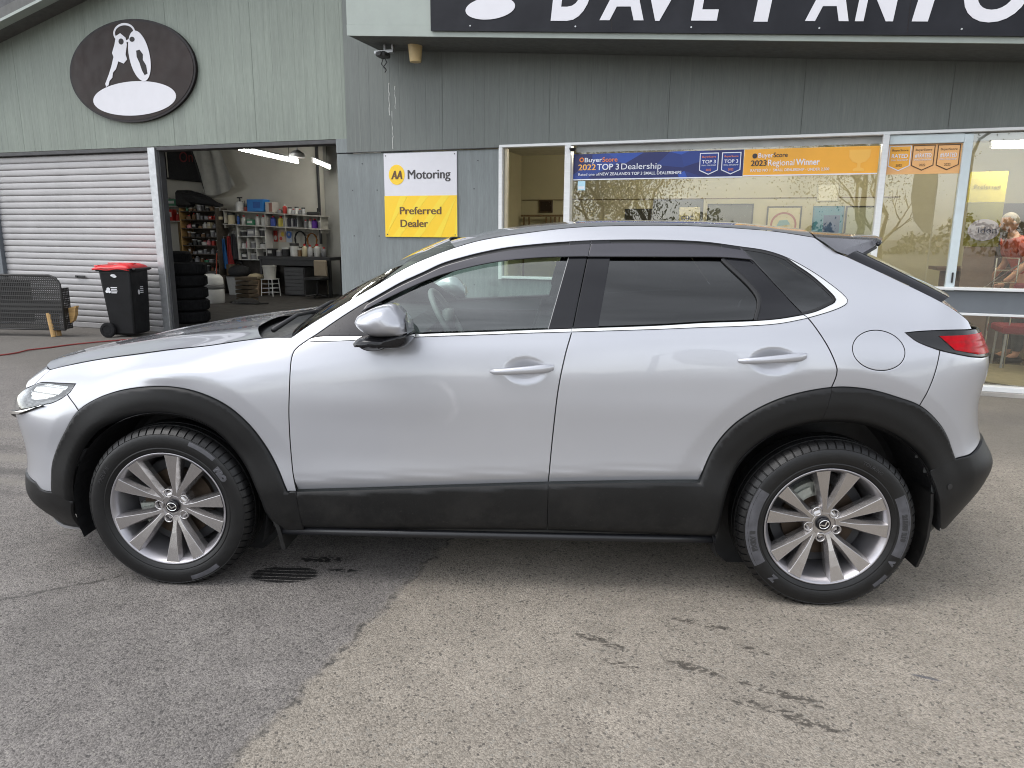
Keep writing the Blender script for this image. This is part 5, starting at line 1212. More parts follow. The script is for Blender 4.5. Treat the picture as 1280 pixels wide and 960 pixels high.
    def ring_text(txt, a_mid, rb, size, m_, inv=False, offs=.0):
        me = text_mesh(txt, size, .0004, offs, align='CENTER', res=2); n_ = len(me.vertices); co = np.empty(n_*3); me.vertices.foreach_get('co', co); co = co.reshape(-1, 3)
        rr_ = rb + co[:, 1] if not inv else rb - co[:, 1]; a = a_mid + co[:, 0]/(rb + size*.35)*(1 if not inv else -1)
        y = np.interp(rr_, [.262, .270, .290, .308, .319], [-.1045, -.1052, -.1082, -.1065, -.103]) - .0014 - co[:, 2]
        me.vertices.foreach_set('co', np.stack([rr_*np.sin(a), y, rr_*np.cos(a)], -1).ravel()); me.update(); me.materials.clear(); me.materials.append(m_)
        o = bpy.data.objects.new('sidewall_lettering', me); link(o, W)
    if sgn < 0:
        if cx > 1:
            sector(R(62), R(112), .272, .314); sector(R(238), R(300), .272, .318); sector(R(128), R(140), .30, .318)
            ring_text('215/55 R18', R(88), .284, .024, M_print, offs=.002); ring_text('PXRV II', R(258), .282, .027, M_print, offs=.002); ring_text('Z', R(222), .280, .034, M_worn, offs=.003); ring_text('V', R(118), .280, .030, M_worn, offs=.003); ring_text('TOURING', R(30), .285, .02, M_print)
        else:
            ring_text('PRO', R(56), .276, .032, M_worn, offs=.004); ring_text('PXRV II', R(300), .282, .026, M_print)
            sector(R(22), R(44), .300, .317); sector(R(140), R(165), .296, .316)
for cx in (0, 2.655):
    sp = R(346) if cx < 1 else R(330)
    wheel(cx, -1, sp, ''); wheel(cx, 1, sp, '')
# ------------------------------------------------------------------ signs
def bt(name, label, cat, s, d, h, group=None, rz=0):
    return thing(name, label, cat, at(s, d, h), BROT + rz, group)
def flat(pts, y0, y1):                      # outline in x,z -> thin plate
    mb = MB(); mb.prism(pts, y0, y1); return mb
def ell(cx, cz, rx, rz, n=48, tilt=0, a0=0, a1=2*math.pi):
    return [(cx + rx*math.cos(t)*math.cos(tilt) - rz*math.sin(t)*math.sin(tilt), cz + rx*math.cos(t)*math.sin(tilt) + rz*math.sin(t)*math.cos(tilt)) for t in np.linspace(a0, a1, n, endpoint=False)]
M_signwhite = mat('sign_white', (.60, .595, .63), .35, var=.02)
M_signyel = mat('sign_yellow', (.80, .52, .012), .35, var=.02)
M_signyel2 = mat('sign_pale_yellow', (.78, .58, .03), .35, var=.02)
M_ink = mat('dark_ink', (.030, .026, .028), .4, var=0)
M_brownink = mat('brown_ink', (.10, .045, .012), .4, var=0)
t = bt('motoring_sign', 'square white and yellow AA Motoring sign screwed to the grey pier', 'sign', 3.56, -.012, 1.412)
W_, H_ = .978, 1.0
slab('board', (W_/2, 0, H_/2), (W_, .012, H_), M_signwhite, t)
flat([(0, 0), (W_, 0), (W_, H_*.495), (0, H_*.495)], -.008, -.0055).build('yellow_field', M_signyel, t)
for k in range(5):
    x = -.18 + k*.28; w_ = .10; a_ = [(x, 0), (x + w_, 0), (x + w_ + .40, .495), (x + .40, .495)]
    a_ = [(min(max(p, 0), W_), q) for p, q in a_]
    flat(a_, -.0095, -.0075).build('stripe', M_signyel2, t)
flat(ell(.177, .745, .108, .119), -.009, -.006).build('roundel', M_signyel, t)
text_fit('AA', .106, .250, .693, .10, -.0095, M_brownink, t, bold=.006, shear=.2)
text_fit('Motoring', .330, .892, .693, .106, -.007, M_ink, t, bold=.0035)
text_fit('Preferred', .212, .768, .275, .088, -.0098, M_brownink, t, bold=.003)
text_fit('Dealer', .218, .590, .122, .088, -.0098, M_brownink, t, bold=.003)
for x, z in ((.03, .97), (.95, .97), (.03, .03), (.95, .03)):
    mb = MB(); mb.cyl((x, -.006, z), (x, -.011, z), .007, n=8); mb.build('screw', M_darkgrey, t)
# oval key sign
t = bt('oval_sign', 'dark oval sign with white keys and blank white ellipse above the roller door', 'sign', -.255, -.03, 3.58)
M_ovald = mat('sign_near_black', (.012, .009, .010), .5, var=.15, spec=.25); M_ovalb = mat('sign_brown_black', (.022, .0145, .013), .55, var=.2, scale=3, spec=.25)
flat(ell(0, 0, 1.10, .655, 72), -.02, .02).build('board', M_ovald, t)
flat(ell(0, 0, 1.065, .625, 72), -.024, -.021).build('brown_field', M_ovalb, t)
U, V_ = 1.10/227, .655/188
ox = lambda x, z: ((x - 478)*U, (262 - z)*V_)
c = ox(482, 362); flat(ell(c[0], c[1], 150*U, 63*V_, 60), -.028, -.0245).build('white_ellipse', M_signwhite, t)
def ring(cx, cz, rx, rz, w, y0, y1, n=40):
    mb = MB(); vs = []; fs = []
    for k in range(n):
        a = 2*math.pi*k/n
        for sx, sz in ((rx, rz), (rx - w, rz - w)):
            for y in (y0, y1): vs.append((cx + sx*math.cos(a), y, cz + sz*math.sin(a)))
    for k in range(n):
        i, j = k*4, ((k+1) % n)*4; fs += [(i, j, j+2, i+2), (i+1, i+3, j+3, j+1), (i, i+1, j+1, j), (i+2, j+2, j+3, i+3)]
    mb.add(vs, [f[::-1] for f in fs]); return mb
c = ox(470, 122); ring(c[0], c[1], 39*U, 35*V_, .028, -.028, -.0245).build('key_ring', M_signwhite, t)
key = [ox(*p) for p in ((440, 130), (456, 122), (474, 140), (476, 165), (468, 200), (472, 218), (458, 232), (440, 222), (428, 250), (416, 262), (412, 280), (400, 292), (396, 306), (386, 312), (384, 300), (400, 268), (412, 240), (424, 205), (420, 190), (432, 160))]
flat(key, -.030, -.0265).build('key', M_signwhite, t)
c = ox(457, 152); flat(ell(c[0], c[1], 9*U, 11*V_, 20), -.033, -.0295).build('key_hole', M_ovald, t)
c = ox(517, 210); flat(ell(c[0], c[1], 36*U, 93*V_, 48, .19), -.031, -.0268).build('key_tag', M_signwhite, t)
c = ox(497, 148); flat(ell(c[0], c[1], 9*U, 9*V_, 20), -.034, -.0305).build('tag_hole', M_ovald, t)
carp = [ox(*p) for p in ((508, 190), (520, 188), (530, 205), (528, 225), (538, 245), (540, 275), (530, 280), (522, 262), (516, 235), (508, 212))]
flat(carp, -.034, -.0305).build('tag_car', M_ovald, t)
# long fascia sign
t = bt('fascia_sign', 'long black shop sign with white capital letters along the canopy edge', 'sign', 4.57, -.745, 3.548)
sl_ = -.085; mb = MB(); mb.prism([(0, .0), (7.6, sl_*7.6), (7.6, sl_*7.6 + 1.2), (0, 1.2)], -.010, .012)
M_fas = NT('sign_black_vinyl'); q_ = M_fas; M_fas = q_.done(q_.bsdf(Base_Color=q_.mix(q_.rng(q_.noise(2.2, 5, .6), .35, .7), (.007, .0075, .011), (.016, .017, .022)), Roughness=.5, Specular_IOR_Level=.2))
mb.build('board', M_fas, t)
for k in range(7):
    x = .45 + k*1.12; mb = MB(); mb.cyl((x, -.010, .05 + sl_*x), (x, -.015, .05 + sl_*x), .008, n=8); mb.build('screw', M_steel, t)
for x in (1.93, 4.52): slab('sheet_joint', (x, -.0105, .6 + sl_*x), (.006, .003, 1.18), M_ovald, t)
base = lambda s: 3.564 - .085*(s - 5.9) - 3.548
for ch, s0, s1, big in (('D', 5.885, 6.30, 1), ('A', 6.38, 6.81, 0), ('V', 6.80, 7.22, 0), ('E', 7.255, 7.545, 0), ('P', 7.815, 8.24, 1), ('A', 8.255, 8.615, 0), ('N', 8.665, 9.02, 0), ('T', 9.01, 9.50, 0), ('O', 9.49, 9.96, 0)):
    text_fit(ch, s0 - 4.57, s1 - 4.57, base(s0), .56 if big else .42, -.012, M_signwhite, t, name='letter', offset=.035, shear=.16, slope=sl_)
flat(ell(5.24 - 4.57, 3.707 - 3.548, .27, .105, 48), -.016, -.0115).build('white_ellipse', M_signwhite, t)
flat([(.60, .34), (.66, .31), (.70, .30), (.76, .36), (.72, .60), (.60, .62)], -.016, -.0115).build('key', M_signwhite, t)
# camera bracket and lamp under the canopy
t = bt('security_camera', 'grey bracketed security camera dangling below the canopy corner', 'camera', 3.765, -.30, 3.30)
mb = MB(); mb.cyl((.01, 0, .20), (.01, 0, .32), .016); mb.box((.01, 0, .315), (.10, .08, .02)); mb.box((.0, 0, .195), (.24, .05, .03)); mb.box((.115, 0, .25), (.02, .05, .10)); mb.build('bracket', M_steel, t)
mb = MB(); mb.box((0, -.03, .155), (.12, .15, .055), bev=.012); mb.cyl((0, -.105, .155), (0, -.125, .155), .022); mb.build('camera_body', M_darkgrey, t)
mb = MB(); mb.tube([(0, 0, .13), (.03, 0, .08), (-.03, .02, .04), (.02, 0, .0), (-.01, .02, -.02)], .006, 5); mb.tube([(-.02, .01, .13), (-.05, .01, .07), (.0, .02, .02)], .005, 5); mb.build('loose_wires', M_black, t)
t = bt('soffit_lamp', 'beige cylinder lamp fixed under the canopy beside the camera', 'lamp', 4.16, -.30, 3.36)
mb = MB(); mb.lathe([(.0, .0), (.062, .0), (.066, .01), (.083, .19), (.083, .20), (.0, .20)], 24); mb.build('shade', mat('cream_plastic', (.62, .47, .24), .45), t, auto=40)
mb = MB(); mb.cyl((0, 0, .2), (0, 0, .215), .05); mb.build('base', M_darkgrey, t)
# window banners
M_blue = NT('banner_blue'); q_ = M_blue
vz = q_.n('ShaderNodeTexVoronoi', {'Vector': q_.n('ShaderNodeMapping', {'Vector': q_.obj(), 'Scale': (1.4, 1, 3.5)}).outputs[0], 'Scale': 1.8}, feature='F1')
M_blue = q_.done(q_.bsdf(Base_Color=q_.mix(q_.rng(q_.n('ShaderNodeSeparateColor', {0: vz.outputs['Color']}).outputs[0], .3, 1), (.010, .016, .105), (.022, .085, .42)), Roughness=.35))
M_orange = mat('banner_orange', (.80, .38, .035), .35, var=.10, scale=1.2); M_orange2 = mat('banner_peach', (.78, .42, .16), .35, var=.10, scale=2)
M_otext = mat('orange_print', (.85, .24, .03), .4, var=0); M_ytext = mat('amber_print', (.85, .45, .10), .4, var=0)
M_lav = mat('pale_print', (.72, .74, .80), .4, var=0)
t = bt('blue_banner', 'long blue award banner across the top of the big window', 'banner', 5.952, .022, 2.056)
slab('sheet', (.916, 0, .142), (1.832, .004, .284), M_blue, t)
ring(.095, .222, .026, .026, .011, -.006, -.003).build('logo_ring', M_otext, t)
text_fit('Buyer', .130, .330, .196, .046, -.004, M_lav, t, offset=.012); text_fit('Score', .332, .500, .196, .046, -.004, M_otext, t, offset=.008)
text_fit('2022', .060, .258, .110, .062, -.004, M_ytext, t, bold=.002); text_fit('TOP 3', .272, .520, .110, .062, -.004, M_lav, t, offset=.012); text_fit('Dealership', .545, .985, .110, .062, -.004, M_lav, t)
text_fit('Rated one of', .060, .300, .050, .028, -.004, M_lav, t); text_fit("NEW ZEALAND'S TOP 3 SMALL DEALERSHIPS", .305, 1.20, .050, .030, -.004, M_lav, t, offset=.012)
slab('lower_edge', (.916, -.003, .008), (1.832, .003, .012), M_lav, t)
def shield(par, x, z, w, h, body_m, l1, l2, m1, m2, line):
    sh = [(x, z + h*.2), (x + w/2, z), (x + w, z + h*.2), (x + w, z + h), (x, z + h)]
    o = flat(sh, -.006, -.003).build('badge', line, par)
    k = .009; flat([(x + k, z + h*.2 + k*.6), (x + w/2, z + k*1.2), (x + w - k, z + h*.2 + k*.6), (x + w - k, z + h - k), (x + k, z + h - k)], -.008, -.005).build('badge_field', body_m, o)
    text_fit(l1, x + w*.14, x + w*.86, z + h*.78, h*.08, -.009, m2, o); text_fit(l2, x + w*.14, x + w*.86, z + h*.52, h*.15, -.009, m1, o, offset=.012)
    text_fit('SMALL DEALERSHIP', x + w*.12, x + w*.88, z + h*.40, h*.06, -.009, m1, o); text_fit('2022', x + w*.36, x + w*.64, z + h*.18, h*.09, -.009, m2, o)
M_navyf = mat('badge_blue', (.012, .035, .22), .35, var=.1)
for x in (1.385, 1.612): shield(t, x, .035, .195, .225, M_navyf, 'BuyerScore', 'TOP 3', M_lav, M_otext, M_lav)
t = bt('orange_banner', 'orange Regional Winner banner beside the blue one in the big window', 'banner', 7.790, .022, 2.066)
slab('sheet', (.637, 0, .136), (1.274, .004, .272), M_orange, t)
flat(ell(.105, .205, .025, .025, 24), -.006, -.003).build('logo_disc', M_ink, t)
text_fit('Buyer', .140, .285, .188, .045, -.004, M_lav, t, offset=.008); text_fit('Score', .288, .425, .188, .045, -.004, M_ink, t, offset=.010)
text_fit('2023', .072, .225, .105, .056, -.004, M_ink, t, bold=.002); text_fit('Regional', .240, .495, .105, .060, -.004, M_lav, t); text_fit('Winner', .510, .735, .105, .060, -.004, M_lav, t, offset=.016)
text_fit('RATED NO 1  SMALL DEALERSHIP - UNDER 2,500', .072, .83, .048, .026, -.004, M_lav, t, offset=.006)
slab('lower_edge', (.637, -.003, .008), (1.274, .003, .012), M_lav, t)
cup = [(1.00, .24), (1.20, .24), (1.195, .17), (1.16, .125), (1.115, .11), (1.115, .07), (1.15, .055), (1.15, .035), (1.05, .035), (1.05, .055), (1.085, .07), (1.085, .11), (1.04, .125), (1.005, .17)]
flat(cup, -.006, -.003).build('trophy', mat('trophy_print', (.84, .46, .08), .4, var=0), t)
t = bt('badge_banner', 'peach strip of three rating shields above the glass door', 'banner', 9.142, .022, 2.062)
slab('sheet', (.318, 0, .146), (.636, .004, .292), M_orange2, t)
for i, x in enumerate((.0, .205, .42)): shield(t, x + .008, .03, .195, .24, M_orange if i == 0 else M_orange2, 'BuyerScore', '#1RATED' if i else 'RATED', M_lav, M_brownink, M_brownink if i else M_lav)
t = bt('window_sticker', 'small pale blue sticker under the left end of the blue banner', 'sticker', 6.008, .022, 1.948)
slab('sticker_sheet', (.043, 0, .05), (.086, .003, .10), mat('sticker_blue', (.45, .70, .82), .4), t); slab('sticker_print', (.043, -.0025, .03), (.07, .002, .03), M_lav, t)
t = bt('dome_camera', 'small black dome camera at the top corner of the window frame', 'camera', 5.965, -.09, 2.385)
mb = MB(); mb.lathe([(.0, -.03), (.026, -.02), (.036, .0), (.036, .012), (.0, .012)], 16); mb.build('dome', M_gloss, t, smooth=True); mb = MB(); mb.box((0, .025, .006), (.05, .05, .018)); mb.build('mount', M_black, t)

# ------------------------------------------------------------------ wheelie bin, wicker sofa, hose
t = bt('wheelie_bin', 'black wheelie bin with a bright red lid beside the roller door', 'bin', -.43, -.335, .0, rz=R(18))
def taper(mb, x0, x1, y0, y1, z0, X0, X1, Y0, Y1, z1):
    vs = [(x0, y0, z0), (x1, y0, z0), (x1, y1, z0), (x0, y1, z0), (X0, Y0, z1), (X1, Y0, z1), (X1, Y1, z1), (X0, Y1, z1)]
    mb.add(vs, [(0, 3, 2, 1), (4, 5, 6, 7), (0, 1, 5, 4), (1, 2, 6, 5), (2, 3, 7, 6), (3, 0, 4, 7)])
M_bin = mat('bin_plastic', (.006, .006, .007), .5, var=.35, scale=5, bump=.12, bscale=90, spec=.3)
mb = MB(); taper(mb, -.14, .20, -.21, .21, .03, -.215, .225, -.25, .25, .93); o = mb.build('bin_body', M_bin, t); bm_ = o.modifiers.new('bevel', 'BEVEL'); bm_.width = .03; bm_.segments = 3; o.data.shade_smooth(); o.data.set_sharp_from_angle(angle=R(50))
mb = MB(); taper(mb, -.235, .24, -.265, .265, .915, -.24, .245, -.27, .27, .955); mb.box((.265, 0, .94), (.06, .44, .03), bev=.01); o = mb.build('rim', M_bin, t)
bm = bmesh.new(); bmesh.ops.create_grid(bm, x_segments=16, y_segments=12, size=1)
for v in bm.verts:
    x, y = v.co.x, v.co.y; hgt = .065*(1 - max(abs(x), abs(y))**6)*(.75 + .25*x) + .008*math.sin(x*5)
    v.co = Vector((x*.245 - .01 - .03*(x < -.9), y*.275, .957 + hgt - (.014 if abs(x) > .95 or abs(y) > .95 else 0)))
me = bpy.data.meshes.new('lid'); bm.to_mesh(me); bm.free(); me.materials.append(M_red); me.shade_smooth(); o = bpy.data.objects.new('lid', me); link(o, t); sm = o.modifiers.new('thick', 'SOLIDIFY'); sm.thickness = .022
mb = MB(); mb.box((-.0, -.02, 1.018), (.38, .05, .014), bev=.005); mb.box((-.265, 0, .985), (.06, .40, .02), bev=.006); mb.build('lid_rib', M_red, t)
for y in (-.255, .255):
    mb = MB(); mb.lathe([(.0, -.02), (.04, -.026), (.062, -.022), (.070, -.028), (.098, -.024), (.105, -.012), (.105, .012), (.098, .024), (.0, .024)], 28, axis='Y'); mb.build('wheel', M_rubber, t, loc=(-.155, y, .105), auto=35)
mb = MB(); mb.cyl((-.155, -.24, .105), (-.155, .24, .105), .012); mb.build('axle', M_black, t)
M_decal = mat('white_decal', (.70, .70, .72), .5, var=.1)
def decal(name, shapes, sx):
    mb = MB()
    for kind, x, z, w, h in shapes:
        if kind == 'e': mb.prism(ell(x, z, w/2, h/2, 14), -.003, 0)
        else: mb.prism([(x - w/2, z - h/2), (x + w/2, z - h/2), (x + w/2, z + h/2), (x - w/2, z + h/2)], -.003, 0)
    o = mb.build(name, M_decal, t); tag(o, kind='stuff'); return o
grp = [('e', -.05, .01, .05, .05), ('e', -.07, -.02, .04, .04), ('e', -.035, -.025, .035, .035)] + [('b', .03, .035 - .024*k, .09 - .012*(k % 2), .012) for k in range(4)] + [('b', .01, .07, .10, .008)]
o = decal('sticker', grp, 0); o.location = (-.05, -.240, .66); o.rotation_euler = (R(-2.9), 0, 0)
o = decal('sticker', [('e', 0, 0, .07, .035), ('e', .02, -.015, .06, .03)], 0); o.location = (-.01, -.249, .86); o.rotation_euler = (R(-2.9), 0, 0)
o = decal('sticker', [('e', -.05, -.02, .05, .07)] + [('b', .03, .05 - .026*k, .08, .012) for k in range(4)], 0); o.location = (.220, -.0, .64); o.rotation_euler = (0, R(1.6), R(90))
# sofa
t = bt('wicker_bench', 'dark woven wicker bench on pale wooden legs by the roller door', 'bench', -1.10, -.82, 0, rz=R(14))
t.scale = (1, 1, 1.10)
M_wick = mat('dark_wicker', (.022, .0205, .019), .55, var=.3, scale=30)
mb = MB(); L_ = 1.75
def cutoff(x, z): return not (x > -.10 and z > .66 + .1*math.sqrt(max(0, 1 - ((x + .10)/.10)**2)))
for i in range(62):
    x = -.012 - i*.028; top = .765 if x < -.10 else .665 + .10*math.sqrt(max(0, 1 - ((x + .10)/.10)**2)); mb.box((x + (.06*(1 - .5)), 0, (.10 + top)/2), (.0165, .006, top - .10))
for j in range(25):
    z = .105 + j*.0275; x1 = .03 if z < .66 else -.07 + .10*math.sqrt(max(0, 1 - ((z - .665)/.10)**2)); mb.box(((-L_ + x1)/2, -.005 if j % 2 else .005, z), (L_ + x1, .006, .0165 if not (9 <= j <= 12) else .030))
o = mb.build('back_weave', M_wick, t); tag(o, kind='stuff')
mb = MB()
for i in range(5): mb.box((.03, .03 + i*.03, .36), (.006, .017, .52))
for j in range(19): mb.box((.03, .08, .11 + j*.0275), (.006, .14, .0165))
o = mb.build('side_weave', M_wick, t); tag(o, kind='stuff')
mb = MB(); mb.tube([(-L_, 0, .775), (-.11, 0, .775), (-.03, 0, .745), (.03, 0, .67), (.035, 0, .09)], .014, 8); mb.tube([(-L_, 0, .095), (.035, 0, .095)], .012, 8); mb.build('frame', M_wick, t, smooth=True)
slab('lining', (-1.08, .02, .44), (1.32, .01, .52), M_black, t); slab('seat', (-.86, .09, .33), (1.72, .14, .06), M_wick, t)
for x, y in ((-.20, .03), (-1.6, .03), (-.20, .14), (-1.6, .14)):
    mb = MB(); mb.cyl((x, y, .30), (x + .045, y - .03, 0), .045, .032, 10); mb.build('leg', M_wood, t)
mb = MB(); mb.prism([(.035, .36), (.15, .39), (.155, .375), (.14, .355), (.13, .28), (.09, .20), (.04, .17)], .10, .16); mb.build('wooden_arm', M_wood, t)
# hose
pts = [(-7.2, 4.55), (-6.1, 4.42), (-5.4, 4.36), (-4.95, 4.45), (-4.84, 4.66), (-4.86, 4.85), (-4.76, 5.05), (-4.66, 5.30), (-4.50, 5.50), (-4.25, 5.80), (-4.05, 5.98), (-3.75, 6.0), (-3.3, 5.7), (-2.8, 5.5)]
hp = crom(pts, step=.08); mb = MB(); mb.tube([(x, y, .011 + .002*math.sin(i*.7)) for i, (x, y) in enumerate(hp)], .009, 7)
o = mb.build('hose', mat('red_hose', (.22, .03, .027), .5), None, smooth=True); tag(o, 'thin red hose trailing over the ground in front of the roller door', 'hose')

# ------------------------------------------------------------------ garage contents
GZ = .012
def tyre_thing(s, d, h, r, w, label, group, seed):
    t = bt('spare_tyre', label, 'tyre', s, d, h, group, rz=seed*1.3)
    mb = MB(); mb.lathe([(r*.60, .02), (r*.64, .004), (r*.80, .0), (r*.93, .012), (r*.985, .035), (r, .06), (r, w-.06), (r*.985, w-.035), (r*.93, w-.012), (r*.80, w), (r*.64, w-.004), (r*.60, w-.02), (r*.60, .02)], 40)
    mb.build('carcass', M_rubber, t, smooth=True)
    mb = MB()
    for k in range(40):
        a = 2*math.pi*k/40; c_, s_ = math.cos(a), math.sin(a)
        mb.box((r*c_, r*s_, w/2), (.010, .026, w*.62), rz=a)
    o = mb.build('tread', M_rubber, t); tag(o, kind='stuff')
names = ('lowest', 'second', 'third', 'fourth', 'fifth', 'topmost')
for k in range(5):
    tyre_thing(-.72 + .008*math.sin(k*2), 1.16, GZ + k*.193, .300, .190, ['lowest', 'second lowest', 'middle', 'second highest', 'top'][k] + ' black tyre of the nearer stack by the door post', 'tyres stacked inside the garage', k)
for k in range(6):
    tyre_thing(-1.24 + .006*math.sin(k*3+1), 1.42, GZ + k*.188, .292, .186, names[k] + ' black tyre of the farther, taller stack behind the door post', 'tyres stacked inside the garage', k+7)
# drum vacuum
t = bt('shop_vacuum', 'white drum shaped workshop vacuum on the garage floor', 'vacuum', -2.72, 3.95, GZ)
mb = MB(); mb.lathe([(0, .0), (.225, .0), (.235, .02), (.235, .27), (.228, .29), (.0, .29)], 28); mb.build('tank', M_white, t, auto=40)
mb = MB(); mb.lathe([(.228, .29), (.236, .30), (.236, .37), (.228, .38)], 28); mb.build('grey_band', mat('mid_grey', (.22, .22, .22), .5), t, auto=40)
mb = MB(); mb.lathe([(.228, .38), (.232, .40), (.225, .52), (.17, .58), (.07, .60), (.0, .60)], 28); mb.build('lid', M_white, t, auto=50)
mb = MB(); mb.tube([(-.12, 0, .58), (-.10, 0, .63), (.10, 0, .63), (.12, 0, .58)], .014, 8); mb.build('handle', M_darkgrey, t, smooth=True)
# racking unit with bits
def board(par, name, x0, x1, y0, y1, z0, z1, m): return slab(name, ((x0+x1)/2, (y0+y1)/2, (z0+z1)/2), (abs(x1-x0), abs(y1-y0), abs(z1-z0)), m, par, .002)
M_shelf = mat('worn_white_shelf', (.52, .50, .45), .6, var=.15); M_rack = mat('dark_rack', (.07, .058, .045), .7, var=.3)
t = bt('storage_rack', 'tall brown rack of parts shelves against the garage back wall', 'rack', -5.50, 6.15, .40)
for x in (0.0, 1.07): board(t, 'upright', x, x + .03, 0, .40, 0, 1.62, M_wood if x == 0 else M_rack)
for k in range(8): board(t, 'shelf', .03, 1.07, 0, .40, .10 + k*.205, .12 + k*.205, M_rack)
board(t, 'back_board', .03, 1.07, .405, .42, 0, 1.62, M_rack)
t = bt('brown_board', 'upright brown board with hanging yellow cord left of the rack', 'board', -5.86, 6.45, .55)
board(t, 'panel', 0, .42, 0, .02, 0, 1.42, M_brownwood)
mb = MB(); rr = random.Random(2)
for k in range(9): x = .06 + k*.035; mb.tube([(x, -.02, .85 + rr.uniform(-.1, .05)), (x + rr.uniform(-.04, .04), -.04, .5), (x + rr.uniform(-.04, .04), -.03, .12)], .010, 5)
o = mb.build('hanging_cord', mat('ochre_cord', (.25, .17, .03), .7), t); tag(o, kind='stuff')
PAL = [('white', (.60, .60, .58)), ('black', (.02, .02, .022)), ('red', (.45, .03, .02)), ('grey', (.22, .22, .23)), ('blue', (.03, .10, .35)), ('brown', (.16, .09, .04)), ('green', (.05, .22, .12)), ('cream', (.55, .48, .32)), ('pink', (.55, .22, .24)), ('silver', (.45, .45, .46))]
KINDS_ = ('jar', 'small box', 'spray can', 'bottle', 'tin', 'roll')
def small_item(kind, s, d, h, col, w, hh, label, group):
    t = bt(kind.split()[-1] if kind != 'small box' else 'box', label, kind.split()[-1], s, d, h, group, rz=(s*7) % .5 - .25)
    m = plain(col, .45)
    mb = MB()
    if kind == 'small box': mb.box((0, 0, hh/2), (w, w*.8, hh), bev=.004); mb.build('carton', m, t); mb = MB(); mb.box((0, -w*.4 - .002, hh*.55), (w*.7, .004, hh*.4)); mb.build('label_patch', plain((.6, .6, .57)), t)
    elif kind == 'roll':
        mb.lathe([(w*.2, 0), (w*.5, 0), (w*.5, hh*.6), (w*.2, hh*.6), (w*.2, 0)], 16); mb.build('tape', m, t)
    elif kind in ('bottle', 'spray can'):
        mb.lathe([(0, 0), (w*.46, 0), (w*.5, hh*.04), (w*.5, hh*.68), (w*.24, hh*.82), (w*.2, hh*.84), (0, hh*.84)], 14); mb.build('bottle_body', m, t, auto=40)
        mb = MB(); mb.cyl((0, 0, hh*.84), (0, 0, hh), w*.2, n=10); mb.build('cap', plain((.55, .03, .03) if kind == 'bottle' else (.6, .6, .6)), t)
    else:
        mb.lathe([(0, 0), (w*.5, 0), (w*.5, hh*.8), (0, hh*.8)], 16); mb.build('pot', m, t, auto=40)
        mb = MB(); mb.cyl((0, 0, hh*.8), (0, 0, hh), w*.53, n=14); mb.build('lid', plain((.05, .05, .05) if col[0] > .3 else (.5, .5, .48)), t)
    return t
rr = random.Random(12); ordn = ['first', 'second', 'third', 'fourth', 'fifth', 'sixth', 'seventh', 'eighth', 'ninth', 'tenth', 'eleventh', 'twelfth']
shn = ['lowest', 'second lowest', 'third lowest', 'fourth lowest', 'fourth highest', 'third highest', 'second highest', 'highest']
for k in range(8):
    x = .09; i = 0
    while x < 1.02:
        w = rr.uniform(.07, .15); c = rr.choice(PAL if rr.random() < .38 else [PAL[1], PAL[1], PAL[3], PAL[5]]); kd = rr.choice(KINDS_); hh = rr.uniform(.07, .155)
        small_item(kd, -5.50 + x + w/2, 6.30, .521 + k*.205, c[1], w, hh, '%s %s, %s from the left on the %s shelf of the brown rack' % (c[0], kd, ordn[min(i, 11)], shn[k]), 'bits on the brown rack')
        x += w + rr.uniform(.005, .05); i += 1
# long wall shelves
sh_h = lambda s, k: (1.972 - .049*(s + 4.31)) if k else (1.655 - .040*(s + 4.34))
for k, nm in ((1, 'upper'), (0, 'lower')):
    t = bt('wall_shelf', ('long upper' if k else 'long lower') + ' white shelf fixed across the garage back wall', 'shelf', -4.33, 6.28, 0)
    mb = MB(); a, b = sh_h(-4.33, k), sh_h(-1.55, k); mb.prism([(0, a - .022), (2.78, b - .022), (2.78, b), (0, a)], 0, .33); mb.build('plank', M_shelf, t)
    for x in (.03, 1.2, 1.75, 2.72):
        z = a + (b - a)*x/2.78; mb = MB(); mb.prism([(x, z - .30 if k else z - .10), (x + .02, z - .30 if k else z - .10), (x + .02, z - .023), (x, z - .023)], .02, .31); mb.build('bracket', M_shelf, t)
def put(kind, s, k, col, w, hh, label, group='things on the long garage shelves'): small_item(kind, s, 6.42, sh_h(s, k) + .001, col, w, hh, label, group)
t = bt('pump_sprayer', 'white pump sprayer with black handle on the upper garage shelf', 'sprayer', -3.90, 6.42, sh_h(-3.9, 1))
mb = MB(); mb.lathe([(0, 0), (.095, 0), (.10, .01), (.10, .17), (.06, .22), (0, .22)], 18); mb.build('tank', M_white, t, auto=40)
mb = MB(); mb.cyl((0, 0, .22), (0, 0, .30), .018); mb.tube([(-.07, 0, .31), (.07, 0, .31)], .014, 8); mb.tube([(.05, 0, .22), (.13, 0, .24), (.12, 0, .05)], .008, 6); mb.build('pump', M_black, t)
t = bt('blue_carton', 'large bright blue carton on the upper garage shelf', 'box', -3.38, 6.43, sh_h(-3.38, 1))
slab('carton', (0, 0, .15), (.46, .26, .28), plain((.02, .19, .55)), t, .006); slab('printed_panel', (.05, -.133, .16), (.20, .004, .14), plain((.015, .10, .38)), t)
t = bt('white_carton', 'white and brown carton right of the blue one on the upper shelf', 'box', -3.0, 6.43, sh_h(-3.0, 1))
slab('carton', (0, 0, .125), (.20, .24, .24), plain((.5, .47, .43)), t, .006); slab('printed_panel', (.05, -.123, .12), (.09, .004, .20), plain((.28, .12, .09)), t)
put('jar', -3.70, 1, (.35, .05, .03), .14, .13, 'red and white pot beside the sprayer on the upper shelf'); put('jar', -3.60, 1, (.55, .52, .5), .09, .10, 'pale pot squeezed beside the blue carton on the upper shelf')
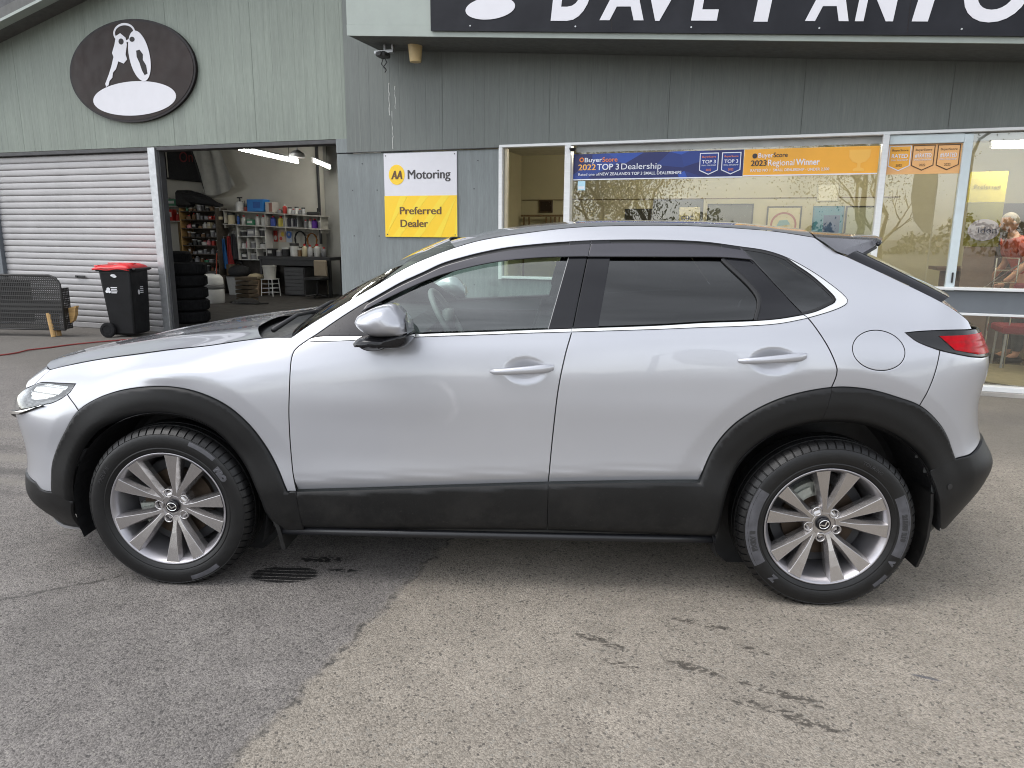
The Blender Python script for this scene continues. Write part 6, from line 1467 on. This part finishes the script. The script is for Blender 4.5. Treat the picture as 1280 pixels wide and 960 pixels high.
put('spray can', -2.64, 1, (.45, .05, .04), .10, .21, 'red can standing tall at the middle of the upper shelf')
for i, (s, c, w, h_) in enumerate(((-2.78, 3, .12, .10), (-2.50, 0, .09, .15), (-2.40, 9, .10, .12), (-2.31, 0, .09, .17), (-2.22, 3, .08, .12), (-2.13, 9, .08, .16))): put('tin' if i % 2 else 'bottle', s, 1, PAL[c][1], w, h_, '%s container, %s from the left right of the cartons on the upper shelf' % (PAL[c][0], ordn[i]))
t = bt('black_tool', 'black power tool lying at the right end of the upper shelf', 'tool', -1.86, 6.42, sh_h(-1.86, 1)); mb = MB(); mb.box((0, 0, .04), (.34, .10, .07), bev=.02); mb.cyl((.12, 0, .04), (.12, 0, .16), .022); mb.build('tool_body', M_black, t); mb = MB(); mb.cyl((-.17, 0, .04), (-.24, 0, .04), .02); mb.build('nozzle', M_steel, t)
for i, (s, c, w, h_, kd) in enumerate(((-4.18, 7, .17, .26, 'tin'), (-3.98, 4, .07, .24, 'spray can'), (-3.82, 0, .12, .22, 'bottle'), (-3.60, 6, .18, .13, 'small box'), (-3.42, 0, .11, .25, 'bottle'), (-3.25, 0, .12, .24, 'bottle'))): put(kd, s, 0, PAL[c][1], w, h_, '%s %s, %s from the left on the lower long shelf' % (PAL[c][0], kd, ordn[i]))
put('bottle', -2.98, 0, (.06, .10, .38), .14, .24, 'blue fluid bottle left of the yellow one on the lower shelf'); put('bottle', -2.76, 0, (.55, .47, .10), .15, .24, 'yellow fluid bottle right of the blue one on the lower shelf')
t = bt('spray_rack', 'wire rack of dark spray cans on the lower shelf', 'rack', -2.42, 6.40, sh_h(-2.42, 0))
for x in (-.19, .19): board(t, 'side', x - .006, x + .006, -.1, .1, 0, .24, M_steel)
board(t, 'base', -.19, .19, -.1, .1, .0, .012, M_steel)
for k in range(7): mb = MB(); x = -.155 + k*.052; mb.cyl((x, -.03, .013), (x, -.03, .19), .022, n=10); mb.cyl((x, -.03, .19), (x, -.03, .215), .012, n=8); mb.build('can', plain((.02, .02, .03) if k % 3 else (.35, .35, .36)), t)
for i, (s, c, w, h_) in enumerate(((-2.08, 3, .10, .19), (-1.96, 0, .08, .20))): put('bottle', s, 0, PAL[c][1], w, h_, '%s bottle just left of the purple jug on the lower shelf' % PAL[c][0])
put('bottle', -1.84, 0, (.10, .03, .28), .14, .22, 'purple jug on the lower shelf'); put('tin', -1.68, 0, (.20, .20, .21), .12, .18, 'grey tin at the right end of the lower shelf')
# white cubby shelf
t = bt('cubby_shelf', 'white pigeonhole shelf hung under the long garage shelves', 'shelf', -3.95, 6.30, .80)
M_cub = mat('cubby_white', (.66, .66, .63), .5, var=.06)
for x in (0, .80): board(t, 'side', x, x + .018, 0, .26, 0, .82, M_cub)
for z in (0, .27, .55, .80): board(t, 'shelf', .019, .799, 0, .26, z, z + .018, M_cub)
for x, z in ((.52, .019), (.52, .569), (.52, .289), (.27, .289), (.26, .019)): board(t, 'divider', x, x + .014, .01, .25, z, z + .228 if z > .5 else z + .248, M_cub)
its = [(.12, .57, .18, .13, 1, 'tin'), (.36, .57, .20, .16, 3, 'small box'), (.45, .57, .06, .19, 0, 'bottle'), (.66, .57, .16, .17, 1, 'jar'), (.10, .29, .12, .13, 0, 'jar'), (.20, .29, .09, .19, 8, 'spray can'), (.38, .29, .14, .15, 3, 'tin'), (.48, .29, .05, .16, 0, 'bottle'), (.66, .29, .17, .12, 0, 'jar'), (.13, .02, .17, .15, 1, 'small box'), (.38, .02, .17, .14, 3, 'tin'), (.65, .02, .19, .12, 9, 'roll')]
rown = {.57: 'top', .29: 'middle', .02: 'bottom'}; cnt_ = {}
for x, z, w, h_, c, kd in its:
    k = cnt_[z] = cnt_.get(z, 0) + 1
    small_item(kd, -3.95 + x, 6.42, .80 + z, PAL[c][1], w, h_, '%s %s, %s from the left in the %s row of the white pigeonholes' % (PAL[c][0], kd, ordn[k-1], rown[z]), 'bits in the white pigeonholes')
# safety signs
def wallsign(label, s0, s1, h0, h1, col, spots):
    t = bt('safety_sign', label, 'sign', s0, 6.60, h0, 'safety signs on the garage wall'); w, h = s1 - s0, h1 - h0
    slab('plate', (w/2, 0, h/2), (w, .006, h), plain(col), t)
    for x, z, a, b, cc in spots: flat(ell(x*w, z*h, a*w, b*h, 20), -.007, -.0035).build('symbol', plain(cc), t)
wallsign('small red and white safety sign left of the yellow one', -3.13, -3.02, 1.24, 1.50, (.50, .04, .03), [(.5, .35, .35, .22, (.6, .58, .55))])
wallsign('pale safety sign with a yellow warning symbol beside the blue sign', -2.98, -2.79, 1.23, 1.52, (.55, .40, .30), [(.6, .65, .25, .2, (.65, .45, .03)), (.3, .3, .2, .15, (.5, .06, .04))])
wallsign('blue round helmet sign right of the yellow warning sign', -2.77, -2.61, 1.23, 1.52, (.45, .50, .58), [(.5, .62, .46, .32, (.03, .12, .42)), (.5, .62, .2, .14, (.6, .62, .65))])
# coats, broom, cabinets, bench
def cloth(name, mesh_pts, m, par, amp=.02, n=14, mrows=14, seed=1):
    (x0, z0), (x1, z1), (x2, z2), (x3, z3) = mesh_pts; vs = []
    for j in range(mrows+1):
        v = j/mrows
        for i in range(n+1):
            u = i/n; x = (x0*(1-u) + x1*u)*(1-v) + (x3*(1-u) + x2*u)*v; z = (z0*(1-u) + z1*u)*(1-v) + (z3*(1-u) + z2*u)*v
            vs.append((x, amp*math.sin(u*9 + seed + v*2)*(.4 + v) + amp*.6*math.sin(u*17 + seed*2), z))
    fs = [(j*(n+1)+i, (j+1)*(n+1)+i, (j+1)*(n+1)+i+1, j*(n+1)+i+1) for j in range(mrows) for i in range(n)]
    o = mesh_obj(name, vs, fs, m, par, smooth=True); so = o.modifiers.new('thick', 'SOLIDIFY'); so.thickness = .006; return o
for s, w, h0, h1, c, lab in ((-4.36, .15, .58, 1.30, (.03, .14, .38), 'blue jacket hanging beside the brown rack'), (-4.20, .16, .62, 1.36, (.30, .03, .03), 'dark red jacket hanging right of the blue one'), (-4.07, .16, .80, 1.42, (.03, .03, .035), 'black jacket hanging nearest the white pigeonholes')):
    t = bt('jacket', lab, 'jacket', s, 6.30, 0, 'jackets hanging in the garage'); cloth('garment', [(-w*.3, h1), (w*.3, h1), (w*.6, h0), (-w*.5, h0)], plain(c, .9), t, .03, seed=s*5); mb = MB(); mb.tube([(0, .12, h1 + .06), (0, 0, h1 + .05), (0, 0, h1 - .02)], .006, 5); mb.build('hook', M_steel, t)
t = bt('broom', 'red handled broom leaning below the hanging jackets', 'broom', -4.33, 5.75, GZ); mb = MB(); mb.tube([(.12, 0, .06), (.0, .25, .95)], .013, 8); mb.build('handle', mat('red_handle', (.35, .05, .02), .5), t); mb = MB(); mb.box((.125, 0, .045), (.32, .07, .06), bev=.015); mb.build('head', M_black, t)
t = bt('work_bench', 'long dark workbench along the right of the garage wall', 'bench', -3.12, 5.95, GZ)
board(t, 'top', 0, 1.95, 0, .62, .83, .90, M_black)
for x in (.02, 1.87):
    for y in (.03, .53): board(t, 'leg', x, x + .06, y, y + .06, 0, .829, M_black)
board(t, 'apron', .08, 1.87, .04, .06, .70, .829, M_black)
t = bt('drawer_chest', 'dark metal chest of shallow drawers under the workbench', 'drawers', -2.46, 6.0, GZ); board(t, 'carcass', 0, .56, .02, .5, .02, .66, M_darkgrey)
for k in range(7): board(t, 'drawer', .02, .54, 0, .018, .05 + k*.085, .128 + k*.085, mat('drawer_face', (.06, .06, .062), .5) if k == 0 else bpy.data.materials['drawer_face']); 
for i, (s, c, w, h_, kd) in enumerate(((-3.0, 1, .20, .17, 'small box'), (-2.80, 3, .15, .13, 'tin'), (-2.62, 1, .18, .20, 'jar'), (-2.38, 0, .20, .30, 'tin'), (-2.24, 5, .10, .18, 'jar'), (-2.10, 7, .13, .29, 'bottle'), (-1.95, 9, .12, .27, 'bottle'), (-1.76, 0, .15, .29, 'bottle'), (-1.58, 3, .12, .22, 'bottle'))): small_item(kd, s, 6.35, .913, PAL[c][1], w, h_, '%s %s, %s from the left on the dark workbench' % (PAL[c][0], kd, ordn[i]), 'things on the workbench')
t = bt('grey_tub', 'pale grey tub standing under the left end of the bench', 'tub', -3.62, 5.9, GZ); mb = MB(); taper(mb, -.2, .2, -.16, .16, 0, -.23, .23, -.19, .19, .40); mb.build('tub_body', plain((.34, .34, .33)), t); mb = MB(); mb.box((0, 0, .41), (.48, .40, .025), bev=.008); mb.build('rim', plain((.25, .25, .25)), t)
t = bt('black_bag', 'black bag slumped on top of the grey tub', 'bag', -3.62, 5.9, .44); mb = MB(); mb.lathe([(0, 0), (.22, .02), (.27, .10), (.22, .20), (.08, .26), (0, .26)], 14); o = mb.build('bag_body', plain((.02, .02, .022), .8), t, smooth=True); mb = MB(); mb.tube([(-.1, 0, .24), (-.05, 0, .33), (.05, 0, .33), (.1, 0, .24)], .012, 6); mb.build('strap', M_black, t)
t = bt('cream_sack', 'cream sack bundle lying beside the black bag', 'sack', -3.20, 5.95, .37); mb = MB(); mb.lathe([(0, 0), (.16, .01), (.20, .06), (.15, .12), (.0, .15)], 14); mb.build('sack_body', plain((.48, .40, .26), .9), t, smooth=True); mb = MB(); mb.cyl((.16, 0, .07), (.22, 0, .09), .03, .05); mb.build('tied_end', plain((.48, .40, .26), .9), t)
t = bt('cardboard_box', 'brown cardboard box under the cream sack', 'box', -3.20, 5.95, GZ); slab('carton', (0, 0, .177), (.40, .34, .35), plain((.22, .15, .09), .8), t, .005); slab('tape', (0, -.172, .18), (.05, .003, .34), plain((.3, .24, .15)), t)
t = bt('stool', 'white wire stool under the bench carrying a white bucket', 'stool', -2.73, 5.85, GZ)
for x in (-.14, .14):
    for y in (-.12, .12): mb = MB(); mb.tube([(x*1.15, y*1.15, 0), (x, y, .38)], .011, 6); mb.build('leg', M_white, t)
for z in (.08, .18, .28): mb = MB(); mb.tube([(-.15, -.13, z), (.15, -.13, z), (.15, .13, z), (-.15, .13, z), (-.15, -.13, z)], .007, 5); mb.build('rung', M_white, t)
board(t, 'seat', -.16, .16, -.14, .14, .38, .395, M_white)
t = bt('white_bucket', 'white bucket standing on the wire stool', 'bucket', -2.73, 5.85, .408); mb = MB(); mb.lathe([(0, 0), (.13, 0), (.155, .27), (.165, .275), (.165, .30), (.0, .30)], 20); mb.build('pail', plain((.55, .54, .50)), t, auto=40); mb = MB(); mb.tube([(.16*math.cos(a), -.02, .24 - .14*math.sin(a)) for a in np.linspace(0, math.pi, 12)], .005, 5); mb.build('handle', M_steel, t)
t = bt('office_chair', 'worn tan chair standing by the right garage jamb', 'chair', -1.36, 5.7, GZ)
slab('backrest', (0, .16, .66), (.34, .06, .36), plain((.32, .26, .19), .8), t, .02); slab('seat', (0, 0, .44), (.40, .38, .07), M_black, t, .02); mb = MB(); mb.cyl((0, 0, .08), (0, 0, .40), .03); mb.box((0, .17, .50), (.05, .03, .2)); mb.build('stem', M_black, t)
for k in range(5): mb = MB(); a = k*1.2566; mb.tube([(0, 0, .09), (.25*math.cos(a), .25*math.sin(a), .05)], .02, 6); mb.build('foot', M_black, t)
t = bt('wooden_crate_stack', 'stack of flat brown trays on the floor right of the vacuum', 'trays', -2.30, 4.5, GZ)
for k in range(6): slab('tray', (.01*math.sin(k*2), 0, .04 + k*.088), (.34, .30, .07), plain((.10, .075, .05), .8), t, .006)
t = bt('rag_heap', 'dark heap of rags on the garage floor by the vacuum', 'rags', -2.05, 4.15, GZ); mb = MB(); mb.lathe([(0, .10), (.12, .10), (.22, .06), (.30, .0)], 12); mb.build('rag', plain((.025, .024, .024), .9), t, smooth=True); mb = MB(); mb.tube([(-.3, -.1, .02), (.0, -.25, .03), (.4, -.2, .02), (.55, 0, .02)], .018, 6); mb.build('strap', M_black, t)
for i, (s_, d_, w_, h_, c_, lab) in enumerate(((-4.28, 6.1, .30, .42, (.05, .04, .03), 'dark brown carton on the floor beside the brown rack'), (-3.98, 6.25, .28, .30, (.03, .03, .032), 'black carton on the floor under the white pigeonholes'), (-4.05, 6.2, .24, .26, (.10, .07, .04), 'small tan carton stacked on the dark brown one'), (-3.05, 6.3, .30, .55, (.035, .03, .03), 'tall dark carton against the wall behind the cardboard box'), (-4.62, 5.85, .34, .28, (.08, .07, .06), 'low grey brown carton in front of the brown rack'))):
    t = bt('carton', lab, 'carton', s_, d_, GZ + (.425 if i == 2 else 0), None, rz=.2*math.sin(i*3)); slab('box', (0, 0, h_/2), (w_, w_*.8, h_), plain(c_, .85), t, .004); slab('tape', (0, -w_*.4 - .002, h_*.5), (.05, .003, h_*.98), plain((.13, .10, .06)), t)
for i, (s_, h_, r_, c_, lab) in enumerate(((-2.30, 1.30, .15, (.02, .02, .02), 'black cable coil hanging right of the blue helmet sign'), (-1.98, 1.28, .13, (.30, .12, .02), 'orange cable coil hanging beside the black one'))):
    t = bt('cable_coil', lab, 'cable', s_, 6.52, h_, 'cable coils on the garage wall')
    mb = MB(); mb.tube([((r_ + .012*math.sin(k*2.3))*math.sin(k*.36), -.03 - .02*math.sin(k*.9), (r_*1.25)*math.cos(k*.36)) for k in range(70)], .010, 5); mb.build('cable', plain(c_, .6), t, smooth=True); mb = MB(); mb.cyl((0, .06, r_*1.1), (0, -.06, r_*1.1), .008); mb.build('peg', M_steel, t)
# upper left: flag, sheet, brackets shelf, black bag
t = bt('black_banner', 'black banner with red writing hung high in the garage', 'banner', -6.30, 6.50, 0); cloth('fabric', [(0, 3.50), (1.14, 3.45), (1.29, 2.63), (.02, 2.75)], plain((.012, .012, .013), .8), t, .02)
text_fit('On', .68, 1.08, 3.12, .24, -.06, plain((.16, .012, .015)), t); slab('white_strip', (.27, -.05, 3.10), (.035, .01, .66), plain((.42, .40, .35)), t)
t = bt('dust_sheet', 'grey white dust sheet hanging in a swag from the ceiling', 'sheet', -5.20, 6.35, 0)
vs = []
for j in range(21):
    v = j/20
    for i in range(23):
        u = i/22; top = (.02 + u*.80, 3.50 - u*.03); bot = (.38 + .92*u, 2.33 + .22*u**1.5 - .05*math.sin(u*math.pi))
        x = top[0]*(1-v) + bot[0]*v; z = top[1]*(1-v) + bot[1]*v; vs.append((x, .03*math.sin(u*14 + v*4) + .04*math.sin(u*5), z))
fs = [(j*23+i, (j+1)*23+i, (j+1)*23+i+1, j*23+i+1) for j in range(20) for i in range(22)]
mesh_obj('sheet_cloth', vs, fs, mat('dust_cloth', (.40, .40, .37), .9), t, smooth=True); mb = MB(); mb.tube([(.0, 0, 3.5), (.38, -.01, 2.33)], .012, 5); mb.build('cord', M_black, t)
t = bt('bracket_shelf', 'small shelf on the far left garage wall stacked with oddments', 'shelf', -6.30, 6.30, 1.70); board(t, 'plank', 0, .68, 0, .34, .0, .02, M_shelf); board(t, 'plank', 0, .62, 0, .34, .36, .38, M_shelf); board(t, 'side', 0, .02, 0, .34, .021, .359, M_rack)
for i, (x, z, w, h_, c, kd) in enumerate(((.12, .021, .15, .26, 1, 'tin'), (.30, .021, .16, .28, 2, 'small box'), (.47, .021, .10, .20, 2, 'spray can'), (.15, .381, .18, .20, 3, 'tin'), (.40, .381, .34, .16, 6, 'small box'))): small_item(kd, -6.30 + x, 6.46, 1.70 + z, PAL[c][1], w, h_, '%s %s, %s along the small far left wall shelf' % (PAL[c][0], kd, ordn[i]), 'oddments on the small wall shelf')
t = bt('black_holdall', 'long black cover bag lying along the top of the brown rack', 'bag', -5.55, 6.25, 2.03); mb = MB(); mb.box((.18, 0, .21), (.42, .3, .40), bev=.06); mb.tube([(.25, 0, .25), (.55, -.02, .22), (.85, .02, .15), (1.12, 0, .07), (1.28, 0, .05)], [.17, .15, .11, .06, .03], 10); mb.build('bag_body', plain((.012, .012, .013), .7), t, smooth=False); mb = MB(); mb.tube([(.3, -.18, .35), (.6, -.17, .30), (.9, -.1, .2)], .012, 5); mb.build('strap', M_black, t)

# ------------------------------------------------------------------ showroom contents
def picture(label, s0, s1, h0, h1, frame, field, extra=None, name='wall_screen', cat='screen', d=4.525):
    t = bt(name, label, cat, s0, d, h0); w, h = s1 - s0, h1 - h0
    slab('frame', (w/2, 0, h/2), (w, .03, h), plain(frame, .3), t, .004); slab('face', (w/2, -.017, h/2), (w - .05, .006, h - .05), plain(field, .25), t)
    if extra: extra(t, w, h)
    return t
picture('low dark wall screen left of the tall dark display', 5.72, 6.19, 1.58, 1.90, (.02, .02, .02), (.035, .033, .025))
def lab_(t, w, h): slab('paper', (w*.74, -.022, h*.62), (.34, .004, .24), plain((.50, .45, .28)), t); text_fit('OBC', w*.58, w*.82, h*.48, .07, -.026, plain((.02, .05, .22)), t)
picture('tall dark display board with a cream OBC notice', 6.20, 7.03, 1.40, 2.05, (.02, .02, .025), (.06, .065, .06), lab_)
picture('wide grey television on the showroom back wall', 7.10, 7.83, 1.45, 1.975, (.012, .012, .012), (.10, .105, .09))
def circ_(t, w, h): ring(w*.5, h*.45, .20, .20, .03, -.026, -.021).build('red_ring', plain((.30, .09, .08)), t); flat([(w*.3, h*.40), (w*.7, h*.46), (w*.6, h*.6), (w*.38, h*.58)], -.026, -.021).build('print', plain((.15, .30, .34)), t)
picture('pale poster with a red ring near the middle window post', 8.04, 8.57, 1.40, 1.93, (.03, .028, .02), (.52, .47, .30), circ_, 'poster', 'poster')
def bl_(t, w, h): slab('dark_block', (w*.62, -.023, h*.42), (w*.52, .004, h*.62), plain((.012, .055, .17)), t)
picture('blue poster with a dark blue block', 8.735, 9.19, 1.40, 1.93, (.03, .14, .22), (.05, .20, .30), bl_, 'poster', 'poster')
picture('pale greenish poster right of the blue one', 9.21, 9.66, 1.40, 1.93, (.02, .02, .02), (.34, .36, .26), None, 'poster', 'poster')
picture('small cream notice high above the blue poster', 8.77, 9.09, 2.0, 2.27, (.45, .42, .30), (.60, .57, .42), None, 'notice', 'notice')
picture('dark square picture seen through the narrow left window', 4.17, 4.42, 1.84, 2.06, (.06, .035, .02), (.025, .015, .012), None, 'wall_picture', 'picture')
slab('picture_rail', (6.9, 4.525, 2.06), (6.1, .02, .012), M_brownwood, BLD)
t = bt('wooden_hallstand', 'wooden spindle rack below the dark picture in the narrow window', 'rack', 3.92, 4.35, 0)
for x in (0, .10, .42, .50, .58, .66, .74): board(t, 'spindle', x, x + .025, 0, .03, .0 if x in (0, .74) else 1.2, 1.76, M_brownwood)
board(t, 'rail', -.04, .80, -.005, .035, 1.765, 1.80, M_brownwood); board(t, 'rail', -.02, .78, .0, .03, 1.15, 1.19, M_brownwood)
t = bt('pull_up_banner', 'yellow and olive pull up banner standing behind the glass door', 'banner', 10.36, 2.25, -.05)
board(t, 'yellow_top', 0, .40, 0, .01, 1.93, 2.29, plain((.55, .47, .06))); board(t, 'olive_middle', .02, .40, 0, .01, 1.40, 1.925, plain((.22, .20, .02))); board(t, 'lower_sheet', .04, .38, 0, .01, .06, 1.395, plain((.25, .18, .13)))
text_fit('Preferred', .06, .34, 2.09, .05, -.006, plain((.33, .27, .03)), t); flat(ell(.22, 1.60, .17, .13, 28), -.008, -.001).build('lilac_patch', plain((.40, .38, .48)), t); text_fit('lden', .16, .36, 1.56, .075, -.010, plain((.03, .03, .10)), t)
board(t, 'foot', -.03, .44, -.1, .12, 0, .05, M_steel)
t = bt('red_chair', 'red upholstered chair in front of the standing man', 'chair', 10.98, 1.75, -.05); M_redc = plain((.22, .015, .03), .6)
slab('seat', (0, 0, .46), (.50, .48, .09), M_redc, t, .02); slab('backrest', (.10, -.21, .80), (.58, .07, .40), M_redc, t, .02)
for x in (-.2, .2):
    for y in (-.19, .19): mb = MB(); mb.cyl((x, y, 0), (x*.95, y*.95, .42), .014, n=8); mb.build('leg', M_steel, t)
t = bt('chrome_stand', 'thin chrome display stand left of the standing man', 'stand', 10.62, 1.6, -.05)
mb = MB(); mb.tube([(-.12, 0, .93), (.38, .0, 1.36)], .008, 6); mb.build('sloping_rod', M_chrome, t); mb = MB(); mb.tube([(-.02, 0, 0), (-.02, 0, 1.28), (.2, 0, 1.28)], .008, 6); mb.build('upright', M_chrome, t); mb = MB(); mb.tube([(.2, 0, 0), (.2, 0, 1.28)], .008, 6); mb.build('upright', M_chrome, t)
for z in (1.0, 1.14): mb = MB(); mb.tube([(-.02, 0, z), (.2, 0, z)], .006, 5); mb.build('crossbar', M_chrome, t)
t = bt('reception_desk', 'dark brown reception desk at the back of the showroom', 'desk', 11.3, 3.4, -.05); board(t, 'front_panel', -.9, 1.2, 0, .04, 0, 1.05, plain((.06, .04, .03))); board(t, 'desk_top', -.95, 1.25, -.05, .55, 1.055, 1.10, plain((.10, .06, .045))); board(t, 'back_cabinet', -.3, 1.3, .95, 1.1, 0, 2.0, plain((.035, .02, .016)))
t = bt('round_rug', 'round beige rug on the polished showroom floor', 'rug', 10.9, 1.15, -.049); mb = MB(); mb.lathe([(0, .010), (.72, .010), (.75, .004), (.75, 0)], 48); mb.build('rug_pile', mat('beige_rug', (.34, .30, .20), .9), t)
# ------------------------------------------------------------------ the man behind the glass
def skin_mesh(name, nodes, edges, m, par, sub=2, root=0):
    me = bpy.data.meshes.new(name); me.from_pydata([n[:3] for n in nodes], edges, []); me.materials.append(m)
    o = bpy.data.objects.new(name, me); link(o, par); o.modifiers.new('skin', 'SKIN')
    for i, n in enumerate(nodes):
        sv = me.skin_vertices[0].data[i]; r = n[3]; sv.radius = (r, n[4]) if len(n) > 4 else (r, r); sv.use_root = (i == root)
    o.modifiers['skin'].use_smooth_shade = True
    s = o.modifiers.new('sub', 'SUBSURF'); s.levels = sub; s.render_levels = sub; return o
M_skin = mat('skin', (.50, .27, .18), .5, var=.08, scale=30); M_hair = mat('short_grey_hair', (.30, .27, .24), .8, var=.2, scale=60)
M_shirt = mat('maroon_cloth', (.40, .06, .035), .8, var=.12, scale=14, bump=.2, bscale=40); M_trou = mat('dark_teal_cloth', (.025, .04, .05), .85, var=.15)
P_ = bt('person', 'man in a maroon polo shirt leaning forward behind the showroom glass', 'person', 10.98, 2.2, -.05, rz=R(12))
# faces -x (to the left), leaning forward
body_n_ = [(.08, 0, .98, .13, .10), (.07, 0, 1.12, .13, .10), (.02, 0, 1.28, .14, .11), (-.06, 0, 1.44, .15, .10), (-.10, 0, 1.54, .06), (-.125, 0, 1.60, .055),
     (-.06, -.17, 1.45, .058), (-.02, -.24, 1.22, .045), (-.20, -.26, 1.04, .034), (-.26, -.255, .99, .030),
     (-.06, .17, 1.45, .058), (-.02, .24, 1.20, .045), (-.16, .22, 1.02, .034), (-.22, .20, .97, .030),
     (.08, -.09, .90, .095), (.06, -.10, .50, .060), (.08, -.10, .10, .042), (-.06, -.11, .03, .036), (.08, .09, .90, .095), (.06, .10, .50, .060), (.08, .10, .10, .042), (-.06, .11, .03, .036)]
body_e = [(0, 1), (1, 2), (2, 3), (3, 4), (4, 5), (3, 6), (6, 7), (7, 8), (8, 9), (3, 10), (10, 11), (11, 12), (12, 13), (0, 14), (14, 15), (15, 16), (16, 17), (0, 18), (18, 19), (19, 20), (20, 21)]
skin_mesh('body', body_n_, body_e, M_skin, P_)
sh = [(.08, 0, 1.0, .150, .118), (.07, 0, 1.12, .150, .116), (.02, 0, 1.28, .160, .125), (-.06, 0, 1.44, .165, .112), (-.09, 0, 1.52, .075), (-.06, -.17, 1.45, .075), (-.035, -.225, 1.28, .066), (-.06, .17, 1.45, .075), (-.035, .225, 1.27, .066)]
skin_mesh('polo_shirt', sh, [(0, 1), (1, 2), (2, 3), (3, 4), (3, 5), (5, 6), (3, 7), (7, 8)], M_shirt, P_)
tr_ = [(.08, 0, .97, .150, .118), (.08, -.09, .88, .108), (.06, -.10, .50, .078), (.08, -.10, .12, .066), (.08, .09, .88, .108), (.06, .10, .50, .078), (.08, .10, .12, .066)]
skin_mesh('trousers', tr_, [(0, 1), (1, 2), (2, 3), (0, 4), (4, 5), (5, 6)], M_trou, P_)
for y in (-.11, .11): mb = MB(); mb.box((.01, y, .035), (.28, .10, .07), bev=.025); mb.build('shoe', M_black, P_)
bm = bmesh.new(); bmesh.ops.create_uvsphere(bm, u_segments=24, v_segments=18, radius=1)
for v in bm.verts:
    x, y, z = v.co; k = 1 - .16*max(0, -z)**1.5
    v.co = Vector((x*.100*k - (.012 if x < -.3 and -.65 < z < -.2 else 0), y*.076*k, z*.118))
me = bpy.data.meshes.new('head'); bm.to_mesh(me); bm.free(); me.materials.append(M_skin); me.shade_smooth(); hd = bpy.data.objects.new('head', me); link(hd, P_); hd.location = (-.155, 0, 1.69); hd.rotation_euler = (0, R(-14), 0)
mb = MB(); mb.prism([(-.098, .02), (-.125, -.025), (-.098, -.035)], -.014, .014); mb.build('nose', M_skin, hd)
for y in (-.074, .074): mb = MB(); mb.lathe([(0, -.008), (.020, -.006), (.026, .004), (.0, .008)], 12, c=(.01, y, -.01), axis='Y'); mb.build('ear', M_skin, hd, smooth=True)
for y in (-.03, .03):
    mb = MB(); mb.lathe([(0, -.006), (.008, -.004), (.011, .0), (.0, .004)], 10, c=(-.088, y, .008), axis='Z'); mb.build('eye', plain((.04, .03, .025), .3), hd, smooth=True)
mb = MB(); mb.tube([(-.086, -.024, -.062), (-.094, 0, -.060), (-.086, .024, -.062)], .005, 6); mb.build('mouth', plain((.33, .12, .10)), hd, smooth=True)
bm = bmesh.new(); bmesh.ops.create_uvsphere(bm, u_segments=24, v_segments=14, radius=1)
bmesh.ops.delete(bm, geom=[v for v in bm.verts if v.co.z < -.35 or (v.co.x < -.25 and v.co.z < .55)], context='VERTS')
for v in bm.verts: x, y, z = v.co; v.co = Vector((x*.104 + .003, y*.080, z*.122))
me = bpy.data.meshes.new('hair'); bm.to_mesh(me); bm.free(); me.materials.append(M_hair); me.shade_smooth(); ho = bpy.data.objects.new('hair', me); link(ho, hd)
def hand(base, d, side, par):
    d = Vector(d).normalized(); up = Vector((0, side, 0)); ac = d.cross(up).normalized(); b = Vector(base)
    nodes = [(*b, .028), (*(b + d*.045), .030), (*(b + d*.08), .026)]; e = [(0, 1), (1, 2)]
    for k, (o_, L) in enumerate(((-.030, .065), (-.010, .078), (.011, .073), (.030, .056))):
        p = b + d*.085 + ac*o_; i = len(nodes); q = p + d*L*.5; r = q + (d*.8 - up*.5*0 + Vector((0, 0, -.45))).normalized()*L*.5; nodes += [(*p, .0095), (*q, .0085), (*r, .007)]; e += [(2, i), (i, i+1), (i+1, i+2)]
    p = b + d*.03 - ac*.034; i = len(nodes); nodes += [(*p, .012), (*(p + d*.035 - ac*.02), .0095), (*(p + d*.065 - ac*.02), .008)]; e += [(1, i), (i, i+1), (i+1, i+2)]
    return skin_mesh('hand', nodes, e, M_skin, par, 1)
hand((-.26, -.255, .99), (-.7, 0, -.55), -1, P_); hand((-.22, .20, .97), (-.7, 0, -.55), 1, P_)
